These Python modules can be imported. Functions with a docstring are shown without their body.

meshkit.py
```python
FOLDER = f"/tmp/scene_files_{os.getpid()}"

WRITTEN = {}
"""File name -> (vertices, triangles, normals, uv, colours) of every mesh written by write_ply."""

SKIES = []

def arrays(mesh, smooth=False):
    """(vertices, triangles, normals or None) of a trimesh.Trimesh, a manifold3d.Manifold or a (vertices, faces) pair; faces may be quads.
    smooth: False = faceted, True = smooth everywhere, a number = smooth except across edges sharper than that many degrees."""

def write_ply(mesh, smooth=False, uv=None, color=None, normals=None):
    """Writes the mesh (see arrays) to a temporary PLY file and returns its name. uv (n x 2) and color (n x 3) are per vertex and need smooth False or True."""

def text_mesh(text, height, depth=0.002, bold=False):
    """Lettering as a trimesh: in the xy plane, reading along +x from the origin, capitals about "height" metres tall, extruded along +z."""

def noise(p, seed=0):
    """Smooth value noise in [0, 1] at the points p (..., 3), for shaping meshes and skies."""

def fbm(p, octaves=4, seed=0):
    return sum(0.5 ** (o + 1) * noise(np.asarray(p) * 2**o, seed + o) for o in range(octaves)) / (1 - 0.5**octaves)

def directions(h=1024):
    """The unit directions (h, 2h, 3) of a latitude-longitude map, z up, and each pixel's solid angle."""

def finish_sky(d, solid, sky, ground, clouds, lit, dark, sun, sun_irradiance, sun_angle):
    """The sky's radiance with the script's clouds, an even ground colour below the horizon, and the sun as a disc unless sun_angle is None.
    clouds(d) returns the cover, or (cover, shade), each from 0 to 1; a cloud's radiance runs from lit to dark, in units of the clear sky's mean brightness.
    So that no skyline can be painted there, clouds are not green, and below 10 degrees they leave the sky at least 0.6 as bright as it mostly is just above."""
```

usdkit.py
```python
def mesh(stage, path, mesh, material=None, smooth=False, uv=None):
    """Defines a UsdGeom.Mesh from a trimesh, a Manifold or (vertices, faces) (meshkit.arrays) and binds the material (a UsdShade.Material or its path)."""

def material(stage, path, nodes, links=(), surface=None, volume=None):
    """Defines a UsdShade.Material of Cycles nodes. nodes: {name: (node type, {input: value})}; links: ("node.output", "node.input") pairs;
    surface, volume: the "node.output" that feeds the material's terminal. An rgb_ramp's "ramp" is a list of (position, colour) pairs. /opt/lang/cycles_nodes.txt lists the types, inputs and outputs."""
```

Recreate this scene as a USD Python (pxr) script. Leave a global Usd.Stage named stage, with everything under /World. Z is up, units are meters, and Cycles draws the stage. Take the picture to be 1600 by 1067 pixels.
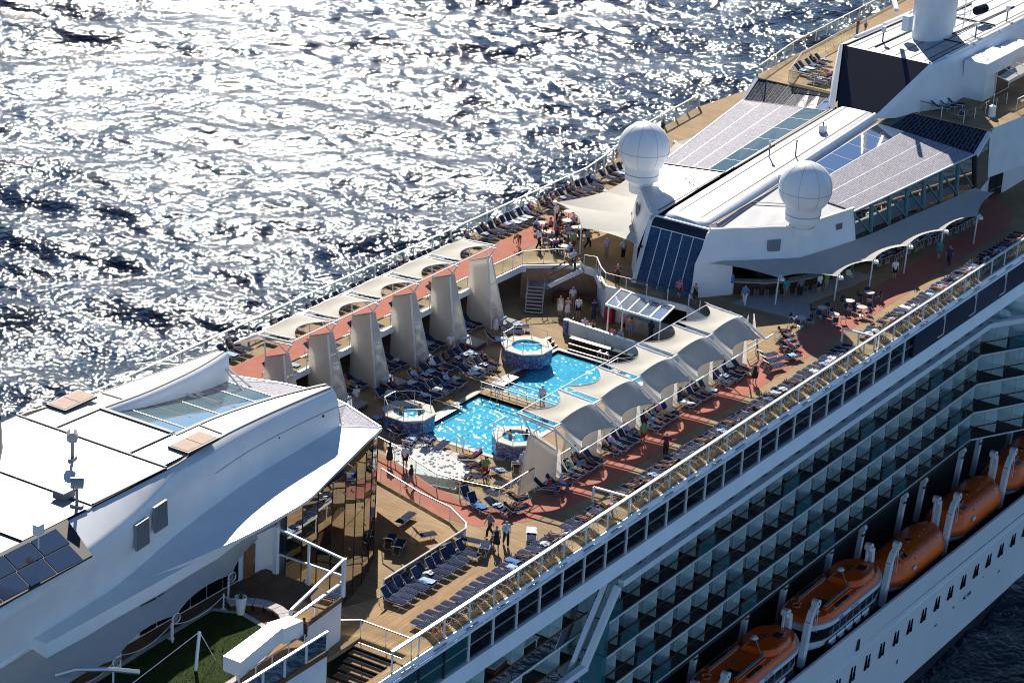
import math, random
import numpy as np
import trimesh, manifold3d
from manifold3d import Manifold
from shapely.geometry import Polygon, Point, box as sbox
from shapely.ops import unary_union
import shapely
import usdkit, meshkit
from pxr import Usd, UsdGeom, UsdLux, UsdShade, Gf, Sdf, Vt

stage = Usd.Stage.CreateInMemory()
UsdGeom.SetStageUpAxis(stage, UsdGeom.Tokens.z)
UsdGeom.SetStageMetersPerUnit(stage, 1.0)
world = UsdGeom.Xform.Define(stage, '/World')
stage.SetDefaultPrim(world.GetPrim())
UsdGeom.Scope.Define(stage, '/World/Looks')
rng = random.Random(7)

# ---------------------------------------------------------------- camera, sky, sun, exposure
# Frame: x along the ship, y towards its far side, z up; z = 0 is the upper deck, the sea lies at -36.2
SEA = -36.2
cam = UsdGeom.Camera.Define(stage, '/World/camera')
cam.CreateHorizontalApertureAttr(36.0)
cam.CreateVerticalApertureAttr(36.0 * 682 / 1024)
cam.CreateFocalLengthAttr(36.0 * 4210.0 / 1600.0)
cam.CreateClippingRangeAttr(Gf.Vec2f(1.0, 20000.0))
R_ = np.array([[0.54335658, -0.83761759, 0.05621746], [-0.28732321, -0.24846976, -0.92504495], [0.78880226, 0.48647668, -0.37567465]])
CAMPOS = (-150.0, -96.35, 77.0)
m4 = Gf.Matrix4d(*[float(v) for v in (list(R_[0]) + [0] + list(-R_[1]) + [0] + list(-R_[2]) + [0] + list(CAMPOS) + [1])])
cam.AddTransformOp().Set(m4)
cam.CreateExposureAttr(0.72)

SUN_AZ, SUN_EL = math.radians(38.0), math.radians(33.0)
sd = Gf.Vec3d(math.cos(SUN_AZ) * math.cos(SUN_EL), math.sin(SUN_AZ) * math.cos(SUN_EL), math.sin(SUN_EL))
sun = UsdLux.DistantLight.Define(stage, '/World/sun')
sun.CreateIntensityAttr(1.25); sun.CreateAngleAttr(0.53); sun.CreateNormalizeAttr(True)
sun.CreateColorAttr(Gf.Vec3f(1.0, 0.93, 0.82))
sun.AddTransformOp().Set(Gf.Matrix4d(Gf.Rotation(Gf.Vec3d(0, 0, 1), sd), Gf.Vec3d(0, 0, 0)))
sky = UsdLux.DomeLight.Define(stage, '/World/sky')
skym = usdkit.material(stage, '/World/Looks/sky', {
    's': ('sky_texture', {'sky_type': 'single_scattering', 'sun_disc': False, 'sun_elevation': SUN_EL,
                          'sun_rotation': math.atan2(math.cos(SUN_AZ), math.sin(SUN_AZ)), 'air_density': 1.0, 'aerosol_density': 0.15, 'ozone_density': 7.0}),
    'b': ('background_shader', {'strength': 0.058})}, [('s.color', 'b.color')], surface='b.background')
UsdShade.MaterialBindingAPI.Apply(sky.GetPrim()).Bind(skym)
sky.GetPrim().SetCustomDataByKey('kind', 'structure')

# ---------------------------------------------------------------- materials
MATS = {}
def mat(name, color, rough=0.5, spec=0.5, metal=0.0, vary=0.0, scale=1.0, bump=0.0, bscale=6.0, coat=0.0, stretch=(1, 1, 1), rnd=0.0):
    n = {'p': ('principled_bsdf', {'base_color': color, 'roughness': rough, 'specular_ior_level': spec, 'metallic': metal, 'coat_weight': coat})}
    L = []
    if vary or bump:
        n['g'] = ('geometry', {}); n['mp'] = ('mapping', {'scale': tuple(scale * s for s in stretch)})
        L.append(('g.position', 'mp.vector'))
    if vary:
        n['n'] = ('noise_texture', {'scale': 1.0, 'detail': 5.0, 'roughness': 0.6})
        lo, hi = [c * (1 - vary) for c in color], [min(1, c * (1 + vary)) for c in color]
        n['r'] = ('rgb_ramp', {'ramp': [(0.3, lo), (0.7, hi)]})
        L += [('mp.vector', 'n.vector'), ('n.fac', 'r.fac')]
        src = 'r.color'
        if rnd:
            n['oi'] = ('object_info', {}); n['hr'] = ('map_range', {'to_min': 1 - rnd, 'to_max': 1 + rnd}); n['hv'] = ('hsv', {})
            L += [('oi.random', 'hr.value'), ('hr.result', 'hv.value'), ('r.color', 'hv.color')]; src = 'hv.color'
        L.append((src, 'p.base_color'))
    if bump:
        n['bn'] = ('noise_texture', {'scale': bscale, 'detail': 3.0}); n['b'] = ('bump', {'strength': bump, 'distance': 0.05})
        L += [('g.position', 'bn.vector'), ('bn.fac', 'b.height'), ('b.normal', 'p.normal')]
    MATS[name] = usdkit.material(stage, '/World/Looks/' + name, n, L, surface='p.BSDF')

def glassmat(name, tint, refl=1.0, ior=1.45, rough=0.02, body=None, bodyf=0.0):
    n = {'t': ('transparent_bsdf', {'color': tint}), 'g': ('glossy_bsdf', {'color': (refl,) * 3, 'roughness': rough}), 'f': ('fresnel', {'IOR': ior}), 'm': ('mix_closure', {})}
    L = [('f.fac', 'm.fac'), ('t.BSDF', 'm.closure1'), ('g.BSDF', 'm.closure2')]
    out = 'm.closure'
    if body:
        n['d'] = ('diffuse_bsdf', {'color': body}); n['m2'] = ('mix_closure', {'fac': bodyf})
        L = [('t.BSDF', 'm2.closure1'), ('d.BSDF', 'm2.closure2'), ('m2.closure', 'm.closure1'), ('f.fac', 'm.fac'), ('g.BSDF', 'm.closure2')]
    MATS[name] = usdkit.material(stage, '/World/Looks/' + name, n, L, surface=out)

mat('white_paint', (0.80, 0.81, 0.82), 0.35, vary=0.06, scale=0.5, bump=0.04, bscale=1.5)
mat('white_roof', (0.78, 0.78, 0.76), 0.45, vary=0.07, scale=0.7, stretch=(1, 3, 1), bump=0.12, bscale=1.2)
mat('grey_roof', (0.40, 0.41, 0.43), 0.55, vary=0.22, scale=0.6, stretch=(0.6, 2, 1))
mat('dark_roof', (0.13, 0.135, 0.145), 0.55, vary=0.25, scale=0.8)
mat('white_metal', (0.76, 0.76, 0.75), 0.3, vary=0.04, scale=2.0)
mat('steel', (0.55, 0.55, 0.55), 0.3, metal=0.8)
mat('black_seam', (0.012, 0.012, 0.014), 0.6)
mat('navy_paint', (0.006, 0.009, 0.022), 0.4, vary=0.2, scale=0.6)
mat('black_paint', (0.006, 0.006, 0.008), 0.35)
mat('hull_white', (0.74, 0.76, 0.78), 0.35, vary=0.05, scale=0.25, stretch=(1, 1, 0.3), bump=0.03, bscale=0.8)
mat('boot_black', (0.01, 0.01, 0.012), 0.5)
mat('track_red', (0.40, 0.145, 0.10), 0.9, 0.15, vary=0.10, scale=0.8, bump=0.05, bscale=30)
mat('lawn_green', (0.024, 0.042, 0.008), 0.95, 0.1, vary=0.35, scale=2.5, bump=0.5, bscale=40)
mat('wood_rail', (0.20, 0.085, 0.035), 0.35, vary=0.2, scale=3)
mat('dark_wood', (0.06, 0.022, 0.012), 0.4, vary=0.25, scale=2)
mat('navy_fabric', (0.012, 0.016, 0.034), 0.95, 0.1, vary=0.15, scale=6, rnd=0.35)
mat('blue_cushion', (0.030, 0.040, 0.080), 0.95, 0.06, vary=0.18, scale=5, bump=0.15, bscale=9, rnd=0.22)
mat('towel_blue', (0.34, 0.50, 0.66), 0.95, vary=0.15, scale=5, bump=0.4, bscale=8)
mat('towel_white', (0.70, 0.72, 0.74), 0.95, vary=0.10, scale=5, bump=0.4, bscale=8)
mat('towel_dark', (0.06, 0.16, 0.36), 0.95, vary=0.15, scale=5, bump=0.4, bscale=8)
mat('orange_boat', (0.80, 0.115, 0.006), 0.34, vary=0.12, scale=1.0, coat=0.15)
mat('orange_buoy', (0.60, 0.16, 0.05), 0.4)
mat('red_light', (0.30, 0.02, 0.015), 0.5)
mat('brown_floor', (0.060, 0.036, 0.022), 0.7, vary=0.3, scale=1.2)
mat('cabin_wall', (0.30, 0.32, 0.33), 0.5, vary=0.1, scale=0.8)
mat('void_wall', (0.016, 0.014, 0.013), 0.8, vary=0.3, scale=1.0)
mat('terracotta', (0.30, 0.17, 0.11), 0.7, vary=0.2, scale=3)
mat('stone', (0.50, 0.48, 0.44), 0.8, vary=0.25, scale=4, bump=0.3, bscale=12)
mat('pebble_white', (0.62, 0.62, 0.61), 0.95, vary=0.2, scale=9, bump=0.9, bscale=14)
mat('grey_stone', (0.40, 0.37, 0.35), 0.8, vary=0.2, scale=3)
mat('sofa_grey', (0.36, 0.34, 0.33), 0.9, vary=0.1, scale=4)
mat('umber', (0.10, 0.035, 0.016), 0.6, vary=0.2, scale=3)
mat('gold_fabric', (0.28, 0.16, 0.05), 0.8, vary=0.2, scale=3)
mat('teal_metal', (0.10, 0.24, 0.26), 0.4, vary=0.1, scale=2)
mat('plant_green', (0.05, 0.09, 0.025), 0.7, vary=0.4, scale=8)
mat('louvre_grey', (0.23, 0.25, 0.28), 0.5)
mat('rubber_grey', (0.16, 0.16, 0.17), 0.6)
glassmat('rail_glass', (0.86, 0.92, 0.91), 0.9, 1.33, 0.02)
glassmat('teal_glass', (0.30, 0.50, 0.54), 0.9, 1.45, 0.03, (0.05, 0.20, 0.22), 0.25)
glassmat('frost_glass', (0.45, 0.65, 0.68), 0.5, 1.35, 0.2, (0.74, 0.90, 0.90), 0.90)
glassmat('dark_glass', (0.20, 0.24, 0.26), 1.0, 1.55, 0.015, (0.01, 0.012, 0.014), 0.3)
glassmat('roof_glass', (0.25, 0.36, 0.40), 0.8, 1.5, 0.05, (0.12, 0.21, 0.25), 0.62)
glassmat('boat_glass', (0.1, 0.1, 0.1), 0.9, 1.5, 0.03, (0.01, 0.01, 0.012), 0.8)
glassmat('mirror_glass', (0.05, 0.06, 0.065), 0.5, 1.6, 0.02, (0.004, 0.007, 0.009), 0.8)
glassmat('brown_glass', (0.05, 0.06, 0.065), 0.35, 1.3, 0.1, (0.022, 0.015, 0.011), 0.9)

def teak(name, c, along):
    sc = (0.5, 7.0, 1) if along == 'x' else (7.0, 0.5, 1)
    n = {'g': ('geometry', {}), 'm1': ('mapping', {'scale': sc}), 'n1': ('noise_texture', {'scale': 1.0, 'detail': 3.0}),
         'n2': ('noise_texture', {'scale': 0.35, 'detail': 4.0, 'roughness': 0.65}),
         'r1': ('rgb_ramp', {'ramp': [(0.3, [v * 0.80 for v in c]), (0.7, [v * 1.12 for v in c])]}),
         'r2': ('rgb_ramp', {'ramp': [(0.35, (0.78, 0.76, 0.74)), (0.62, (1, 1, 1))]}),
         'br': ('brick_texture', {'scale': 1.0, 'color1': (1, 1, 1), 'color2': (0.86, 0.85, 0.83), 'mortar': (0.62, 0.58, 0.54), 'mortar_size': 0.012, 'brick_width': 2.6, 'row_height': 0.36}),
         'x1': ('mix_color', {'blend_type': 'multiply', 'fac': 1.0}), 'x2': ('mix_color', {'blend_type': 'multiply', 'fac': 0.8}),
         'p': ('principled_bsdf', {'roughness': 0.85, 'specular_ior_level': 0.15})}
    L = [('g.position', 'm1.vector'), ('m1.vector', 'n1.vector'), ('g.position', 'n2.vector'), ('n1.fac', 'r1.fac'), ('n2.fac', 'r2.fac'),
         ('r1.color', 'x1.a'), ('r2.color', 'x1.b'), ('x1.result', 'x2.a'), ('br.color', 'x2.b'), ('x2.result', 'p.base_color')]
    if along == 'x':
        L.append(('g.position', 'br.vector'))
    else:
        n['rot'] = ('mapping', {'rotation': (0, 0, math.pi / 2)}); L += [('g.position', 'rot.vector'), ('rot.vector', 'br.vector')]
    MATS[name] = usdkit.material(stage, '/World/Looks/' + name, n, L, surface='p.BSDF')
teak('teak_deck', (0.40, 0.255, 0.135), 'x')
teak('sand_deck', (0.39, 0.27, 0.15), 'y')
teak('wet_deck', (0.20, 0.115, 0.07), 'x')

def fabric(name, c, tr):
    MATS[name] = usdkit.material(stage, '/World/Looks/' + name, {
        'g': ('geometry', {}), 'n': ('noise_texture', {'scale': 1.4, 'detail': 3.0}), 'r': ('rgb_ramp', {'ramp': [(0.3, [v * 0.93 for v in c]), (0.7, c)]}),
        'd': ('diffuse_bsdf', {}), 't': ('translucent_bsdf', {}), 'm': ('mix_closure', {'fac': tr})},
        [('g.position', 'n.vector'), ('n.fac', 'r.fac'), ('r.color', 'd.color'), ('r.color', 't.color'), ('d.BSDF', 'm.closure1'), ('t.BSDF', 'm.closure2')], surface='m.closure')
fabric('sail_cream', (0.74, 0.70, 0.61), 0.22)
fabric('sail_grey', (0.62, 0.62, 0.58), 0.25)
fabric('awning', (0.74, 0.72, 0.66), 0.30)

def meshcloth(name):   # perforated white panels of the shade towers: cloth with see-through gaps
    MATS[name] = usdkit.material(stage, '/World/Looks/' + name, {
        'd': ('diffuse_bsdf', {'color': (0.72, 0.71, 0.69)}), 'tl': ('translucent_bsdf', {'color': (0.72, 0.69, 0.64)}), 't': ('transparent_bsdf', {}), 'm0': ('mix_closure', {'fac': 0.40}), 'm': ('mix_closure', {'fac': 0.14})},
        [('d.BSDF', 'm0.closure1'), ('tl.BSDF', 'm0.closure2'), ('m0.closure', 'm.closure1'), ('t.BSDF', 'm.closure2')], surface='m.closure')
meshcloth('mesh_cloth')

def tiles(name, c1, c2, scale, rough=0.25, spec=0.5):
    MATS[name] = usdkit.material(stage, '/World/Looks/' + name, {
        'g': ('geometry', {}), 'v': ('voronoi_texture', {'scale': scale, 'randomness': 0.6}), 's': ('separate_color', {}), 'r': ('rgb_ramp', {'ramp': [(0.0, c1), (0.5, [(a + b) / 2 for a, b in zip(c1, c2)]), (0.85, c2), (1.0, [min(1, x * 2.2) for x in c2])]}),
        'p': ('principled_bsdf', {'roughness': rough, 'specular_ior_level': spec})},
        [('g.position', 'v.vector'), ('v.color', 's.color'), ('s.r', 'r.fac'), ('r.color', 'p.base_color')], surface='p.BSDF')
tiles('mosaic_blue', (0.03, 0.05, 0.16), (0.16, 0.20, 0.38), 9.0)
tiles('screen_blue', (0.004, 0.022, 0.075), (0.016, 0.06, 0.13), 14.0, 0.3)
tiles('pool_tile', (0.03, 0.50, 0.78), (0.08, 0.66, 0.88), 6.0, 0.9, 0.0)
tiles('pool_rim', (0.02, 0.17, 0.62), (0.05, 0.30, 0.75), 6.0, 0.9, 0.0)
tiles('tub_tile', (0.20, 0.62, 0.72), (0.35, 0.75, 0.82), 6.0, 0.9, 0.0)

def pv(name, base, glint, sc):   # photovoltaic glass: dark cell strips under glass with bright glints
    MATS[name] = usdkit.material(stage, '/World/Looks/' + name, {
        'g': ('geometry', {}), 'mp': ('mapping', {'scale': (1.0, 1.0, 0.0)}),
        'br': ('brick_texture', {'scale': 1.0, 'color1': base, 'color2': [b * 0.8 for b in base], 'mortar': glint, 'mortar_size': 0.05, 'brick_width': 0.9, 'row_height': sc}),
        'v': ('noise_texture', {'scale': 3.5, 'detail': 4.0}), 'r': ('rgb_ramp', {'ramp': [(0.35, (0.75, 0.75, 0.75)), (0.7, (1.15, 1.1, 1.1))]}),
        'x': ('mix_color', {'blend_type': 'multiply', 'fac': 1.0}), 'bn': ('noise_texture', {'scale': 2.0, 'detail': 2.0}), 'b': ('bump', {'strength': 0.25, 'distance': 0.06}),
        'p': ('principled_bsdf', {'roughness': 0.75, 'specular_ior_level': 0.12, 'coat_weight': 0.06, 'coat_roughness': 0.15})},
        [('g.position', 'mp.vector'), ('mp.vector', 'br.vector'), ('g.position', 'v.vector'), ('v.fac', 'r.fac'), ('br.color', 'x.a'), ('r.color', 'x.b'), ('x.result', 'p.base_color'),
         ('g.position', 'bn.vector'), ('bn.fac', 'b.height'), ('b.normal', 'p.coat_normal')], surface='p.BSDF')
pv('solar_glass', (0.20, 0.20, 0.26), (0.45, 0.44, 0.48), 0.16)
pv('solar_dark', (0.012, 0.017, 0.04), (0.10, 0.12, 0.17), 0.33)

def lampmat(name, c, s):
    MATS[name] = usdkit.material(stage, '/World/Looks/' + name, {'e': ('emission', {'color': c, 'strength': s})}, [], surface='e.emission')
lampmat('lamp_amber', (1.0, 0.35, 0.06), 0.9)

def water(name, base, bumps, rough, clear=None, refl=1.0):
    n = {'g': ('geometry', {}), 'p': ('principled_bsdf', {'base_color': base, 'roughness': rough, 'ior': 1.333, 'specular_ior_level': 0.5})}
    L, prev = [], None
    for i, (sc, dist, det, st) in enumerate(bumps):
        n[f'm{i}'] = ('mapping', {'scale': tuple(sc * s for s in st), 'rotation': (0, 0, 0.5)})
        n[f'n{i}'] = ('noise_texture', {'scale': 1.0, 'detail': det, 'roughness': 0.55, 'distortion': 0.3}); n[f'b{i}'] = ('bump', {'strength': 1.0, 'distance': dist})
        L += [('g.position', f'm{i}.vector'), (f'm{i}.vector', f'n{i}.vector'), (f'n{i}.fac', f'b{i}.height')]
        if prev: L.append((prev, f'b{i}.normal'))
        prev = f'b{i}.normal'
    if clear is None:
        n.update({'sx': ('separate_xyz', {}), 'mk': ('map_range', {'from_min': -46.0, 'from_max': -21.0, 'to_min': 0.0, 'to_max': 1.0, 'clamp': True}), 'fl': ('math', {'math_type': 'less_than', 'value2': -18.0}),
                  'fm': ('mapping', {'scale': (0.22, 0.5, 0.0)}), 'fn': ('noise_texture', {'scale': 1.0, 'detail': 8.0, 'roughness': 0.72, 'distortion': 1.4}), 'fr': ('map_range', {'from_min': 0.60, 'from_max': 0.74, 'to_min': 0.0, 'to_max': 0.75, 'clamp': True}),
                  'f1': ('math', {'math_type': 'multiply'}), 'f2': ('math', {'math_type': 'multiply'}), 'cx': ('mix_color', {'a': base, 'b': (0.55, 0.60, 0.66)})})
        L += [('g.position', 'sx.vector'), ('sx.y', 'mk.value'), ('sx.y', 'fl.value1'), ('g.position', 'fm.vector'), ('fm.vector', 'fn.vector'), ('fn.fac', 'fr.value'), ('fr.result', 'f1.value1'), ('mk.result', 'f1.value2'),
              ('f1.value', 'f2.value1'), ('fl.value', 'f2.value2'), ('f2.value', 'cx.fac'), ('cx.result', 'p.base_color')]
        L.append((prev, 'p.normal'))
        MATS[name] = usdkit.material(stage, '/World/Looks/' + name, n, L, surface='p.BSDF')
    else:
        del n['p']
        n.update({'t': ('transparent_bsdf', {'color': clear}), 'gl': ('glossy_bsdf', {'color': (refl,) * 3, 'roughness': rough}), 'f': ('fresnel', {'IOR': 1.333}), 'm': ('mix_closure', {})})
        L += [(prev, 'gl.normal'), (prev, 'f.normal')] if False else [(prev, 'gl.normal')]
        L += [('f.fac', 'm.fac'), ('t.BSDF', 'm.closure1'), ('gl.BSDF', 'm.closure2')]
        MATS[name] = usdkit.material(stage, '/World/Looks/' + name, n, L, surface='m.closure')
water('pool_water', (0.05, 0.40, 0.60), [(0.7, 0.12, 0.0, (1, 1, 1)), (2.6, 0.07, 0.0, (1, 1, 1))], 0.07)
water('sea_water', (0.004, 0.011, 0.026), [(0.40, 0.50, 0.7, (1, 1.1, 1)), (1.15, 0.26, 0.9, (1, 1.1, 1)), (2.6, 0.075, 0.6, (1, 1, 1))], 0.105)

def solid(name, c, rough=0.8):
    mat(name, c, rough, vary=0.12, scale=9)
for nm, c in {'skin_light': (0.52, 0.30, 0.21), 'skin_tan': (0.38, 0.19, 0.11), 'skin_dark': (0.20, 0.095, 0.055), 'cloth_white': (0.72, 0.72, 0.72), 'cloth_black': (0.010, 0.010, 0.012),
              'cloth_navy': (0.016, 0.024, 0.07), 'cloth_red': (0.34, 0.016, 0.018), 'cloth_maroon': (0.14, 0.010, 0.022), 'cloth_pink': (0.55, 0.16, 0.26), 'cloth_teal': (0.03, 0.26, 0.28),
              'cloth_blue': (0.10, 0.22, 0.48), 'cloth_pale': (0.44, 0.52, 0.66), 'cloth_grey': (0.16, 0.17, 0.19), 'cloth_green': (0.16, 0.30, 0.10), 'cloth_yellow': (0.60, 0.42, 0.08),
              'cloth_khaki': (0.34, 0.27, 0.17), 'cloth_denim': (0.06, 0.12, 0.24), 'cloth_lilac': (0.42, 0.34, 0.52), 'hair_dark': (0.014, 0.009, 0.007), 'hair_brown': (0.07, 0.035, 0.018),
              'hair_blond': (0.42, 0.27, 0.11), 'hair_white': (0.60, 0.58, 0.55), 'hat_straw': (0.62, 0.50, 0.30)}.items():
    solid(nm, c)

# ---------------------------------------------------------------- object helpers
USED = {}
def numbered(parent, name):
    k = parent + '/' + name
    i = USED.get(k, 0); USED[k] = i + 1
    return k if i == 0 else f'{k}_{i:03d}'
WORDN = 'zeroth first second third fourth fifth sixth seventh eighth ninth tenth eleventh twelfth thirteenth fourteenth fifteenth sixteenth seventeenth eighteenth nineteenth twentieth'.split()
TENS = {2: 'twenty', 3: 'thirty', 4: 'forty', 5: 'fifty', 6: 'sixty', 7: 'seventy', 8: 'eighty', 9: 'ninety'}
TENTH = {2: 'twentieth', 3: 'thirtieth', 4: 'fortieth', 5: 'fiftieth', 6: 'sixtieth', 7: 'seventieth', 8: 'eightieth', 9: 'ninetieth'}
def nth(i):
    if i <= 20: return WORDN[i]
    if i >= 100: return 'hundredth' if i == 100 else 'hundred-and-' + nth(i - 100)
    t, u = divmod(i, 10)
    return TENTH[t] if u == 0 else TENS[t] + '-' + WORDN[u]

class MB:
    def __init__(s): s.v, s.f, s.n = [], [], 0
    def add(s, v, f):
        v = np.asarray(v, float); f = np.asarray(f, int)
        if f.shape[1] == 4: f = np.vstack([f[:, [0, 1, 2]], f[:, [0, 2, 3]]])
        s.v.append(v); s.f.append(f + s.n); s.n += len(v); return s
    def tm(s, m): return s.add(m.vertices, m.faces)
    def man(s, m):
        q = m.to_mesh(); return s.add(q.vert_properties[:, :3], q.tri_verts)
    def box(s, c, d, rz=0.0, rx=0.0, ry=0.0):
        m = trimesh.creation.box(d)
        v = m.vertices @ trimesh.transformations.euler_matrix(rx, ry, rz)[:3, :3].T + np.array(c)
        return s.add(v, m.faces)
    def beam(s, p, q, w=0.1, h=None, up=(0, 0, 1)):
        p, q = np.array(p, float), np.array(q, float); h = w if h is None else h
        d = q - p; L = np.linalg.norm(d); d = d / L
        u = np.array(up, float)
        if abs(d @ u) > 0.99: u = np.array([1.0, 0, 0])
        a = np.cross(d, u); a /= np.linalg.norm(a); b = np.cross(a, d)
        c = [sx * a * w / 2 + sz * b * h / 2 for sx, sz in ((-1, -1), (1, -1), (1, 1), (-1, 1))]
        v = [p + k for k in c] + [q + k for k in c]
        return s.add(v, [[0, 1, 2, 3], [7, 6, 5, 4], [0, 4, 5, 1], [1, 5, 6, 2], [2, 6, 7, 3], [3, 7, 4, 0]])
    def tube(s, pts, r, n=6, closed=False):
        P = [np.array(p, float) for p in pts]; rs = r if hasattr(r, '__len__') else [r] * len(P)
        rings = []; a = None
        for i, p in enumerate(P):
            t = (P[min(i + 1, len(P) - 1)] - P[max(i - 1, 0)]) if not closed else (P[(i + 1) % len(P)] - P[i - 1])
            t /= np.linalg.norm(t)
            if a is None:
                u = np.array([0, 0, 1.0]) if abs(t[2]) < 0.9 else np.array([1.0, 0, 0])
                a = np.cross(t, u)
            a = a - t * (a @ t); a /= np.linalg.norm(a); b = np.cross(t, a)
            rings.append([p + rs[i] * (math.cos(2 * math.pi * k / n) * a + math.sin(2 * math.pi * k / n) * b) for k in range(n)])
        v = np.array(rings).reshape(-1, 3); f = []
        m = len(P)
        for i in range(m if closed else m - 1):
            j = (i + 1) % m
            for k in range(n): f.append([i * n + k, i * n + (k + 1) % n, j * n + (k + 1) % n, j * n + k])
        s.add(v, f)
        if not closed:
            s.add(rings[0], [[0, k + 1, k] for k in range(1, n - 1)]); s.add(rings[-1], [[0, k, k + 1] for k in range(1, n - 1)])
        return s
    def poly(s, pts):   # planar (nearly) convex polygon, fan
        return s.add(pts, [[0, i, i + 1] for i in range(1, len(pts) - 1)])
    def quad(s, a, b, c, d): return s.add([a, b, c, d], [[0, 1, 2, 3]])
    def slab(s, pts, t):  # polygon (3D, fan order) thickened downwards by t
        P = np.array(pts, float); n = len(P); Q = P - np.array([0, 0, t])
        f = [[0, i, i + 1] for i in range(1, n - 1)] + [[n, n + i + 1, n + i] for i in range(1, n - 1)]
        s.add(np.vstack([P, Q]), f)
        return s.add(np.vstack([P, Q]), [[i, n + i, n + (i + 1) % n, (i + 1) % n] for i in range(n)])
    def prism(s, poly, z0, z1):
        for g in getattr(poly, 'geoms', [poly]):
            if g.area < 1e-6: continue
            m = trimesh.creation.extrude_polygon(g, z1 - z0, engine='earcut'); s.add(m.vertices + np.array([0, 0, z0]), m.faces)
        return s
    def lathe(s, prof, c=(0, 0, 0), n=24):
        prof = np.array(prof, float); m = len(prof)
        a = np.arange(n) * 2 * math.pi / n
        v = np.stack([prof[:, 0][:, None] * np.cos(a), prof[:, 0][:, None] * np.sin(a), np.repeat(prof[:, 1][:, None], n, 1)], -1).reshape(-1, 3) + np.array(c)
        f = [[i * n + k, i * n + (k + 1) % n, (i + 1) * n + (k + 1) % n, (i + 1) * n + k] for i in range(m - 1) for k in range(n)]
        return s.add(v, f)
    def grid(s, V):   # V: (a, b, 3)
        V = np.asarray(V, float); a, b = V.shape[:2]
        f = [[i * b + j, i * b + j + 1, (i + 1) * b + j + 1, (i + 1) * b + j] for i in range(a - 1) for j in range(b - 1)]
        return s.add(V.reshape(-1, 3), f)
    def mirror(s): # across y = 0
        t = MB()
        if s.n: t.add(np.vstack(s.v) * np.array([1, -1, 1]), np.vstack(s.f)[:, ::-1])
        return t
    def moved(s, d):
        t = MB(); t.add(np.vstack(s.v) + np.array(d), np.vstack(s.f)); return t
    def data(s): return np.vstack(s.v), np.vstack(s.f)

LONG = []
def setd(p, **k):
    if k.get('label') and len(k['label'].split()) > 16: LONG.append(k['label'])
    for a, b in k.items():
        if b is not None: p.SetCustomDataByKey(a, b)
def thing(name, label, cat, group=None, loc=(0, 0, 0), rz=0.0, kind=None):
    p = numbered('/World', name)
    x = UsdGeom.Xform.Define(stage, p)
    x.AddTranslateOp().Set(Gf.Vec3d(*map(float, loc))); x.AddRotateZOp().Set(float(math.degrees(rz)))
    setd(x.GetPrim(), label=label, category=cat, group=group, kind=kind)
    return p
def part(parent, name, mb, m, smooth=False, label=None, kind=None):
    if isinstance(mb, MB):
        if not mb.n: return None
        mb = mb.data()
    p = numbered(parent, name)
    g = usdkit.mesh(stage, p, mb, MATS[m], smooth=smooth)
    g.CreateDoubleSidedAttr(True)
    setd(g.GetPrim(), label=label, kind=kind)
    return p
def single(name, mb, m, label, cat, group=None, kind=None, smooth=False):
    p = part('/World', name, mb, m, smooth); setd(stage.GetPrimAtPath(p), label=label, category=cat, group=group, kind=kind); return p
def struct(name, mb, m, label=None, smooth=False):
    p = part('/World', name, mb, m, smooth); setd(stage.GetPrimAtPath(p), kind='structure', label=label); return p
PROTO = {}
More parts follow.
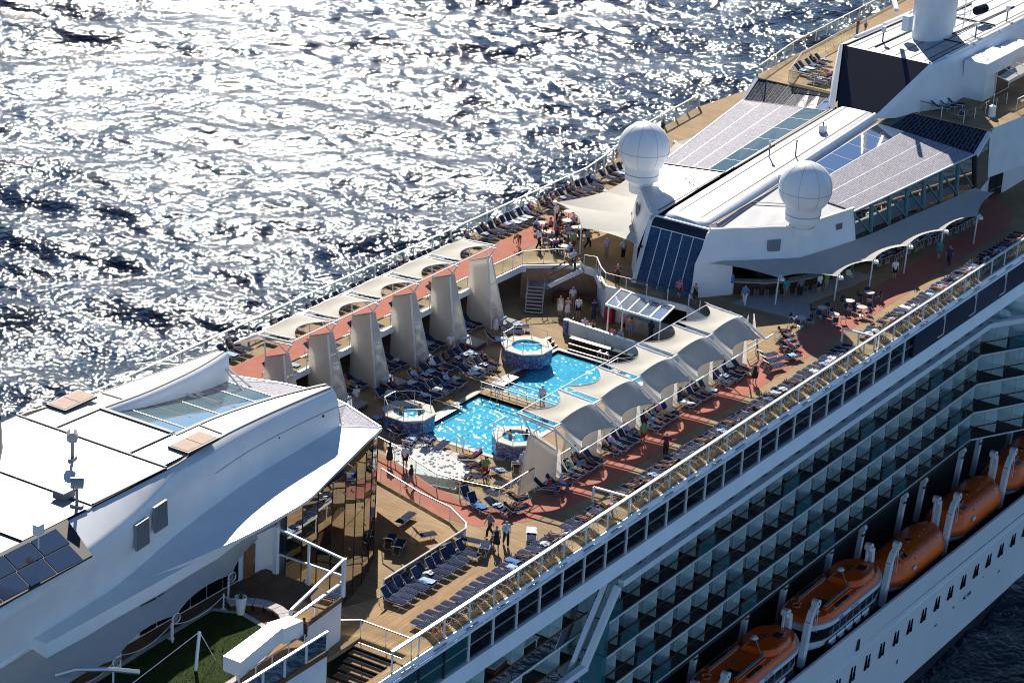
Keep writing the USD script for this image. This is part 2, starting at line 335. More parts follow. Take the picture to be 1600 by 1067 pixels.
def inst(key, builder, name, loc, rz, label, cat, group=None):
    """first call builds the thing with its parts; later calls reference it"""
    p = thing(name, label, cat, group, loc, rz)
    if key not in PROTO:
        builder(p); PROTO[key] = p
    else:
        pr = stage.GetPrimAtPath(p); pr.GetReferences().AddInternalReference(PROTO[key]); pr.SetInstanceable(True)
    return p
def lerp(a, b, t): return tuple(x + (y - x) * t for x, y in zip(a, b))
# ---------------------------------------------------------------- sea
def build_sea():
    dx = 0.72
    xs = np.arange(-120, 430 + dx, dx); ys = np.arange(-75, 370 + dx, dx)
    X, Y = np.meshgrid(xs, ys, indexing='ij')
    r = np.random.default_rng(3)
    Z = np.zeros_like(X)
    wind = math.radians(205.0)
    gust = meshkit.fbm(np.stack([X / 42, Y / 42, X * 0], -1), 3, 5); gust = np.clip((gust - 0.3) / 0.4, 0, 1)
    for i in range(64):
        lam = 2.2 * (30 / 2.2) ** (r.random() ** 1.15)
        k = 2 * math.pi / lam; th = wind + r.normal(0, 0.62)
        slope = 0.020 if lam > 8 else 0.027
        A = slope / k * 1.25
        ph = r.random() * 6.283
        arg = k * (X * math.cos(th) + Y * math.sin(th)) + ph
        w = (0.55 + 0.75 * gust) if lam < 8 else 1.0
        Z += A * w * (np.sin(arg) + 0.22 * np.cos(2 * arg))
    edge = np.minimum.reduce([X + 120, 430 - X, Y + 75, 370 - Y]); Z *= np.clip(edge / 25, 0, 1)
    a, b = X.shape
    idx = np.arange(a * b).reshape(a, b)
    f = np.stack([idx[:-1, :-1], idx[1:, :-1], idx[1:, 1:], idx[:-1, 1:]], -1).reshape(-1, 4)
    v = np.stack([X, Y, Z + SEA], -1).reshape(-1, 3)
    struct('sea', (v, f), 'sea_water', smooth=True)
    m = MB(); x0, x1, y0, y1, B = xs[0], xs[-1], ys[0], ys[-1], 9000.0; z = SEA
    for p in ([(-B, -B), (B, -B), (B, y0), (-B, y0)], [(-B, y1), (B, y1), (B, B), (-B, B)], [(-B, y0), (x0, y0), (x0, y1), (-B, y1)], [(x1, y0), (B, y0), (B, y1), (x1, y1)]):
        m.quad(*[(q[0], q[1], z) for q in p])
    struct('open_sea', m, 'sea_water')
build_sea()

# ---------------------------------------------------------------- hull
def hull_y(x, z):   # half breadth
    t = np.clip((z + 36.2) / 11.7, 0, 1)
    b = 18.9 + 0.6 * t + np.clip((x - 15) / 50, 0, 1.2) * 0.9 * t
    b = np.where(x > 70, b - ((x - 70) / 110) ** 2 * 14 * (1.1 - 0.3 * t), b)
    b = np.where(x < -90, b - ((-90 - x) / 60) ** 2 * 3, b)
    return b
HULLTOP = -24.5
def build_hull():
    T = thing('ship_hull', 'long white ship hull with paired dark windows below the lifeboats', 'ship hull')
    xs = np.concatenate([np.arange(-140, 71, 5.0), np.arange(75, 181, 5.0)]); zs = np.array([-38.5, -36.6, -35.4, -35.3, -32.5, -32.35, -27.4, -27.25, HULLTOP])
    off = np.array([0, 0, 0, 0, 0, 0.07, 0.07, 0.0, 0.0])
    for sgn in (-1, 1):
        V = np.array([[(x, sgn * (max(float(hull_y(x, z)), 0.2) + o), z) for x in xs] for z, o in zip(zs, off)])
        m = MB(); m.grid(V[2:]); part(T, 'hull_side', m, 'hull_white', smooth=20)
        m = MB(); m.grid(V[:3]); part(T, 'boot_stripe', m, 'boot_black')
    m = MB()   # bulwark top capping and the navy ledge inside it
    V = np.array([[(x, -(float(hull_y(x, HULLTOP)) - o), z) for x in xs] for o, z in ((0.0, HULLTOP + 0.002), (0.22, HULLTOP + 0.002), (0.22, -27.0))]); m.grid(V)
    part(T, 'bulwark_cap', m, 'hull_white')
    m = MB(); V = np.array([[(x, -(float(hull_y(x, HULLTOP)) - o), -26.6) for x in xs] for o in (0.15, 7.5)]); m.grid(V)
    part(T, 'boat_deck', m, 'navy_paint')
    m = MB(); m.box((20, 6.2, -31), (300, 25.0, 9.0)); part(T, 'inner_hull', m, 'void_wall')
    # windows: pairs of tall slits
    for i in range(34):
        x = 9.0 + i * 2.68
        for dx in (-0.28, 0.28):
            y = float(hull_y(x, -28.6)); m = MB(); m.box((x + dx, -y - 0.02, -28.75), (0.34, 0.16, 1.7)); m.box((x + dx, -y + 0.0, -28.75), (0.50, 0.13, 1.85)) if False else None
            part(T, 'hull_window', m, 'mirror_glass')
    for x, z, w, h in ((47.5, -31.6, 0.5, 0.2), (51.0, -31.2, 0.35, 0.35), (40.0, -31.9, 0.3, 0.5), (57, -30.6, 0.4, 0.2), (30.5, -26.2, 0.5, 1.0), (61, -31.6, 0.35, 0.35), (36.5, -33.4, 0.3, 0.3)):
        m = MB(); m.box((x, -float(hull_y(x, z)) - 0.01, z), (w, 0.14, h)); part(T, 'hull_opening', m, 'boot_black')
    tx = meshkit.text_mesh('AC 700', 0.36, 0.03)
    v = tx.vertices; P = np.stack([52.9 + v[:, 0], -float(hull_y(53.5, -31.2)) - 0.09 - v[:, 2], -31.4 + v[:, 1]], -1)
    m = MB(); m.add(P, tx.faces); part(T, 'hull_marking', m, 'boot_black')
    return T
build_hull()

# ---------------------------------------------------------------- recess behind the lifeboats and the body of the ship
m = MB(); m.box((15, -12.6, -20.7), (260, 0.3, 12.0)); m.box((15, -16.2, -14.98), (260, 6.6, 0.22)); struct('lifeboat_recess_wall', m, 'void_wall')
for i in range(26):
    x = -24.0 + i * 4.4
    m = MB(); m.box((x, -14.0, -15.14), (0.42, 0.42, 0.06)); part('/World/lifeboat_recess_wall', 'ceiling_lamp', m, 'lamp_amber')
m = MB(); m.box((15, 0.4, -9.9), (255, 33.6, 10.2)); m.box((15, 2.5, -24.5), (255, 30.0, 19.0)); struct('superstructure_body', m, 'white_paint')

# ---------------------------------------------------------------- balcony decks
SL = [-7.02, -9.66, -12.30, -14.82]
def fy(x):           # face of the balconies; swings outwards past x = 50
    return -19.40 - max(0.0, x - 50.0) * 0.52
BAL = thing('balcony_block', 'four decks of cabin balconies with teal glass fronts along the ship side', 'balconies')
BX0, BX1 = -10.9, 58.0
bx = [BX0] + [50.0 - 2.57 * k for k in range(23, -1, -1)] + [52.6, 55.2, 58.0]
bx = sorted(set([x for x in bx if x >= BX0]))
for k, z in enumerate(SL):
    m = MB()
    for a, b in zip(bx[:-1], bx[1:]):
        m.slab([(a, fy(a) - 0.04, z), (b, fy(b) - 0.04, z), (b, -16.9, z), (a, -16.9, z)], 0.10)
    part(BAL, 'deck_edge', m, 'white_metal')
    m = MB()
    for a, b in zip(bx[:-1], bx[1:]): m.quad((a, fy(a) + 0.06, z + 0.006), (b, fy(b) + 0.06, z + 0.006), (b, -16.9, z + 0.006), (a, -16.9, z + 0.006))
    part(BAL, 'balcony_floor', m, 'brown_floor')
    if k < 3 or True:
        m = MB()
        for a, b in zip(bx[:-1], bx[1:]): m.beam((a, fy(a) + 0.02, z + 1.12), (b, fy(b) + 0.02, z + 1.12), 0.10, 0.07)
        part(BAL, 'handrail', m, 'dark_wood')
    top = (SL[k - 1] - 0.10) if k else -3.47
    for i, (a, b) in enumerate(zip(bx[:-1], bx[1:])):
        m = MB(); m.quad((a + .03, fy(a), z + 0.1), (b - .03, fy(b), z + 0.1), (b - .03, fy(b), z + 1.06), (a + .03, fy(a), z + 1.06)); part(BAL, 'glass_panel', m, 'rail_glass' if (i * 7 + k * 3) % 5 else 'teal_glass')
        # frosted divider with a rounded outer top corner, its post in the middle
        y0, y1 = fy(a) + 0.22, -17.0
        pr = [(y0, z + 0.12), (y1, z + 0.12), (y1, top - 0.06), (y0 + 0.4, top - 0.06), (y0 + 0.12, top - 0.18), (y0, top - 0.5)]
        m = MB()
        P = [(a - 0.02, y, zz) for y, zz in pr]; Q = [(a + 0.02, y, zz) for y, zz in pr]
        m.poly(P); m.poly(Q[::-1]); n = len(P); m.add(np.vstack([P, Q]), [[j, (j + 1) % n, n + (j + 1) % n, n + j] for j in range(n)])
        d = part(BAL, 'divider', m, 'frost_glass')
        m = MB(); m.beam((a - 0.03, y0 + 0.95, z + 0.1), (a - 0.03, y0 + 0.95, top - 0.02), 0.06, 0.05); part(d, 'divider_post', m, 'white_metal')
        if (i + k) % 2 == 0:
            m = MB(); m.box((a + 1.25, -16.95, z + 1.05), (1.7, 0.10, 2.1)); part(BAL, 'cabin_door', m, 'dark_glass')
    m = MB(); m.box(((BX0 + BX1) / 2, -16.75, (z + top) / 2), (BX1 - BX0, 0.2, top - z)); part(BAL, 'cabin_wall', m, 'cabin_wall')
# the thick fascia that steps down where the block ends
m = MB()
m.box((20.0, -19.72, -4.24), (60.4, 0.44, 0.46)); m.beam((50.0, -19.72, -4.24), (58.5, -24.2, -4.24), 0.44, 0.46)
m.beam((-10.6, -19.72, -4.35), (-14.3, -19.72, -8.75), 0.44, 0.40, up=(0, 1, 0)); m.box((-29.0, -19.72, -8.82), (29.8, 0.44, 0.46))
part(BAL, 'fascia', m, 'white_paint')
m = MB(); m.box((20.2, -19.50, -4.50), (60.6, 0.30, 0.04)); part(BAL, 'fascia_seam', m, 'black_seam')
m = MB()
m.quad((-10.95, -19.5, -4.6), (-14.6, -19.5, -9.1), (-12.2, -19.5, -15.0), (-10.95, -19.5, -15.0)); part(BAL, 'corner_glass', m, 'teal_glass')
m = MB(); m.quad((-12.1, -19.3, -3.4), (-10.6, -19.3, -3.4), (-14.2, -19.3, -8.6), (-15.8, -19.3, -8.6)); part(BAL, 'corner_glass', m, 'dark_glass')
# the block behind the step: larger terraces, set back
B2 = thing('corner_terrace_block', 'deeper set back terraces with striped chairs at the lower left of the ship side', 'balconies')
for k, z in enumerate((-7.02, -9.70, -12.3)):
    m = MB(); m.box((-28.0, -17.2, z - 0.08), (32.0, 2.9, 0.16)); part(B2, 'deck_edge', m, 'white_metal')
    m = MB(); m.quad((-44, -18.6, z + 0.006), (-12, -18.6, z + 0.006), (-12, -15.8, z + 0.006), (-44, -15.8, z + 0.006)); part(B2, 'terrace_floor', m, 'brown_floor')
    m = MB(); m.beam((-44, -18.6, z + 1.15), (-12.4, -18.6, z + 1.15), 0.10, 0.09); part(B2, 'handrail', m, 'wood_rail')
    top = -3.47 if k == 0 else z + 2.5
    for i in range(7):
        a = -12.4 - i * 4.6
        m = MB(); m.quad((a, -18.62, z + 0.1), (a - 4.5, -18.62, z + 0.1), (a - 4.5, -18.62, z + 1.1), (a, -18.62, z + 1.1)); part(B2, 'glass_panel', m, 'rail_glass')
        m = MB(); m.box((a - 3.0, -17.2, (z + top) / 2), (0.05, 2.5, top - z - 0.3)); d = part(B2, 'divider', m, 'frost_glass')
        m = MB(); m.beam((a - 3.04, -17.6, z + 0.1), (a - 3.04, -17.6, top - 0.1), 0.06, 0.05); part(d, 'divider_post', m, 'white_metal')
    m = MB(); m.box((-28, -15.7, (z + top) / 2), (32, 0.2, top - z)); part(B2, 'cabin_wall', m, 'void_wall')
def terrace_table(p):
    m = MB(); m.box((0, 0, 0.72), (1.9, 1.15, 0.05)); part(p, 'table_top', m, 'white_metal')
    for sx in (-.8, .8):
        for sy in (-.45, .45): m = MB(); m.box((sx, sy, 0.35), (0.06, 0.06, 0.7)); part(p, 'leg', m, 'white_metal')
    m = MB(); m.lathe([(0.0, 0.751), (0.11, 0.751), (0.12, 0.80), (0.0, 0.80)], (0.1, 0, 0), 10); part(p, 'bowl', m, 'navy_fabric')
inst('terrace_table', terrace_table, 'terrace_table', (-17.6, -17.0, -7.0), 0, 'white rectangular table on the corner terrace under the white band', 'table')
def striped_sofa(p):
    m = MB(); m.box((0, 0, 0.30), (1.7, 0.85, 0.36)); part(p, 'sofa_base', m, 'umber')
    for i in range(8): m = MB(); m.box((-0.75 + i * 0.215, 0.0, 0.50), (0.10, 0.80, 0.06)); part(p, 'stripe_cushion', m, 'towel_white')
    m = MB(); m.box((0, 0.40, 0.60), (1.7, 0.16, 0.6)); part(p, 'backrest', m, 'navy_fabric')
inst('striped_sofa', striped_sofa, 'striped_sofa', (-21.0, -17.0, -7.0), 0.1, 'striped sofa beside the white table on the corner terrace', 'sofa')
m = MB(); m.lathe([(0, .70), (.5, .70), (.5, .74), (0, .74)], (0, 0, 0), 14); m.lathe([(.05, 0), (.05, .7)], (0, 0, 0), 8); m.lathe([(.28, 0), (.28, .04), (0, .04)], (0, 0, 0), 12)
single('round_table', m.moved((-17.6, -16.9, -9.69)), 'umber', 'round brown table on the terrace one deck below the white table', 'table')

# ---------------------------------------------------------------- window band of the pool deck, white band under it, deck-edge fascia
WB = thing('window_band', 'long band of tall dark windows with white mullions under the near rail', 'windows')
WX0 = -27.7
mull = [WX0 - 2.68 * k for k in range(6, 0, -1)] + [WX0 + 2.68 * k for k in range(0, 25)]
for i, (a, b) in enumerate(zip(mull[:-1], mull[1:])):
    g = 'teal_glass' if (a < WX0 - 0.1 or a > 35.0) else 'dark_glass'
    for z0, z1 in ((-2.66, -1.72), (-1.66, -0.55)):
        m = MB(); m.quad((a + .05, -19.12, z0), (b - .05, -19.12, z0), (b - .05, -19.12, z1), (a + .05, -19.12, z1)); part(WB, 'window_pane', m, g)
    m = MB(); m.box((a, -19.16, -1.62), (0.12, 0.14, 2.2)); part(WB, 'mullion', m, 'white_metal' if a > WX0 - 0.5 else 'black_seam')
m = MB(); m.box(((mull[0] + mull[-1]) / 2, -19.14, -1.69), (mull[-1] - mull[0], 0.08, 0.09)); part(WB, 'transom', m, 'louvre_grey')
m = MB(); m.box((50.0, -19.16, -1.62), (29.0, 0.3, 2.2)); part(WB, 'navy_panel', m, 'navy_paint')
for i in range(5):
    x = 41.0 + i * 6.2; m = MB()
    m.beam((x, -19.42, -0.6), (x, -19.42, -2.3), 0.07); m.beam((x, -19.42, -2.3), (x - 1.1, -19.42, -2.3), 0.08); m.beam((x, -19.42, -0.75), (x, -19.2, -0.75), 0.06); m.beam((x - 0.25, -19.42, -0.6), (x - 0.25, -19.42, -1.0), 0.05)
    part(WB, 'hanging_bracket', m, 'white_metal')
def wedge(m, x0, x1, yb, yt, z0, z1, yi=-18.9):
    P = [(x0, yb, z0), (x0, yt, z1), (x0, yi, z1), (x0, yi, z0)]; Q = [(x1, p[1], p[2]) for p in P]
    m.poly(P); m.poly(Q[::-1]); m.add(np.vstack([P, Q]), [[j, (j + 1) % 4, 4 + (j + 1) % 4, 4 + j] for j in range(4)])
m = MB(); wedge(m, -44, 68, -19.78, -19.32, -3.47, -2.72); part(WB, 'white_band', m, 'white_paint')
m = MB(); wedge(m, -44, 68, -19.52, -19.22, -0.52, -0.03); part(WB, 'edge_fascia', m, 'white_paint')
m = MB(); m.beam((-44, -19.46, -0.36), (68, -19.46, -0.36), .07, .09); part(WB, 'fascia_ledge', m, 'white_metal')
for i in range(30):
    m = MB(); m.box((-38 + i * 3.4, -19.40, -0.19), (1.3, 0.06, 0.08)); part(WB, 'drain_slot', m, 'louvre_grey')
m = MB(); m.box((10, -14.0, -1.5), (90, 0.2, 2.8)); part(WB, 'inner_wall', m, 'brown_floor')

# ---------------------------------------------------------------- decks
POOL_OPEN = [(-12.9, -12.0), (20.5, -12.0), (24.5, -8.6), (27.2, -3.3), (26.6, 4.2), (27.5, 5.0), (29.4, 6.6), (29.8, 8.4), (26.4, 11.9), (22.0, 12.0), (-10.5, 12.0), (-10.8, 0.0), (-11.7, -2.2), (-13.6, -7.0), (-13.4, -8.8)]
WELL_OPEN = [(-15.1, -3.2), (-17.2, -10.5), (-18.6, -12.75), (-28.6, -13.1), (-31.5, -12.0), (-31.5, -8.5), (-19.6, -6.4)]
STAIR_OPEN = [(-38.6, -18.6), (-33.6, -18.6), (-33.6, -15.2), (-38.6, -15.2)]
deck_out = [(-62, -19.1), (50, -19.1), (60, -19.1), (110, -19.1), (110, 19.4), (75, 22.6), (62, 21.6), (52, 19.6), (48, 19.1), (-62, 19.1)]
D = Polygon(deck_out).difference(Polygon(POOL_OPEN)).difference(Polygon(WELL_OPEN)).difference(Polygon(STAIR_OPEN))
m = MB(); m.prism(D, -0.30, 0.0); UP = struct('upper_deck', m, 'sand_deck')
pl = Polygon([(-62, -18.9), (-20.5, -18.9), (-18.5, -13.5), (-28.6, -13.3), (-36, -13.3), (-62, -13.3)]).difference(Polygon(STAIR_OPEN))
m = MB(); m.prism(pl, 0.002, 0.006); part(UP, 'plank_area', m, 'teak_deck')
# running track
def ribbon(pts, w):
    P = np.array(pts, float); L = shapely.LineString(P).buffer(w / 2, cap_style=2, join_style=1); return L
tr = shapely.LineString([(-12.1, 4), (-12.9, 0), (-13.6, -3.2), (-14.9, -7.6), (-15.6, -9.8), (-15.4, -11.6), (-13.2, -13.3), (-9.5, -14.25), (-4, -14.3), (62, -14.3), (66, -13.2), (68, -11), (68.3, -8)]).buffer(1.3, cap_style=2, join_style=1, quad_segs=12)
tr2 = shapely.LineString([(-12.1, 4), (-12.1, 10), (-10, 13.5), (-6, 14.9), (62, 14.9), (68, 12)]).buffer(1.3, cap_style=2, join_style=1)
m = MB(); m.prism(unary_union([tr, tr2]).intersection(D), 0.004, 0.010); part(UP, 'running_track', m, 'track_red')
m = MB(); m.prism(Polygon([(30.5, -12.9), (34, -10.5), (43.5, -11.8), (43.5, -9), (30, -5.5)]), 0.004, 0.009); part(UP, 'bar_floor', m, 'grey_stone')

def ngon(c, r, n=8, rot=0.0): return Polygon([(c[0] + r * math.cos(rot + 2 * math.pi * k / n), c[1] + r * math.sin(rot + 2 * math.pi * k / n)) for k in range(n)])
P1 = sbox(-1.3, -4.2, 7.35, 3.35); P2 = sbox(8.85, -4.2, 18.6, 3.35)
PD = sbox(-33, -19.0, 45, 17.6).difference(P1).difference(P2)
m = MB(); m.prism(PD, -3.10, -2.9); PDK = struct('pool_deck', m, 'sand_deck')
m = MB(); m.box((-3, 17.5, -1.6), (60, 0.2, 2.6)); part(PDK, 'terrace_wall', m, 'void_wall')
for nm, q, lab in (('swimming_pool', P1, 'nearer blue tiled swimming pool with glittering water left of the narrow bridge'), ('swimming_pool', P2, 'farther blue tiled swimming pool with glittering water, right of the narrow bridge')):
    x0, y0, x1, y1 = q.bounds
    T = thing(nm, lab, 'pool', 'swimming pools')
    m = MB(); m.quad((x0, y0, -3.32), (x1, y0, -3.32), (x1, y1, -3.32), (x0, y1, -3.32)); part(T, 'pool_floor', m, 'pool_tile')
    m = MB()
    for a, b in (((x0, y0), (x1, y0)), ((x1, y0), (x1, y1)), ((x1, y1), (x0, y1)), ((x0, y1), (x0, y0))): m.quad((*a, -3.32), (*b, -3.32), (*b, -2.95), (*a, -2.95))
    part(T, 'pool_wall', m, 'pool_rim')
    m = MB(); m.prism(q.difference(q.buffer(-0.55, join_style=2)), -3.31, -3.22); part(T, 'pool_ledge', m, 'pool_rim')
    m = MB(); m.prism(q.buffer(0.42, join_style=1).difference(q), -2.898, -2.86); part(T, 'coping', m, 'stone')
    m = MB(); m.quad((x0, y0, -3.08), (x1, y0, -3.08), (x1, y1, -3.08), (x0, y1, -3.08)); part(T, 'water_surface', m, 'pool_water')
# brown benches around the end of the farther pool
T = thing('pool_bench', 'dark wooden stepped bench at the end of the farther pool', 'bench')
for k, (o, z) in enumerate(((0.5, -2.75), (1.0, -2.5), (1.5, -2.25))):
    m = MB(); m.box((18.75 + o, -1.5, (z - 2.9) / 2), (0.5, 8.0 + o, z + 2.9)); m.box((18.2, 3.6 + o * 0.6, (z - 2.9) / 2), (2.0, 0.3, z + 2.9)); part(T, 'step', m, 'dark_wood')
    m = MB()
    for q in range(4): m.box((18.53 + o, -4.4 + q * 2.1, z + 0.006), (0.07, 1.5, 0.012))
    part(T, 'step_edge', m, 'white_metal')
m = MB(); m.prism(sbox(-0.5, 2.9, 4.5, 3.35).union(sbox(9.5, 2.7, 13.4, 3.35)), -2.905, -2.85); struct('pool_side_step', m, 'dark_wood')

# ---------------------------------------------------------------- rails
def rail(label, pts, z=0.0, h=1.1, post=1.34, top='white_metal', glass='rail_glass', bar=0.09, postw=0.05, group=None, name='glass_railing', low=0.06, inner=None, posts=True):
    T = thing(name, label, 'railing', group)
    P = [np.array((p[0], p[1], (p[2] if len(p) > 2 else z)), float) for p in pts]
    m = MB()
    for a, b in zip(P[:-1], P[1:]): m.beam(a + (0, 0, h), b + (0, 0, h), bar, bar * 0.7)
    part(T, 'handrail', m, top)
    if inner:
        m = MB()
        for a, b in zip(P[:-1], P[1:]):
            d = b - a; nrm = np.array([-d[1], d[0], 0]) / np.linalg.norm(d[:2]) * (bar * 0.5 + 0.035)
            m.beam(a + nrm + (0, 0, h + .005), b + nrm + (0, 0, h + .005), 0.07, bar * 0.72)
        part(T, 'wood_strip', m, inner)
    first = True
    for a, b in zip(P[:-1], P[1:]):
        L = np.linalg.norm(b - a); n = max(1, round(L / post)); d = (b - a) / L
        for k in range(n):
            p, q = a + d * L * k / n, a + d * L * (k + 1) / n
            m = MB(); m.beam(p, p + (0, 0, h), postw, postw * .8, up=(d[1], -d[0], 0)); part(T, 'post', m, 'white_metal')
            if glass:
                e = d * 0.06
                m = MB(); m.quad(p + e + (0, 0, low), q - e + (0, 0, low), q - e + (0, 0, h - 0.06), p + e + (0, 0, h - 0.06)); part(T, 'glass_panel', m, glass)
            else:
                m = MB()
                for zz in (0.35, 0.7): m.beam(p + (0, 0, zz * h), q + (0, 0, zz * h), 0.025)
                part(T, 'rail_bar', m, 'white_metal')
    m = MB(); m.beam(P[-1], P[-1] + (0, 0, h), postw, postw * 1.5); part(T, 'post', m, 'white_metal')
    return T
near_pts = [(-35.75 + 2.68 * k, -19.05) for k in range(0, 33)] + [(55.5, -19.05), (62, -19.05), (75, -19.05)]
rail('long glass railing along the near ship edge with bright white cap and wood strip', [near_pts[0], near_pts[-1]], h=1.3, post=2.68, bar=0.15, postw=0.11, inner='wood_rail', name='near_railing')
rail('long white railing along the far ship edge against the glittering sea', [(-11.5, 19.0), (48, 19.0), (52, 19.6), (62, 21.6), (75, 22.6)], h=1.3, post=2.68, bar=0.13, postw=0.13, name='far_railing')
rail('white railing running down from the far rail behind the left roof', [(-30, 19.0), (-11.5, 19.0)], h=1.3, post=2.68, bar=0.10, postw=0.06, name='far_railing')
rail('short cross rail joining the far railing left of the first far sail', [(-11.5, 19.0), (-9.3, 15.2)], h=1.3, post=2.2, bar=0.10, glass=None, name='cross_rail')
rail('wood topped glass railing on the pool side of the curved walkway', [(-11.0, 0.5), (-11.65, -2.2), (-12.8, -4.75), (-13.6, -7.0), (-13.45, -8.75), (-12.85, -11.5)], post=2.2, top='wood_rail', name='walkway_railing')
rail('glass railing on the left edge of the red walkway above the sun patio', [(-15.25, -3.6), (-16.7, -7.8), (-17.25, -10.55), (-18.5, -12.6), (-19.2, -13.05)], post=2.1, top='dark_wood', name='walkway_railing')
rail('pale wood railing behind the row of loungers beside the sunken patio', [(-19.2, -13.05), (-28.3, -13.15)], post=2.4, top='stone', bar=0.11, name='patio_railing')
rail('wood topped glass railing between the near sails and the red track', [(-12.85, -11.5), (-8.6, -11.5)], post=1.4, top='wood_rail', name='sail_railing')
for i in range(5):
    a, b = -6.9 + i * 5.3, -3.6 + i * 5.3
    rail(f'near glass railing strip under the {nth(i + 1)} near sail from the left', [(a, -11.7), (b, -11.7)], post=1.6, top='wood_rail', name='sail_railing')
    rail(f'far terrace glass railing in the {nth(i + 1)} gap between white towers', [(a + 0.2, 12.05), (b + 0.9, 12.05)], post=2.1, top='dark_wood', name='terrace_railing')
rail('glass railing around the far balcony corner above the stairs', [(20.4, 12.05), (22.1, 12.0), (26.4, 11.9), (29.2, 9.6)], post=1.5, top='dark_wood', name='terrace_railing')
rail('glass railing above the stair foot beside the blue screen', [(29.0, 7.6), (29.3, 6.6), (27.5, 5.1), (26.6, 4.1)], post=1.4, top='wood_rail', name='terrace_railing')
rail('glass railing in front of the tall blue tiled screen', [(26.6, 4.1), (27.2, -3.3)], post=1.9, top='dark_wood', name='screen_railing')
rail('glass railing at the near front corner above the pool bar', [(27.2, -3.3), (25.9, -6.0), (24.6, -8.4)], post=1.7, top='dark_wood', name='screen_railing')
rail('wood topped rail around the stair head right of the last near sail', [(26.6, -9.4), (22.0, -12.1), (20.6, -12.1)], post=2.2, top='wood_rail', glass=None, name='stair_rail')
for i, x in enumerate((-8.6, 28.5)):
    T = rail(('left' if i == 0 else 'right') + ' short white cross rail standing against the near railing', [(x, -16.2), (x + 0.2, -18.9)], h=1.1, post=1.1, bar=0.17, postw=0.13, glass='rail_glass', name='cross_rail')
# ---------------------------------------------------------------- white towers and shade sails on both sides of the pools
TX = [-8.05 + 5.28 * i for i in range(6)]
ORDF = ['nearest', 'second', 'third', 'fourth', 'fifth', 'sixth']
def tower(i, s):
    x = TX[i] + (0.6 if s > 0 else 0.35)
    where = 'far side of the pools' if s > 0 else 'near side of the pools'
    T = thing('shade_tower', f'white mesh clad tower, {nth(i + 1)} from the left on the {where}', 'tower', 'white shade towers')
    zb, zt, zo = -2.9, 3.0, 2.3
    yi, yo, yt = s * 9.75, s * (12.2 if s > 0 else 12.7), s * 10.5
    m = MB(); m.add([(x - .12, yi, zb), (x - .12, yo, zb), (x - .12, yo, zo), (x - .12, yt, zt)] + [(x + .02, yi, zb), (x + .02, yo, zb), (x + .02, yo, zo), (x + .02, yt, zt)],
          [[0, 1, 2, 3], [7, 6, 5, 4], [0, 4, 5, 1], [1, 5, 6, 2], [2, 6, 7, 3], [3, 7, 4, 0]]); part(T, 'side_panel', m, 'mesh_cloth')
    m = MB(); m.poly([(x - .13, yi - s * .03, zb), (x + 1.75, yi - s * .03, zb), (x + .42, yt - s * .03, zt), (x - .13, yt - s * .03, zt)]); part(T, 'front_mesh', m, 'mesh_cloth')
    m = MB(); m.poly([(x + 1.75, yi, zb), (x + 1.45, yo, zb), (x + .35, yo, zo), (x + .42, yt, zt)]); part(T, 'rear_panel', m, 'mesh_cloth')
    m = MB(); m.beam((x - .13, yi, zb), (x - .13, yt, zt), .10, .12); part(T, 'leg', m, 'white_metal')
    m = MB(); m.beam((x + 1.75, yi, zb), (x + .42, yt, zt), .08, .1); part(T, 'leg', m, 'white_metal')
    m = MB()
    for t in (0.28, 0.62):
        a = lerp((x - .13, yi, zb), (x - .13, yt, zt), t); b = lerp((x + 1.75, yi, zb), (x + .42, yt, zt), t); m.beam(a, b, .06)
    part(T, 'cross_brace', m, 'white_metal')
    m = MB(); m.beam((x + .1, yt, zt), (x + .0, s * 9.75, 4.2), .08); m.beam((x + .3, yt, zt), (x + .0, s * 11.6, 4.0), .07); m.beam((x, yo, zo), (x, s * 12.4, 3.9), .08); part(T, 'strut', m, 'white_metal')
    m = MB(); m.beam((x, yo - s * .1, zo + .1), (x, yt, zt + .04), .12, .06); part(T, 'panel_cap', m, 'louvre_grey')
for i in range(6): tower(i, 1)
for i in range(6): tower(i, -1)

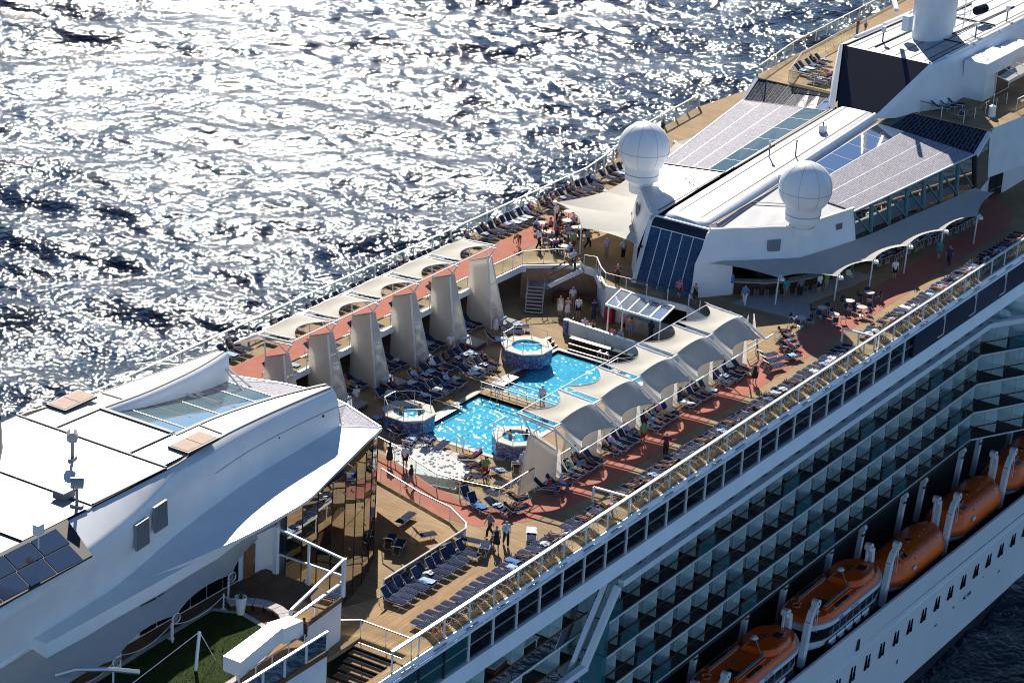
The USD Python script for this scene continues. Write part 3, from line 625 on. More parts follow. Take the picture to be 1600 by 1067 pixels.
def sailset(s):
    side = 'far' if s > 0 else 'near'
    F = thing('shade_structure', f'white steel frame carrying the row of {side} shade sails', 'frame')
    zi, zr, zo = 4.40, 4.22, 2.95
    for i, x in enumerate(TX):
        m = MB(); m.tube([(x, s * 9.55, zi), (x, s * 12.5, zr - 0.05), (x, s * 14.6, zo)], 0.07); part(F, 'cross_bar', m, 'white_metal')
        m = MB(); m.tube([(x + .28, s * 9.6, zi - .35), (x + .28, s * 12.5, zr - .45), (x, s * 14.5, zo)], 0.05)
        for t in (0.15, 0.4, 0.65): m.beam((x, s * (9.55 + 3.0 * t), zi), (x + .28, s * (9.9 + 3.0 * t), zi - .38), .04)
        part(F, 'lower_chord', m, 'white_metal')
    for nm, y, z, r in (('edge_cable', 9.55, zi, .03), ('ridge_bar', 12.5, zr - .05, .075), ('outer_bar', 14.6, zo, .06)):
        for a, b in zip(TX[:-1], TX[1:]):
            m = MB(); m.tube([(a, s * y, z), (b, s * y, z)], r if nm != 'outer_bar' else .035); part(F, nm, m, 'white_metal')
    for x in TX:
        m = MB(); m.beam((x - .05, s * 14.6, zo), (x + 1.2, s * 14.6, zo), .10); part(F, 'end_bracket', m, 'white_metal')
    for i in range(5):
        a, b = TX[i] + 0.72, TX[i + 1] - 0.30
        L = b - a; nu, nv = 15, 19
        V = np.zeros((nu, nv, 3))
        for p in range(nu):
            u = p / (nu - 1); arch = 4 * u * (1 - u)
            for q in range(nv):
                v = q / (nv - 1)
                yin = 9.62 + 1.25 * arch; yout = 14.35 - 0.85 * arch
                if v < 0.62:
                    t = v / 0.62; y = yin + (12.5 - yin) * t; z = zi + (zr - zi) * t + arch * ((.24 if s < 0 else .16) * t ** 1.3 - 0.10 * math.sin(math.pi * t)) - 0.05 * math.sin(math.pi * t)
                else:
                    t = (v - 0.62) / 0.38; y = 12.5 + (yout - 12.5) * t; z = zr + (zo + .05 - zr) * t + arch * ((.24 if s < 0 else .16) * (1 - t) ** 1.2) - 0.10 * math.sin(math.pi * t)
                V[p, q] = (a + L * u, s * y, z + 0.03)
        T = thing('shade_sail', f'cream fabric shade sail, {nth(i + 1)} from the left in the {side} row', 'sail', 'cream shade sails')
        m = MB(); m.grid(V[:, :12]); part(T, 'inner_panel', m, 'sail_cream', smooth=True)
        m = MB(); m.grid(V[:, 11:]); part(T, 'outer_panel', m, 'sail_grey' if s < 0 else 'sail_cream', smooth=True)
        for e_ in (0, -1): m = MB(); m.tube([tuple(V[k, e_]) for k in range(nu)], .03); part(T, 'edge_hem', m, 'sail_cream')
        for k in (0, nu - 1): m = MB(); m.tube([tuple(V[k, q] - np.array([0, 0, .03])) for q in range(nv)], .045); part(T, 'edge_tube', m, 'white_metal')
sailset(1); sailset(-1)

# far terrace edge beams between the towers, white
for i in range(5):
    a, b = TX[i] + 2.0, TX[i + 1] + .5
    m = MB(); m.box(((a + b) / 2, 12.08, -0.22), (b - a, 0.24, 0.50)); T = single('terrace_beam', m, 'white_paint', f'white balcony edge beam in the {nth(i + 1)} gap between the far towers', 'beam', 'balcony edge beams')
    T2 = thing('lamp_housing', f'white floodlight under the balcony edge in the {nth(i + 1)} far tower gap', 'floodlight', 'floodlights under the balcony', ((a + b) / 2 - .6, 11.7, -.62))
    m = MB(); m.box((0, 0, 0), (.5, .3, .26)); part(T2, 'lamp_body', m, 'white_metal'); m = MB(); m.beam((0, .1, .1), (0, .3, .25), .06); part(T2, 'bracket', m, 'white_metal')
m = MB(); m.prism(Polygon([(20, 12.2), (22, 12.15), (26.4, 12.1), (30.0, 8.5), (29.6, 6.6), (27.5, 4.9), (27.2, 5.0), (29.2, 6.7), (29.5, 8.3), (26.2, 11.75), (22, 11.8), (20, 11.85)]), -0.62, -0.05); single('corner_beam', m, 'white_paint', 'curved white balcony edge above the stair and lounge corner', 'beam')

# ---------------------------------------------------------------- hot tubs
def hot_tub(c, r, lab, water_):
    T = thing('hot_tub', lab, 'hot tub', 'raised hot tubs')
    o = ngon(c, r, 8, math.pi / 8)
    m = MB(); m.prism(o.difference(ngon(c, r - .16, 8, math.pi / 8)), -2.9, -1.78)
    part(T, 'mosaic_wall', m, 'mosaic_blue')
    ho = Point(c).buffer(r * 0.60, 24)
    m = MB(); m.prism(ngon(c, r + .06, 8, math.pi / 8).difference(ho), -1.78, -1.68); part(T, 'rim', m, 'stone')
    m = MB(); m.prism(ho.buffer(.02).difference(ho.buffer(-.02)), -2.5, -1.70); m.prism(ho, -2.5, -2.45); part(T, 'basin', m, 'tub_tile' if water_ else 'stone')
    m = MB(); m.prism(ho.buffer(-.01), -1.86, -1.84); part(T, 'water_surface', m, 'pool_water')
    P = [(c[0] + (r - .1) * math.cos(math.pi / 8 + k * math.pi / 4), c[1] + (r - .1) * math.sin(math.pi / 8 + k * math.pi / 4)) for k in range(8)]
    for k in range(8):
        if k in (5, 6): continue
        a, b = P[k], P[(k + 1) % 8]
        m = MB(); m.tube([(*a, -1.7), (*a, -.85), (*b, -.85), (*b, -1.7)], .03); part(T, 'rim_rail', m, 'steel')
hot_tub((-0.95, 4.0), 1.95, 'octagonal mosaic hot tub with bathers, at the far left corner of the nearer pool', False)
hot_tub((15.3, 4.2), 2.0, 'octagonal mosaic hot tub with bubbling blue water beside the farther pool', True)
hot_tub((0.4, -4.5), 1.8, 'hot tub partly under the first near sail, two bathers in it', False)
hot_tub((15.3, -5.2), 1.9, 'hot tub hidden under the fourth near sail', True)
# ladders, bridge
def ladder(p):
    for dy in (-.3, .3):
        m = MB(); m.tube([(0, dy, -.9), (0, dy, .55), (.12, dy, .85), (.4, dy, .9), (.65, dy, .8), (.7, dy, 0)], .03); part(p, 'handrail', m, 'steel')
    m = MB()
    for z in (-.3, -.6): m.beam((0, -.3, z), (0, .3, z), .05)
    part(p, 'rung', m, 'steel')
for (x, y, rz, lab) in ((-1.25, -1.2, math.pi, 'steel pool ladder on the left edge of the nearer pool'), (7.2, 1.9, 0, 'steel pool ladder at the bridge end of the nearer pool'), (18.5, -.6, 0, 'steel pool ladder at the bench end of the farther pool')):
    inst('ladder', ladder, 'pool_ladder', (x, y, -2.9), rz, lab, 'ladder', 'steel pool ladders')
T = thing('pool_bridge', 'narrow stone bridge between the two pools', 'bridge')
m = MB(); m.box((8.1, -.4, -2.90), (1.5, 7.6, .12)); part(T, 'walkway', m, 'sand_deck')
for x in (7.45, 8.75):
    for k in range(5):
        m = MB(); m.tube([(x, 3.2 - k * 1.6, -2.86), (x, 3.2 - k * 1.6, -1.95)], .035); part(T, 'post', m, 'steel')
    m = MB(); m.tube([(x, 3.3, -1.93), (x, -3.4, -1.93)], .04); m.tube([(x, 3.3, -2.4), (x, -3.4, -2.4)], .03); part(T, 'handrail', m, 'white_metal')

# white pebble water bed with paving at the left end of the pools
T = thing('pebble_bed', 'white pebble bed with glass panels beside the left end of the pool', 'pebble bed')
pb = Polygon([(-5.0, 3.0), (-3.2, -0.2), (-4.6, -4.0), (-8.2, -5.0), (-9.2, -1.6), (-7.6, 1.4)])
m = MB(); m.prism(pb, -2.9, -2.62); part(T, 'bed', m, 'pebble_white')
pebbles = MB(); pr_ = random.Random(4)
for _ in range(260):
    x, y = pr_.uniform(-9, -3.2), pr_.uniform(-5, 2.5)
    if pb.contains(Point(x, y).buffer(.1)):
        s_ = trimesh.creation.icosphere(0, pr_.uniform(.06, .15)); s_.vertices *= (1, 1, .6); pebbles.add(s_.vertices + (x, y, -2.61), s_.faces)
part(T, 'pebbles', pebbles, 'pebble_white', kind='stuff')
for k in range(7):
    m = MB(); m.box((-3.3 - (k // 4) * .0, 1.6 - k * .82, -2.84), (1.1, .74, .14), rz=.25); part(T, 'paving_slab', m, 'grey_stone')
m = MB(); m.quad((-8.9, -.6, -2.6), (-7.4, 1.3, -2.6), (-7.4, 1.3, -1.9), (-8.9, -.6, -1.9)); m.quad((-9.2, -1.6, -2.6), (-8.2, -5, -2.6), (-8.2, -5, -1.95), (-9.2, -1.6, -1.95)); part(T, 'glass_panel', m, 'frost_glass')

# ---------------------------------------------------------------- front pavilion (left): winged white roof
A = thing('front_pavilion', 'white winged pavilion roof at the lower left with glass trough and curved glass wall', 'pavilion')
SEC = [(-22.6, [(4.0, 9.72), (4.55, 9.66), (4.85, 9.48), (5.10, 9.05), (5.2, 8.5), (5.3, 7.15)], (7.3, 6.65)),
       (-28.0, [(3.0, 10.06), (4.62, 10.00), (4.98, 9.82), (5.24, 9.38), (5.34, 8.8), (5.42, 7.05)], (8.6, 6.62)),
       (-32.5, [(2.7, 10.32), (4.8, 10.24), (5.2, 10.05), (5.5, 9.6), (5.6, 8.9), (5.7, 7.0)], (9.5, 6.58)),
       (-36.0, [(2.81, 10.5), (5.2, 10.42), (5.62, 10.2), (5.92, 9.7), (6.02, 8.9), (6.1, 6.9)], (9.4, 6.45)),
       (-40.2, [(0.0, 10.66), (5.8, 10.6), (6.2, 10.25), (6.5, 9.75), (6.6, 8.9), (6.5, 6.6)], (8.7, 6.15)),
       (-46.0, [(0.0, 10.66), (5.8, 10.6), (7.2, 9.9), (7.55, 9.45), (7.6, 8.7), (7.1, 5.9)], (7.4, 5.65)),
       (-53.0, [(0.0, 10.66), (5.9, 10.6), (8.1, 9.75), (8.5, 9.35), (8.5, 8.7), (7.4, 5.4)], (7.5, 5.3)),
       (-66.0, [(0.0, 10.66), (6.0, 10.6), (8.9, 9.65), (9.3, 9.25), (9.3, 8.6), (7.7, 5.0)], (7.8, 4.9))]
def refine(sec, n=4):
    out = []
    X = [s[0] for s in sec]; arr = np.array([list(s[1]) + [s[2]] for s in sec], float)
    from scipy.interpolate import PchipInterpolator
    f = PchipInterpolator([-x for x in X], arr)
    xs = []
    for a, b in zip(X[:-1], X[1:]): xs += list(np.linspace(a, b, n, endpoint=False))
    xs.append(X[-1])
    return [(x, f(-x)) for x in xs]
RS = refine(SEC)
front = [r for r in RS if r[0] >= -36.01]; back = [r for r in RS if r[0] <= -35.99]
def strip(rows, i, j, s): return np.array([[(x, s * a[k][0], a[k][1]) for k in range(i, j + 1)] for x, a in rows])
for s in (-1, 1):
    sd_ = 'near' if s < 0 else 'far'
    m = MB(); m.grid(strip(front, 0, 1, s)); part(A, 'wing_roof', m, 'white_roof', smooth=25)
    m = MB(); m.grid(strip(RS, 1, 5, s)); part(A, 'wing_side', m, 'white_paint', smooth=40)
    m = MB(); m.grid(strip(RS, 5, 6, s)); 
    m.poly([(-22.6, s * 5.3, 7.15), (-22.6, s * 7.3, 6.65), (-20.0, s * 6.7, 6.6)]); part(A, 'skirt_roof', m, 'white_paint', smooth=25)
    m = MB(); e = strip(RS, 6, 6, s)[:, 0]; e = np.vstack([[(-20.0, s * 6.7, 6.6)], e]); e = e[e[:, 0] > -46.3]
    for a, b in zip(e[:-1], e[1:]): m.beam(a - (0, 0, .10), b - (0, 0, .10), .22, .20)
    part(A, 'gutter', m, 'white_metal')
    m = MB()
    for a, b in zip(e[:-1], e[1:]): m.quad(a - (0, 0, .2), b - (0, 0, .2), b + (0, -s * .9, -.55), a + (0, -s * .9, -.55))
    part(A, 'eave_soffit', m, 'white_paint')
    # wing inner wall and front end
    m = MB(); inner = strip(front, 0, 0, s)[:, 0]
    low = np.array([(x, y, 10.3 - (x + 36) * 0.185) for x, y, z in inner])
    sh = inner + np.array([0, -s * .34, -.34])
    m.grid(np.stack([inner + (0, 0, .0), inner + np.array([0, -s * .14, -.05]), inner + np.array([0, -s * .26, -.16]), sh, inner + np.array([0, -s * .38, -.7]), low + np.array([0, -s * .38, 0])], 1)); part(A, 'wing_inner_wall', m, 'white_paint', smooth=40)
    m = MB(); p = [(-22.6, s * y, z) for y, z in SEC[0][1]]; lowf = (-22.6, s * 4.0, low[0][2]); m.poly([p[0], p[1], p[2], p[3], p[4], (-22.3, s * 5.3, 7.1), (-22.3, s * 4.0, low[0][2])]); part(A, 'wing_end', m, 'white_paint')
    # dark seams: inner edge band, outer seam, panel seam, hatch
    m = MB()
    for a, b in zip(inner[:-1], inner[1:]): m.beam(a + (0, s * .14, .02), b + (0, s * .14, .02), .22, .06)
    m.beam(inner[0] + (0, s * .1, .02), (-22.65, s * 4.4, 9.66), .12, .06)
    part(A, 'gutter_seam', m, 'black_seam')
    m = MB(); e = strip(RS, 1, 1, s)[:, 0]
    for a, b in zip(e[:-1], e[1:]): m.beam(a + (0, 0, .012), b + (0, 0, .012), .09 if a[0] > -40 else .12, .05)
    part(A, 'edge_seam', m, 'louvre_grey' if False else 'black_seam')
    m = MB(); m.beam((-33.8, s * 2.98, 10.42), (-33.8, s * 4.7, 10.36), .10, .05); part(A, 'panel_seam', m, 'black_seam')
    m = MB(); m.box((-36.5, s * 4.75, 10.68), (2.9, 1.55, .16)); part(A, 'roof_hatch', m, 'black_seam')
    for q in (-.68, .68): m = MB(); m.box((-36.5 + q, s * 4.75, 10.765), (1.28, 1.28, .03)); part(A, 'hatch_pane', m, 'terracotta')
    # side joint of the wing with rivets
    m = MB(); e = strip(front, 4, 4, s)[:, 0]
    for a, b in zip(e[:-1], e[1:]): m.beam(a + (0, s * .012, 0), b + (0, s * .012, 0), .03, .03)
    part(A, 'side_joint', m, 'louvre_grey')
    for x, y, z in ((-24.3, 5.22, 8.42), (-29.0, 5.32, 8.6), (-33.2, 5.58, 8.7)):
        m = MB(); m.tm(trimesh.creation.icosphere(1, .09).apply_translation((x, s * (y + .02), z))); part(A, 'vent_cap', m, 'black_seam')
# main roof boards
for k in range(10):
    y0 = -5.7 + k * 1.14
    m = MB(); m.slab([(-46.6, y0 + .02, 10.70), (-40.3, y0 + .02, 10.70), (-40.3, y0 + 1.11, 10.70), (-46.6, y0 + 1.11, 10.70)], .05); part(A, 'roof_board', m, 'white_roof')
for k in range(5):
    y0 = -2.7 + k * 1.08
    m = MB(); m.slab([(-40.1, y0 + .02, 10.68), (-36.1, y0 + .02, 10.56), (-36.1, y0 + 1.05, 10.56), (-40.1, y0 + 1.05, 10.68)], .05); part(A, 'roof_board', m, 'white_roof')
for s in (-1, 1):
    for k in range(2):
        y0 = 2.85 + k * 1.2 + (.0 if s > 0 else 0)
        m = MB(); m.slab([(-40.1, s * (y0 + .02), 10.66), (-36.1, s * (y0 + .02), 10.54), (-36.1, s * (y0 + 1.15), 10.52), (-40.1, s * (y0 + 1.3), 10.64)], .05); part(A, 'roof_board', m, 'white_roof')
m = MB(); m.quad((-47, -5.9, 10.62), (-36, -5.2, 10.44), (-36, 5.2, 10.44), (-47, 5.9, 10.62)); m.quad((-66, -6, 10.62), (-47, -5.9, 10.62), (-47, 5.9, 10.62), (-66, 6, 10.62)); part(A, 'roof_deck', m, 'dark_roof')
m = MB(); m.beam((-40.2, -5.75, 10.74), (-40.2, 5.75, 10.74), .14, .07); m.beam((-36.05, -2.8, 10.62), (-36.05, 2.8, 10.62), .28, .10); m.beam((-40.2, 2.83, 10.72), (-36.0, 2.81, 10.6), .10, .06); m.beam((-40.2, -2.83, 10.72), (-36.0, -2.81, 10.6), .10, .06); m.beam((-46.6, -5.75, 10.74), (-40.2, -5.75, 10.70), .10, .07); part(A, 'roof_seam', m, 'black_seam')
# glass trough, nose of patterned glass
xs = np.linspace(-36, -22.8, 7)
for a, b in zip(xs[:-1], xs[1:]):
    for s in (-1, 1):
        ya, yb = np.interp(a, [-36, -22.8], [2.8, 4.0]), np.interp(b, [-36, -22.8], [2.8, 4.0]); za, zb = 10.28 - (a + 36) * .185, 10.28 - (b + 36) * .185
        m = MB(); m.quad((a + .03, s * .03, za), (b - .03, s * .03, zb), (b - .03, s * yb, zb), (a + .03, s * ya, za)); part(A, 'trough_pane', m, 'roof_glass')
m = MB(); m.beam((-36, 0, 10.3), (-22.8, 0, 7.2), .04)
for x in xs[1::2]: m.beam((x, -3.9, 10.3 - (x + 36) * .185), (x, 3.9, 10.3 - (x + 36) * .185), .04)
part(A, 'trough_bar', m, 'white_metal')
NZ = 10.28 + 13.2 * -.185
nose_in = [(-22.6, -5.3, 7.12), (-22.8, -4.0, NZ), (-22.8, 0.0, NZ), (-22.8, 4.0, NZ), (-22.6, 5.3, 7.12)]
nose_out = [(-20.0, -6.7, 6.6), (-18.3, -2.7, 6.5), (-17.8, 0.0, 6.5), (-18.3, 2.7, 6.5), (-20.0, 6.7, 6.6)]
for k in range(4):
    m = MB(); m.quad(nose_in[k], nose_out[k], nose_out[k + 1], nose_in[k + 1]); part(A, 'nose_panel', m, 'solar_glass')
m = MB()
for k in range(5): m.beam(nose_in[k], nose_out[k], .08)
for k in range(4): m.beam(nose_out[k], nose_out[k + 1], .14); m.beam(nose_in[k], nose_in[k + 1], .07)
part(A, 'nose_frame', m, 'white_metal')
m = MB()
for (p, q) in (((-20.6, 5.0, 9.0), (-24.0, 1.2, 7.6)), ((-23.0, 4.2, 9.2), (-21.9, 1.1, 7.0)), ((-23.0, 4.2, 9.2), (-23.6, 1.0, 7.5)), ((-29.0, 3.4, 9.6), (-27.0, 1.4, 8.2)), ((-29.0, 3.4, 9.6), (-25.2, 1.7, 7.8)), ((-27.0, 1.4, 8.2), (-25.2, 1.7, 7.8))):
    if p[0] > -21: continue
    m.tube([p, q], .075)
part(A, 'tube_strut', m, 'white_metal')
# curved glass wall under the eave
gw = [(-18.0, 0.0), (-18.7, -3.2), (-20.1, -6.6)] + [(-20.1 - 1.62 * k, -6.6 - [0, .75, 1.4, 1.85, 2.2, 2.4, 2.5, 2.55, 2.55][k]) for k in range(1, 9)]
for k, (a, b) in enumerate(zip(gw[:-1], gw[1:])):
    for z0, z1 in ((-2.85, -.1), (-.05, 2.6), (2.65, 6.35)):
        m = MB(); m.quad((a[0], a[1], z0), (b[0], b[1], z0), (b[0], b[1], z1), (a[0], a[1], z1)); part(A, 'wall_pane', m, 'mirror_glass')
m = MB()
for k, a in enumerate(gw): m.beam((*a, -2.9), (*a, 6.4), .05, .06)
part(A, 'wall_mullion', m, 'black_seam')
m = MB(); rr = random.Random(9)
for k in range(26):   # teal and blue glints of the bracing behind the glass
    j = rr.randrange(2, len(gw) - 1); a, b = gw[j], gw[j + 1]; t = rr.random(); p = np.array([a[0] + (b[0] - a[0]) * t, a[1] + (b[1] - a[1]) * t - .03, rr.uniform(-1.5, 5.4)]); ang = rr.choice([.7, -.7, .5])
    d = np.array([b[0] - a[0], b[1] - a[1], 0]); d /= np.linalg.norm(d); L = rr.uniform(.3, .7)
    m.beam(p - d * L * math.cos(ang) / 2 - (0, 0, L * math.sin(ang) / 2), p + d * L * math.cos(ang) / 2 + (0, 0, L * math.sin(ang) / 2), .02, .10)
part(A, 'glass_bracing', m, 'teal_metal', kind='stuff')
m = MB(); m.box((-42, -2, 1.6), (23.0, 13.0, 8.4)); m.box((-26.0, -2, 1.5), (9, 6.0, 8.6)); part(A, 'inner_block', m, 'white_paint')
m = MB(); m.quad((-36.9, -8.55, 2.9), (-33.2, -8.75, 2.9), (-33.2, -8.75, 5.4), (-36.9, -8.55, 5.4)); part(A, 'white_wall', m, 'white_paint')
m = MB(); m.box((-36.0, -8.7, 3.95), (.95, .1, 2.05)); d = part(A, 'door', m, 'wood_rail'); m = MB(); m.box((-35.7, -8.77, 3.9), (.08, .06, .2)); part(d, 'handle', m, 'steel')
for i in range(6):
    m = MB(); m.box((-37.6 - i * 1.5, -8.56, 4.0), (1.35, .08, 1.9)); part(A, 'shop_window', m, 'dark_glass')
for (x0, z0) in ((-45.4, 9.02), (-43.5, 9.35)):   # side louvres
    for s in (-1, 1):
        yy = 7.2 if x0 < -45 else 6.95
        m = MB(); m.box((x0 + 1.0, s * (yy + .28), z0 - .45), (1.3, .16, 1.6), rz=s * -.12, rx=s * .05); lv = part(A, 'louvre', m, 'louvre_grey')
        m = MB()
        for q in range(9): m.box((x0 + 1.0 - .58 + q * .145, s * (yy + .36 - (-.58 + q * .145) * .12), z0 - .45), (.05, .05, 1.5), rx=s * .05)
        part(lv, 'louvre_slat', m, 'rubber_grey')
# dark skylight panel on the near roof slope
for s in (-1,):
    z = lambda y: 10.74 - (abs(y) - 6) * .36
    m = MB(); m.slab([(-63, s * 6.0, z(6) + .05), (-49.0, s * 6.0, z(6) + .05), (-50.0, s * 8.7, z(8.7) + .07), (-63, s * 8.9, z(8.9) + .07)], .12); sk = part(A, 'skylight_frame', m, 'black_seam')
    for k in range(6):
        for q in range(2):
            y0, y1 = 6.25 + q * 1.25, 7.42 + q * 1.25; x0 = -50.2 - k * 2.1 - (q * .35)
            m = MB(); m.slab([(x0 - 2.0, s * y0, z(y0) + .09), (x0, s * y0, z(y0) + .09), (x0 - .2, s * y1, z(y1) + .09), (x0 - 2.2, s * y1, z(y1) + .09)], .03); part(A, 'skylight_pane', m, 'brown_glass')
m = MB(); m.quad((-52.4, -5.85, 10.74), (-47.1, -5.85, 10.74), (-47.1, -3.8, 10.74), (-52.4, -3.8, 10.74)); part(A, 'grey_roof_patch', m, 'grey_roof')
for k in range(3): m = MB(); m.slab([(-56, -5.8 + k * .72, 10.72), (-48.2, -5.8 + k * .72, 10.72), (-48.2, -5.15 + k * .72, 10.72), (-56, -5.15 + k * .72, 10.72)], .03) if False else None
# roof equipment
def searchlight(p):
    m = MB(); m.box((0, 0, .08), (.7, .3, .16)); part(p, 'base', m, 'louvre_grey')
    m = MB(); m.beam((0, 0, .1), (0, 0, 1.1), .14); part(p, 'post', m, 'rubber_grey')
    m = MB(); m.tube([(-.35, -.15, 1.5), (.3, .15, 1.5)], .33, 10); part(p, 'lamp_head', m, 'louvre_grey')
    m = MB(); m.tube([(-.1, -.35, 1.5), (0, -.3, 1.1), (0, .3, 1.1), (.1, .35, 1.5)], .04); part(p, 'yoke', m, 'rubber_grey')
inst('searchlight', searchlight, 'searchlight', (-42.8, -.9, 10.7), 0.3, 'grey searchlight standing in the middle of the white front roof', 'searchlight')
inst('searchlight', searchlight, 'searchlight', (-47.4, -5.3, 10.72), 1.8, 'searchlight at the grey corner of the front roof, cable running from it', 'searchlight')
T = thing('roof_box', 'small dark box hatch on the grey part of the front roof', 'hatch'); m = MB(); m.box((-46.9, -3.9, 10.95), (.95, .8, .45)); part(T, 'box', m, 'dark_roof'); m = MB(); m.box((-46.9, -3.9, 11.2), (1.05, .9, .06)); part(T, 'lid', m, 'grey_roof')
m = MB(); m.beam((-52.4, -7.0, 10.6), (-52.4, -7.0, 11.5), .06); m.box((-52.4, -7.0, 11.8), (.5, .4, .6)); single('floodlight', m, 'white_metal', 'white floodlight on a thin post beside the dark skylight', 'floodlight')
# awning of the pavilion
def awning(T, inner, outer, sag=.5, m_='awning', n=9, hang=.35):
    for k in range(len(outer) - 1):
        V = np.zeros((n, 10, 3))
        for p in range(n):
            u = p / (n - 1); I = np.array(lerp(inner[k], inner[k + 1], u)); O = np.array(lerp(outer[k], outer[k + 1], u))
            arch = 4 * u * (1 - u); O = O + (I - O) * .12 * arch; O[2] += .12 * arch
            for q in range(10):
                v = q / 9; P = I + (O - I) * v; P[2] -= sag * math.sin(math.pi * v) * .5 * (1 - .3 * arch); V[p, q] = P
        m = MB(); m.grid(V[:, :8]); part(T, 'fabric_panel', m, m_, smooth=True)
        m = MB(); m.grid(V[:, 7:]); part(T, 'edge_panel', m, m_, smooth=True)
T = thing('pavilion_awning', 'long grey white scalloped awning along the pavilion wall at lower left', 'awning')
awning(T, [(-35.2, -8.6, 5.6), (-38.6, -8.0, 5.65), (-44.4, -7.3, 5.4), (-50.3, -7.4, 5.2), (-58, -7.6, 5.0)], [(-35.5, -8.9, 5.3), (-38.8, -9.6, 4.5), (-44.7, -10.3, 4.5), (-50.6, -11.0, 4.5), (-58.5, -11.9, 4.5)], .3)
for i, (x, y) in enumerate(((-38.9, -9.75), (-44.8, -10.45), (-50.7, -11.15))):
    m = MB(); m.tube([(x + .35 * math.cos(a), y + .1, 4.35 + .3 * math.sin(a)) for a in np.linspace(0, 2 * math.pi, 12, endpoint=False)], .05, closed=True); m.beam((x - .2, y, 4.3), (x + .2, y + .2, 4.4), .12); part(T, 'tension_ring', m, 'steel')
    m = MB(); m.tube([(x - .3, y + .1, 2.9), (x - .3, y + .1, 4.4)], .06); part(T, 'pole', m, 'white_metal')

# ---------------------------------------------------------------- raised lawn deck at lower left
LD = Polygon([(-34.5, -8.8), (-34.5, -14.5), (-40.3, -15.0), (-40.3, -17.75), (-66, -17.75), (-66, -7.2), (-38, -7.2)])
m = MB(); m.prism(LD, 2.60, 2.90); LW = struct('lawn_deck', m, 'wet_deck')
pl_ = Polygon([(-34.6, -13.6), (-34.6, -14.45), (-40.4, -14.9), (-40.4, -17.6), (-66, -17.6), (-66, -16.3), (-41.8, -15.2), (-40.2, -13.8)])
m = MB(); m.prism(pl_, 2.902, 2.91); part(LW, 'plank_path', m, 'teak_deck')
m = MB(); m.prism(LD.buffer(-.05).difference(LD.buffer(-.3)), .02, 2.6); part(LW, 'deck_wall', m, 'white_paint')
lawn = Polygon([(-40.9, -9.9), (-40.3, -11.2), (-40.7, -13.0), (-42.0, -14.6), (-44.5, -15.3), (-66, -15.6), (-66, -10.6), (-50, -10.2), (-45, -10.0)]).buffer(.2)
m = MB(); m.prism(lawn.buffer(.35).difference(lawn), 2.905, 2.96); part(LW, 'lawn_kerb', m, 'grey_stone')
m = MB(); m.prism(lawn, 2.905, 2.95); struct('lawn', m, 'lawn_green')
gb = MB(); gr = random.Random(2)
for _ in range(9000):
    x, y = gr.uniform(-56, -40.3), gr.uniform(-15.5, -9.8)
    if lawn.contains(Point(x, y)):
        a = gr.random() * 6.28; h = gr.uniform(.03, .07); dx, dy = .02 * math.cos(a), .02 * math.sin(a)
        gb.add([(x - dx, y - dy, 2.95), (x + dx, y + dy, 2.95), (x + gr.uniform(-.03, .03), y + gr.uniform(-.03, .03), 2.95 + h)], [[0, 1, 2]])
single('grass', gb, 'lawn_green', 'short green grass of the round lawn at the lower left', 'grass', kind='stuff')
rail('glass railing of the raised lawn deck over the ship edge at lower left', [(-40.3, -17.65), (-62, -17.65)], z=2.9, h=1.2, post=1.9, bar=.14, postw=.12, name='lawn_railing')
T = rail('slanting white framed wind screen between lawn deck and lounger deck', [(-34.6, -9.6), (-34.5, -14.5)], z=2.9, h=1.35, post=2.4, bar=.14, postw=.12, name='wind_screen')
m = MB(); m.beam((-34.6, -9.6, 2.9), (-34.6, -9.6, 6.0), .28); m.beam((-34.5, -14.5, 2.9), (-34.5, -14.5, 5.4), .2); m.beam((-34.6, -9.6, 5.9), (-34.5, -14.5, 5.35), .12); m.beam((-34.6, -12, 2.9), (-34.6, -12, 5.6), .12); m.beam((-34.5, -14.5, 5.35), (-40.2, -14.95, 4.5), .13); m.beam((-40.2, -14.95, 2.9), (-40.2, -14.95, 4.5), .16); part(T, 'screen_frame', m, 'white_metal')
for (a, b) in (((-34.6, -9.8), (-34.6, -11.9)), ((-34.6, -12.1), (-34.52, -14.4))):
    m = MB(); m.quad((*a, 4.3), (*b, 4.3), (*b, 5.3), (*a, 5.6)); part(T, 'upper_pane', m, 'dark_glass')
rail('glass railing of the lawn deck above its white wall', [(-34.5, -14.5), (-40.2, -14.95)], z=2.9, h=1.0, post=2.8, bar=.16, name='lawn_railing')
rail('brown topped railing around the open stairwell on the lower left deck', [(-34.4, -13.9), (-33.4, -15.1), (-33.4, -18.8)], post=1.8, top='dark_wood', name='stairwell_railing')
T = thing('open_stairs', 'teak stairs leading down beside the near railing at lower left', 'stairs')
for k in range(9):
    m = MB(); m.box((-34.1 - k * .5, -16.9, -.18 - k * .28), (.5, 3.2, .08)); st = part(T, 'step', m, 'teak_deck'); m = MB(); m.box((-33.88 - k * .5, -16.9, -.13 - k * .28), (.05, 3.2, .03)); part(T, 'step_nosing', m, 'white_metal')
def planter(p):
    m = MB(); m.lathe([(.0, 0), (.22, 0), (.36, 1.15), (.30, 1.15), (.28, 1.0), (0, 1.0)], n=18); part(p, 'pot', m, 'white_metal', smooth=40)
    m = MB(); q = random.Random(1)
    for _ in range(60):
        a, r, h = q.random() * 6.28, q.uniform(.03, .32), q.uniform(1.1, 1.55); m.tube([(0, 0, 1.0), (r * .5 * math.cos(a), r * .5 * math.sin(a), h * .9), (r * math.cos(a), r * math.sin(a), h)], [.015, .012, .003], 3)
    part(p, 'plant', m, 'plant_green')
inst('planter', planter, 'planter', (-40.0, -11.2, 2.9), 0, 'tall white tapered planter pot at the edge of the lawn', 'planter')
T = thing('curved_bench', 'low curved bench wrapping the end of the lawn beside the white planter', 'bench')
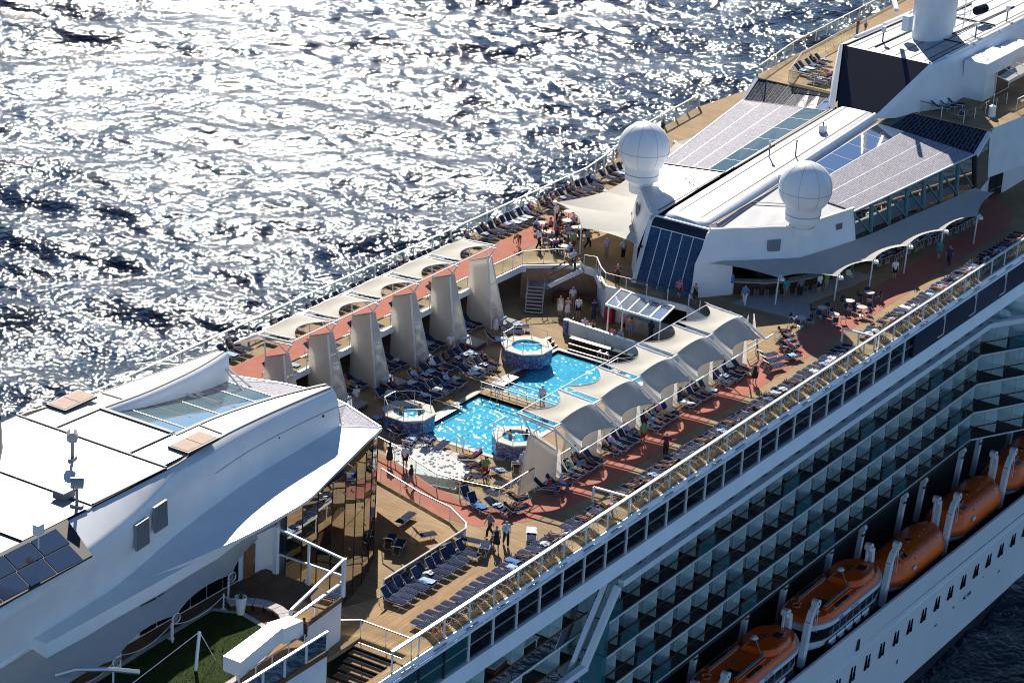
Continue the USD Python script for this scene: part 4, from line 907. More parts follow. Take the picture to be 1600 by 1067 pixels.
for k in range(7):
    a0, a1 = math.radians(60 - k * 18), math.radians(60 - (k + 1) * 18) + .02
    c = (-41.2, -12.4); pt = lambda a, r: (c[0] + r * math.cos(a), c[1] + r * math.sin(a))
    q = Polygon([pt(a0, 2.1), pt(a0, 2.85), pt(a1, 2.85), pt(a1, 2.1)]); m = MB(); m.prism(q, 3.28, 3.40); part(T, 'seat', m, 'grey_stone'); m = MB(); m.prism(q.buffer(-.08), 2.9, 3.28); part(T, 'bench_base', m, 'umber')
stn = [(-40.2, -10.1), (-44.8, -10.0), (-49.3, -10.1), (-53.5, -10.3)]
def stanchion(p):
    m = MB(); m.lathe([(0, 0), (.24, 0), (.22, .05), (.05, .09), (.045, 1.0), (.07, 1.05), (0, 1.08)], n=12); part(p, 'post', m, 'white_metal', smooth=40)
for k, (x, y) in enumerate(stn): inst('stanchion', stanchion, 'rope_post', (x, y, 2.9), 0, f'white rope barrier post, {nth(k + 1)} from the planter along the lawn edge', 'post', 'rope posts along the lawn')
for k, (a, b) in enumerate(zip([(-40.0, -10.9)] + stn[:-1], stn)):
    pts = [(a[0] + (b[0] - a[0]) * t, a[1] + (b[1] - a[1]) * t, 3.85 - .45 * 4 * t * (1 - t) * (1 if k else .3)) for t in np.linspace(0, 1, 12)]
    m = MB(); m.tube(pts, .022, 5); single('barrier_rope', m, 'white_metal', f'sagging white rope, {nth(k + 1)} span from the planter at the lawn edge', 'rope', 'ropes along the lawn')
T = thing('white_canopy', 'long boxy white canopy roof over the counter beside the lawn', 'canopy')
ca = [(-40.9, -15.9, 4.6), (-42.9, -15.9, 4.95), (-46.9, -16.0, 4.6)]
m = MB()
for a, b in zip(ca[:-1], ca[1:]):
    m.add([(a[0], a[1] - .45, a[2]), (a[0], a[1] + .5, a[2]), (b[0], b[1] + .6, b[2]), (b[0], b[1] - .6, b[2])] + [(a[0], a[1] - .5, a[2] - .85), (a[0], a[1] + .5, a[2] - .6), (b[0], b[1] + .6, b[2] - .9), (b[0], b[1] - .65, b[2] - .95)],
          [[0, 1, 2, 3], [7, 6, 5, 4], [0, 3, 7, 4], [1, 5, 6, 2], [0, 4, 5, 1], [3, 2, 6, 7]])
part(T, 'canopy_shell', m, 'white_paint')
for x in (-41.6, -46.2): m = MB(); m.beam((x, -15.9, 2.9), (x, -15.9, 4.4), .14); part(T, 'support', m, 'white_metal')
rail('low glass fence between the white canopy and the teak path', [(-40.9, -16.5), (-47, -16.6)], z=2.9, h=.9, post=1.5, top='steel', bar=.05, name='lawn_fence')
m = MB(); m.tube([(-46.8, -13.4, 2.9), (-46.0, -13.0, 4.9)], .10); m.tube([(-45.2, -13.6, 2.9), (-46.0, -13.0, 4.9)], .02, 4); m.tube([(-46.0, -13.0, 4.9), (-52, -12.6, 3.7)], .03, 4); single('slanted_mast', m, 'white_metal', 'slanted white mast with guy wires at the bottom edge over the lawn', 'mast')
m = MB(); m.tube([(-54.4, -9.9, 4.75), (-53.6, -10.6, 5.0), (-52.3, -11.9, 4.9), (-51.0, -12.9, 4.5)], .14, 8); single('metal_arch', m, 'steel', 'curved grey metal arch at the lower left corner', 'arch')
# lattice funnel at the left edge
T = thing('lattice_funnel', 'black tapered funnel wrapped in a spiral lattice at the left edge', 'funnel')
fc = np.array([-49.3, 1.6]); 
m = MB(); m.lathe([(1.75, 10.6), (2.1, 11.6), (2.35, 13.0), (2.28, 14.6), (2.15, 15.0), (1.9, 15.0), (1.5, 14.9), (0.0, 14.9)], (*fc, 0), 28); part(T, 'funnel_base', m, 'black_paint', smooth=40)
m = MB(); m.lathe([(.9, 14.9), (.9, 23)], (*fc, 0), 14); part(T, 'inner_pipe', m, 'black_paint')
for d in (1, -1):
    for k in range(8):
        pts = []
        for t in np.linspace(0, 1, 22):
            a = d * (t * 2.6) + k * math.pi / 4; r = 2.22 - .9 * t ** 1.3; pts.append((fc[0] + r * math.cos(a), fc[1] + r * math.sin(a), 14.7 + 8.5 * t))
        m = MB()
        for p, q in zip(pts[:-1], pts[1:]): m.beam(p, q, .10, .42, up=(p[0] - fc[0], p[1] - fc[1], 0.001)) if False else m.beam(p, q, .42, .10, up=(p[0] - fc[0], p[1] - fc[1], 0.001))
        part(T, 'lattice_strip', m, 'black_paint')
# ---------------------------------------------------------------- solarium building in the middle right
S = thing('solarium', 'white building with solar glass roof, ridge box and blue tiled front screen', 'building')
def both(f):
    for s in (-1, 1): f(s)
# points for the near side (s = -1): (x, |y|, z)
F0, FR, FO, FI = (30.9, 2.75, 5.05), (37.0, 7.35, 4.75), (43.7, 9.15, 5.0), (42.9, 2.6, 5.9)
RO, RI, RT, RIT = (62.7, 11.5, 5.83), (61.6, 2.6, 7.0), (65.2, 11.5, 7.36), (65.2, 3.0, 7.40)
def S_(p, s): return np.array((p[0], s * p[1], p[2]))
def front_wing(s):
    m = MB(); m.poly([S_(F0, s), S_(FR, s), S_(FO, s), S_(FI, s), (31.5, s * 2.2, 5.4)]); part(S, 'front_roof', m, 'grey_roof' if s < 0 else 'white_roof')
    m = MB()
    if s > 0:
        for k in range(5): m.beam((34.0 + k * .55, 2.6 + k * .8, 5.48 - k * .09), (42.0, 2.6 + k * .8, 5.80 - k * .09), .08, .03)
        part(S, 'roof_board', m, 'white_metal')
    B0, BR, BO = (28.75, 2.6, 0.0), (37.0, 8.3, 0.0), (43.6, 9.9, 0.0)
    m = MB()
    top = [S_(F0, s), S_(FR, s), S_(FO, s)]; up = [p + (0, 0, .28) for p in top]; bot = [S_(B0, s), S_(BR, s), S_(BO, s)]
    mid = [S_((28.9, 2.65, 2.9), s), S_((36.9, 7.95, 2.4), s), S_((43.6, 9.7, 2.5), s)]
    for k in range(2): m.quad(up[k], up[k + 1], mid[k + 1], mid[k])
    ft = S_(F0, s); 
    part(S, 'wing_wall', m, 'white_paint')
    m = MB(); m.quad(mid[0], lerp(mid[0], mid[1], .36), lerp(bot[0], bot[1], .36), bot[0]); part(S, 'lower_wall', m, 'white_paint')
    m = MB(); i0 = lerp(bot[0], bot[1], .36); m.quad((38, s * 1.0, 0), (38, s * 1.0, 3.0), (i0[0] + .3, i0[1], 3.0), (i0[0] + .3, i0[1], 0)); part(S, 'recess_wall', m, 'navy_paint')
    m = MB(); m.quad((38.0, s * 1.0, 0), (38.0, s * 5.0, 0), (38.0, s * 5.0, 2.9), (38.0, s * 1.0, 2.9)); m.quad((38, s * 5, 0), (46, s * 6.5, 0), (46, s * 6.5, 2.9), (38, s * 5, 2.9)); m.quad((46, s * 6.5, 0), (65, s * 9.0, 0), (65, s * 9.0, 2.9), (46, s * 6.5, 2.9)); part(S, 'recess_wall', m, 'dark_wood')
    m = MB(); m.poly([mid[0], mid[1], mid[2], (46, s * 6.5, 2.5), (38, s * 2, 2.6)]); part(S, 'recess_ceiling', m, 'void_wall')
    m = MB()
    for a, b in zip(up[:-1], up[1:]): m.beam(a, b, .24, .16)
    part(S, 'parapet_cap', m, 'white_paint')
    m = MB(); m.beam(up[0] + (0.25, s * .1, .09), lerp(up[0], up[1], .86) + np.array([0, 0, .09]), .07, .03) ; m.beam(lerp(up[1], up[2], .25) + np.array([0, 0, .09]), up[2] + (0, 0, .09), .07, .03); part(S, 'parapet_light_rail', m, 'steel')
    m = MB(); m.beam(S_(FI, s) + (0, 0, .04), S_(FO, s) + (0, 0, .04), .22, .08); m.beam((31.6, s * 2.5, 5.5), S_(FI, s) + (0, 0, .03), .10, .05); m.beam((38.2, s * 2.6, 5.72), (40.8, s * 5.4, 5.45), .08, .04); part(S, 'roof_seam', m, 'black_seam')
    # vents in the wall
    for t0, c, w, h in ((0, .74, 1.15, .95), (1, .72, .75, .5)):
        a, b = top[t0], top[t0 + 1]; a2, b2 = mid[t0], mid[t0 + 1]; pa, pb = lerp(a, b, c), lerp(a2, b2, c); q = np.array(lerp(pa, pb, .5 if t0 == 0 else .33)); d = np.array(b) - np.array(a); ang = math.atan2(d[1], d[0])
        m = MB(); m.box(q + np.array([0, s * .03, 0]), (w, .12, h), rz=ang); v = part(S, 'vent', m, 'louvre_grey')
        m = MB()
        for k in range(9):
            o = (k - 4) * w / 10; m.box(q + np.array([math.cos(ang) * o, math.sin(ang) * o + s * .09, 0]), (.03, .05, h * .92), rz=ang)
        part(v, 'vent_slat', m, 'rubber_grey')
    # solar roof panes
    nx, ny = 6, 4
    for i in range(nx):
        for j in range(ny):
            def pt(u, v):
                a = np.array(lerp(S_(FI, s), S_(RI, s), u)); b = np.array(lerp(S_(FO, s), S_(RO, s), u)); return np.array(lerp(a, b, v)) + (0, 0, .03)
            u0, u1, v0, v1 = i / nx + .004, (i + 1) / nx - .004, [0, .27, .52, .77][j] + .004, [.27, .52, .77, 1.0][j] - .004
            m = MB(); m.quad(pt(u0, v0), pt(u1, v0), pt(u1, v1), pt(u0, v1)); part(S, 'roof_pane', m, 'roof_glass' if j == 0 else 'solar_glass')
    m = MB()
    for i in range(nx + 1): m.beam(lerp(S_(FI, s), S_(RI, s), i / nx), lerp(S_(FO, s), S_(RO, s), i / nx), .07, .07)
    for v in (0, .27, .52, .77): m.beam(lerp(S_(FI, s), S_(FO, s), v), lerp(S_(RI, s), S_(RO, s), v), .07, .07)
    part(S, 'roof_bar', m, 'white_metal')
    m = MB(); m.beam(S_(FO, s) + (0, s * .05, .02), S_(RO, s) + (0, s * .05, .02), .14, .10); part(S, 'eave', m, 'white_metal')
    # steep dark solar panels at the rear
    for k in range(8):
        a0, a1 = k / 8 + .006, (k + 1) / 8 - .006
        m = MB(); m.quad(lerp(S_(RI, s), S_(RO, s), a0), lerp(S_(RI, s), S_(RO, s), a1), lerp(S_(RIT, s), S_(RT, s), a1), lerp(S_(RIT, s), S_(RT, s), a0)); part(S, 'rear_panel', m, 'teal_glass' if k == 0 else 'solar_dark')
    m = MB()
    for k in range(9): m.beam(lerp(S_(RI, s), S_(RO, s), k / 8), lerp(S_(RIT, s), S_(RT, s), k / 8), .06, .06)
    m.beam(S_(RI, s), S_(RO, s), .10, .10); part(S, 'rear_bar', m, 'black_seam')
    m = MB(); m.beam(S_(RO, s) + (0, s * .1, -.1), S_(RT, s) + (0, s * .1, -.1), .35, .30); part(S, 'corner_trim', m, 'white_paint')
    # side glass wall with teal posts
    nb = 7
    for k in range(nb):
        t0, t1 = k / nb, (k + 1) / nb; a, b = np.array(lerp(S_(FO, s), S_(RO, s), t0)), np.array(lerp(S_(FO, s), S_(RO, s), t1)); a2, b2 = np.array(lerp((43.6, s * 9.6, 0), (62.5, s * 11.9, 0), t0)), np.array(lerp((43.6, s * 9.6, 0), (62.5, s * 11.9, 0), t1))
        m = MB(); m.quad(a, b, b2, a2); part(S, 'side_pane', m, 'mirror_glass')
        e = np.array((0, s * .06, 0)); am, bm = lerp(a, a2, .5), lerp(b, b2, .5)
        m = MB(); m.beam(a + e, a2 + e, .26, .10); part(S, 'side_post', m, 'teal_metal')
        m = MB(); m.beam(np.array(lerp(a, a2, .04)) + e, np.array(bm) + e, .10, .08); part(S, 'diagonal_brace', m, 'teal_metal')
    m = MB(); m.quad(S_(RO, s), S_(RT, s), (66.4, s * 11.6, 2.6), (63.2, s * 11.95, 2.2)); part(S, 'end_pane', m, 'teal_glass')
    m = MB(); m.beam(S_(RO, s) + (0, s * .04, 0), (63.2, s * 11.95, 0), .35, .3); part(S, 'end_post', m, 'black_seam')
both(front_wing)
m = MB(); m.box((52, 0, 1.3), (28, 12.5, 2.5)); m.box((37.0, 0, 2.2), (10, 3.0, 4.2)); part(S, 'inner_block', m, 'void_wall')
# ridge box
def ridge_prof(hw, z): return [(-hw - .35, z - .55), (-hw, z - .08), (-hw + .35, z + .12), (-.95, z + .12), (.95, z + .12), (hw - .35, z + .12), (hw, z - .08), (hw + .35, z - .55)]
V = np.array([[(x, y, z) for y, z in ridge_prof(hw, zz)] for x, hw, zz in ((31.3, 1.85, 4.95), (31.6, 1.95, 5.30), (32.2, 2.0, 5.42), (45, 1.95, 6.25), (62.6, 1.75, 7.42))])
m = MB(); m.grid(V); part(S, 'ridge_box', m, 'white_paint', smooth=50)
m = MB(); m.poly([tuple(p) for p in V[0]]); part(S, 'ridge_end', m, 'white_paint')
zr = lambda x: 5.42 + (x - 32.2) * (7.42 - 5.42) / 30.4 + .125
m = MB()
for y in (-1.05, 1.05): m.beam((32.3, y, zr(32.3)), (62.4, y, zr(62.4)), .15, .05)
m.beam((44.0, 2.35, zr(44) - .25), (62.4, 2.05, zr(62.4) - .3), .14, .12); m.beam((32.4, -2.5, 5.35), (43, -2.45, 6.0), .12, .05); part(S, 'ridge_seam', m, 'black_seam')
m = MB(); m.quad((32.6, -.6, zr(32.6) + .006), (62.2, -.6, zr(62.2) + .006), (62.2, .5, zr(62.2) + .006), (32.6, .5, zr(32.6) + .006)); part(S, 'ridge_walkway', m, 'grey_roof')
m = MB(); m.tube([(44, -2.05, zr(44) - .1), (62.2, -1.85, zr(62.2) - .1)], .24, 10); part(S, 'ridge_pipe', m, 'white_paint', smooth=60)
for i, (x, y, h) in enumerate(((47.5, .9, 1.3), (49.0, -.85, 1.3), (55.5, -.1, .9))):
    T = thing('roof_sensor', f'small {"white capped " if i < 2 else "squat "}aerial mast, {nth(i + 1)} from the front on the solarium ridge', 'aerial', 'aerials on the ridge', (x, y, zr(x)))
    m = MB(); m.beam((0, 0, 0), (0, 0, h), .09); part(T, 'mast', m, 'rubber_grey'); m = MB(); m.tm(trimesh.creation.icosphere(1, .15).apply_translation((0, 0, h))) if i < 2 else m.box((0, 0, .3), (.6, .5, .6)); part(T, 'cap', m, 'white_metal')
# blue tiled screen at the front
def scr(y, t): return (28.75 + (30.75 - 28.75) * t, y, 4.95 * t)
for k in range(5):
    y0, y1 = 2.5 - k, 1.54 - k
    m = MB(); m.quad(scr(y0, .0), scr(y1, .0), scr(y1, .9), scr(y0, .9)); part(S, 'screen_tile_panel', m, 'screen_blue')
m = MB()
for k in range(6): y = 2.52 - k * 1.0; m.beam(np.array(scr(y, 0)) + (-.02, 0, 0), np.array(scr(y, .9)) + (-.02, 0, 0), .05, .04)
m.beam(np.array(scr(2.5, .905)) + (-.03, 0, 0), np.array(scr(-2.5, .905)) + (-.03, 0, 0), .06, .06); part(S, 'screen_strip', m, 'white_metal')
V = np.array([[(x, y, z) for y in (-2.5, 2.5)] for x, z in ((30.55, 4.46), (30.72, 4.8), (31.0, 5.0), (31.35, 5.08))]); m = MB(); m.grid(V); part(S, 'screen_hood', m, 'navy_paint', smooth=60)
m = MB(); m.beam((31.3, -2.6, 5.15), (31.3, 2.6, 5.15), .22, .12)
for s in (-1, 1): m.beam((28.8, s * 2.68, .0), (30.85, s * 2.68, 4.85), .38, .30); m.beam((30.85, s * 2.68, 4.85), (31.5, s * 2.68, 5.2), .38, .3)
part(S, 'screen_frame', m, 'white_paint')
# radomes
def radome(p):
    prof = [(0, -.35), (.9, -.35), (1.25, .15), (1.42, .2), (1.42, .75), (1.46, .80)]
    R = 2.17; c = 2.95
    for a in np.linspace(math.radians(-47), math.radians(90), 22): prof.append((max(R * math.cos(a), 0.001), c + R * math.sin(a)))
    m = MB(); m.lathe(prof, n=40); part(p, 'dome', m, 'white_paint', smooth=40)
    m = MB(); m.lathe([(1.44, .72), (1.47, .72), (1.47, .77), (1.44, .77)], n=40); m.lathe([(R * .995, c - .22), (R + .012, c - .2), (R * .995, c - .18)], n=40)
    for k in range(8):
        a = k * math.pi / 4 + .3
        pts = [((R + .004) * math.cos(t) * math.cos(a), (R + .004) * math.cos(t) * math.sin(a), c + (R + .004) * math.sin(t)) for t in np.linspace(-.8, 1.45, 14)]; m.tube(pts, .012, 4)
    part(p, 'panel_seam', m, 'louvre_grey')
    m = MB(); m.lathe([(1.0, -.9), (1.05, -.3)], n=20); part(p, 'pedestal', m, 'white_paint')
inst('radome', radome, 'radome', (37.5, 7.55, 5.35), 0, 'big white radome on the far corner of the solarium roof, beside the white awning', 'radome')
inst('radome', radome, 'radome', (37.5, -7.55, 5.35), .7, 'big white radome on the near corner of the solarium roof, above the long awning', 'radome')
# awnings of the solarium
poles = [(32.35, 8.45, 2.24), (36.15, 11.8, 2.11), (40.7, 12.7, 2.41), (45.8, 13.4, 2.45), (51.3, 14.1, 2.48), (56.6, 14.9, 2.51)]
inner = [(30.4, 3.6, 3.0), (33.2, 5.7, 2.75), (36.9, 8.0, 2.55), (43.4, 9.75, 2.65), (49.0, 10.4, 2.75), (54.5, 11.0, 2.8), (62.6, 12.0, 2.9)]
for s in (-1, 1):
    T = thing('long_awning', ('grey white scalloped awning over the bar, sloping from the solarium side on white poles' if s < 0 else 'bright white sail awning beside the far radome'), 'awning')
    inn = [(x, s * y, z) for x, y, z in inner]; out = [(29.9, s * 2.9, 2.95)] + [(x, s * y, z) for x, y, z in poles]
    out = [(29.9, s * 3.2, 2.9), (32.35, s * 8.45, 2.24), (36.15, s * 11.8, 2.11), (40.7, s * 12.7, 2.41), (45.8, s * 13.4, 2.45), (51.3, s * 14.1, 2.48), (56.6, s * 14.9, 2.51), (63.3, s * 13.6, 2.7)]
    inn = [(30.0, s * 3.1, 3.0), (32.5, s * 5.2, 2.85), (36.9, s * 8.0, 2.55), (41.0, s * 9.1, 2.6), (46.0, s * 10.1, 2.7), (51.3, s * 10.7, 2.8), (56.8, s * 11.4, 2.85), (62.6, s * 12.0, 2.9)]
    if s > 0: out[2] = (35.6, s * 14.6, 2.3); out[1] = (31.6, 9.6, 2.3)
    awning(T, inn, out, .35)
    for k, o in enumerate(out[1:-1]):
        m = MB(); m.tube([(o[0] - .05, o[1] - s * .05, 0), (o[0], o[1], o[2] - .05)], .065); part(T, 'pole', m, 'white_metal')
        m = MB(); m.box((o[0] + .2, o[1] + s * .2, o[2] - .12), (.5, .35, .2), rz=.6); m.tube([(o[0] + .25 * math.cos(a), o[1] + s * .12, o[2] + .22 * math.sin(a)) for a in np.linspace(0, 6.28, 10, endpoint=False)], .04, closed=True); part(T, 'pole_head', m, 'white_metal')
# bar under the near awning
T = thing('curved_bar', 'dark red wooden bar counter curving under the near awning', 'bar')
bp = [(32.2, -4.6), (33.6, -6.6), (35.2, -8.0), (37.2, -8.9), (39.3, -9.2), (41.2, -8.9), (42.4, -8.0)]
L = shapely.LineString(bp)
m = MB(); m.prism(L.buffer(.28, cap_style=2), 0.0, 1.05); part(T, 'counter', m, 'dark_wood'); m = MB(); m.prism(L.buffer(.42, cap_style=2), 1.05, 1.12); part(T, 'counter_top', m, 'stone')
m = MB(); m.prism(shapely.LineString([(35, -5.0), (38.5, -6.3), (41, -6)]).buffer(.3, cap_style=2), 0, 1.9); part(T, 'back_shelf', m, 'umber')
def stool(p):
    m = MB(); m.lathe([(0, .74), (.2, .74), (.2, .8), (0, .8)], n=10); part(p, 'seat', m, 'dark_wood'); m = MB()
    for a in range(4): m.beam((.14 * math.cos(a * 1.57), .14 * math.sin(a * 1.57), .74), (.22 * math.cos(a * 1.57), .22 * math.sin(a * 1.57), 0), .03)
    part(p, 'leg', m, 'steel')
for k in range(14):
    q = L.interpolate(.05 + k / 14 * .95, normalized=True); d = np.array([-(q.y + 5.5) * 0 + (q.x - 38.5) * .12, -.95]); d /= np.linalg.norm(d)
    inst('stool', stool, 'bar_stool', (q.x + d[0] * .85, q.y + d[1] * .85, 0), 0, f'bar stool, {nth(k + 1)} from the left along the red bar', 'stool', 'stools at the bar')
for k in range(2):
    T = thing('towel_bin', f'{"left" if k == 0 else "right"} of two white bins with blue tops in the recess left of the bar', 'bin', None, (31.8 + k * .15, -3.55 - k * .85, 0))
    m = MB(); m.lathe([(0, 0), (.3, 0), (.33, .95), (0, .95)], n=14); part(T, 'bin_body', m, 'white_paint'); m = MB(); m.lathe([(.33, .95), (.31, 1.5), (.2, 1.7), (0, 1.72)], n=14); part(T, 'bin_top', m, 'cloth_blue')

# ---------------------------------------------------------------- rear house, its decks and the mast
C = thing('rear_house', 'white house with dark navy front face and flat roof at the upper right', 'building')
zz = 7.45
m = MB(); m.prism(Polygon([(65.2, -11.55), (72, -12.2), (120, -12.2), (120, 15.0), (66.2, 12.0), (65.2, 11.5)]), 7.15, zz); part(C, 'terrace_floor', m, 'sand_deck')
m = MB(); m.quad((62.2, -1.85, 7.35), (62.2, 1.85, 7.35), (67.5, 4.4, 11.5), (67.5, -4.4, 11.5)); part(C, 'front_face', m, 'navy_paint')
for s in (-1, 1):
    V = np.array([[(61.8, s * 1.9, 7.3), (62.0, s * 2.6, 7.3), (63.6, s * 3.4, 7.2), (65.0, s * 4.6, 7.2)], [(67.4, s * 4.35, 11.62), (67.6, s * 4.75, 11.5), (68.0, s * 5.05, 11.0), (69.0, s * 5.9, 7.4)], [(72, s * 4.2, 11.62), (72, s * 4.75, 11.5), (72, s * 5.05, 11.0), (72, s * 5.6, 7.4)], [(120, s * 3.6, 11.7), (120, s * 4.2, 11.55), (120, s * 4.5, 11.0), (120, s * 5.2, 7.4)]])
    m = MB(); m.grid(V); part(C, 'side_wall', m, 'white_paint', smooth=45)
    m = MB(); m.beam((67.6, s * 4.2, 11.58), (120, s * 3.5, 11.66), .14, .10); part(C, 'roof_edge_seam', m, 'black_seam')
    for k in range(3):
        m = MB(); m.tube([(70.5 + k * 6, s * 4.55, 11.55), (75.8 + k * 6, s * 4.48, 11.58)], .24, 8); part(C, 'edge_float', m, 'white_paint', smooth=60)
m = MB(); m.quad((67.5, -4.35, 11.5), (120, -3.6, 11.5), (120, 3.6, 11.5), (67.5, 4.35, 11.5)); part(C, 'roof', m, 'grey_roof')
m = MB()
for k in range(6): m.beam((68, -3.5 + k * 1.4, 11.52), (95, -3.2 + k * 1.3, 11.52), .05, .03)
m.beam((69, 1.9, 11.58), (90, 1.7, 11.58), .12, .1); m.beam((76, -3.6, 11.56), (76, -.2, 11.56), .1, .08); m.beam((84, -3.4, 11.6), (84, 3.0, 11.6), .14, .12); m.beam((77, -1.6, 11.6), (92, -1.9, 11.6), .1, .1); part(C, 'roof_pipe', m, 'black_seam')
m = MB(); m.box((76, -6.4, 9.2), (6.0, 2.2, 3.5)); m.box((82, -6.2, 9.0), (5.0, 1.6, 3.2)); part(C, 'side_cabin', m, 'white_paint')
m = MB(); m.box((77, -7.55, 8.6), (3.0, .1, 2.0)); part(C, 'cabin_opening', m, 'umber')
m = MB()
for s in (-1,): m.slab([(66.0, s * 11.6, 7.3), (72, s * 12.25, 7.3), (120, s * 12.25, 7.3), (120, s * 12.3, 7.0), (72, s * 12.3, 7.0), (66, s * 11.65, 7.0)], .2)
V = np.array([[(65.4, -11.55, 7.5), (72, -12.3, 7.5), (120, -12.3, 7.5)], [(66.2, -11.6, 2.8), (72, -12.6, 2.8), (120, -12.6, 2.8)], [(67.2, -10.6, 2.6), (72, -11.2, 2.6), (120, -11.2, 2.6)], [(67.2, -10.6, 0), (72, -11.2, 0), (120, -11.2, 0)]]); m.grid(V); part(C, 'lower_wall', m, 'white_paint')
for k in range(2):
    m = MB(); m.box((69.2 + k * 1.15, -10.95 - k * .14, 1.25), (1.08, .10, 2.3), rz=-.12); d = part(C, 'door', m, 'black_paint'); m = MB(); m.box((69.2 + k * 1.15, -11.03 - k * .14, .8), (.8, .06, .05), rz=-.12); part(d, 'push_bar', m, 'steel')
for k in range(2):
    m = MB(); m.box((74.5 + k * 2.3, -12.42, 6.1), (2.1, .14, 1.5)); lv = part(C, 'louvre', m, 'louvre_grey'); m = MB()
    for q in range(8): m.box((74.5 + k * 2.3, -12.5, 5.45 + q * .18), (2.0, .06, .05))
    part(lv, 'louvre_slat', m, 'rubber_grey')
rail('glass railing of the rear terrace above the dark solar panels', [(65.6, -4.6), (65.6, -8.9), (69.5, -9.3), (74, -9.4)], z=zz, h=1.1, post=2.1, top='dark_wood', name='terrace_railing')
rail('outer glass railing of the rear terrace at the right edge', [(72.5, -11.0), (90, -11.6)], z=zz, h=1.1, post=1.9, top='white_metal', name='terrace_railing')
rail('glass railing around the sunny loungers on the far rear terrace', [(66.0, 3.6), (66.0, 8.8), (72, 10.6), (86, 11.6)], z=zz, h=1.1, post=2.1, top='dark_wood', name='terrace_railing')
rail('outer white railing of the far rear terrace against the sea', [(65.4, 11.6), (75, 13.0), (110, 15)], z=zz, h=1.1, post=2.6, name='terrace_railing')
T = thing('mast', 'broad white mast tower with dark foot on the rear roof', 'mast')
ell = lambda a, b: Polygon([(76.7 + a * math.cos(t) * (1 if math.cos(t) > 0 else .85), -.2 + b * math.sin(t)) for t in np.linspace(0, 2 * math.pi, 36, endpoint=False)])
m = MB(); m.prism(ell(3.5, 1.7), 12.3, 24.0); part(T, 'mast_body', m, 'white_paint', smooth=30)
m = MB(); m.prism(ell(3.3, 1.6), 11.5, 12.3); part(T, 'mast_foot', m, 'white_paint', smooth=30)
m = MB(); m.box((73.4, .9, 13.1), (.9, .7, 1.4)); part(T, 'control_box', m, 'white_paint')
m = MB(); m.box((72.0, 1.8, 15.2), (6.0, .35, .30), rz=.5); part(T, 'yard', m, 'white_paint')
m = MB()
for z in (13.2, 14.6, 16): m.tube([(80.3 + 1.1 * math.cos(a), -1.3 + .9 * math.sin(a), z) for a in np.linspace(0, 6.28, 12, endpoint=False)], .03, 4, closed=True)
for a in range(6): m.tube([(80.3 + 1.1 * math.cos(a), -1.3 + .9 * math.sin(a), 11.6), (80.3 + 1.1 * math.cos(a), -1.3 + .9 * math.sin(a), 17)], .025, 4)
part(T, 'ladder_cage', m, 'white_metal')
m = MB()
for k in range(4): m.tube([(83.4 + k * .42, -1.6 - k * .05, 12.75), (83.75 + k * .42, -1.62 - k * .05, 12.75)], .42, 10)
single('roof_horn', m, 'navy_fabric', 'cluster of navy cylinders on the roof right of the mast', 'horn')
for i, (x, y) in enumerate(((79.0, -3.6), (86.5, -3.5), (92, -3.2), (71.0, 2.1))):
    T = thing('roof_lamp', f'small white lamp post, {nth(i + 1)} listed along the rear roof edge' if False else ['white T shaped lamp on the near rear roof edge', 'white capped lamp post farther along the near rear roof edge', 'slim lamp post at the far end of the rear roof', 'small searchlight left of the mast on the rear roof'][i], 'lamp', None, (x, y, 11.5))
    m = MB(); m.beam((0, 0, 0), (0, 0, 1.1), .1); part(T, 'post', m, 'rubber_grey'); m = MB(); m.box((0, 0, 1.25), (.7 if i == 0 else .35, .3, .25 if i == 0 else .5)); part(T, 'head', m, 'white_metal')
m = MB(); V = np.array([[(104 + r * math.cos(a) * .35, -9 + q * 1.8, 12.8 + 1.5 * math.sin(a)) for a in np.linspace(-.2, math.pi + .2, 9)] for q, r in zip(range(14), [2] * 14)]); m.grid(V); single('funnel_ledge', m, 'sail_cream', 'rounded cream ledge crossing the top right corner', 'ledge')
T = thing('slat_awning', 'row of white slatted awnings over the dark lounge at the right edge', 'awning')
for k in range(5):
    x = 74.2 + k * 2.6; m = MB(); m.slab([(x, -8.2, 9.7), (x + 2.4, -8.2, 9.75), (x + 2.5, -9.2, 9.5), (x + .1, -9.2, 9.45)], .06); part(T, 'awning_panel', m, 'awning'); m = MB(); m.beam((x + .05, -9.2, 9.5), (x + .0, -7.4, 9.9), .07); part(T, 'arm', m, 'white_metal')
def ppost(p):
    m = MB(); m.lathe([(0, 0), (.34, 0), (.30, .95), (.1, 1.05), (0, 1.05)], n=14); part(p, 'weight', m, 'white_paint', smooth=40); m = MB(); m.tube([(0, 0, 1), (.05, 0, 4.9)], .03); part(p, 'pole', m, 'white_metal')
inst('ppost', ppost, 'flag_pole', (69.3, -10.0, zz), 0, 'white weighted pole at the corner of the rear terrace', 'pole')

# ---------------------------------------------------------------- pool bar below the blue screen, lounge corner, stairs
T = thing('pool_bar', 'pool bar under a white deck edge with a small glass roof below the blue screen', 'bar')
pts = [(29.4, 6.4), (27.5, 4.8), (26.7, 4.0), (26.9, 1.8)]; pts2 = [(27.2, -3.2), (25.9, -5.9), (24.6, -8.3), (20.6, -11.9)]
m = MB()
for a, b in zip(pts[:-1], pts[1:]): m.quad((*a, -2.9), (*b, -2.9), (*b, -.02), (*a, -.02))
part(T, 'white_wall', m, 'white_paint'); m = MB()
for a, b in zip(pts2[:-1], pts2[1:]): m.quad((*a, -2.9), (*b, -2.9), (*b, -.02), (*a, -.02))
part(T, 'white_wall', m, 'white_paint')
m = MB(); allp = pts + pts2
for a, b in zip(allp[:-1], allp[1:]): m.beam((a[0] - .05, a[1], -.22), (b[0] - .05, b[1], -.22), .16, .5)
part(T, 'deck_edge', m, 'white_paint')
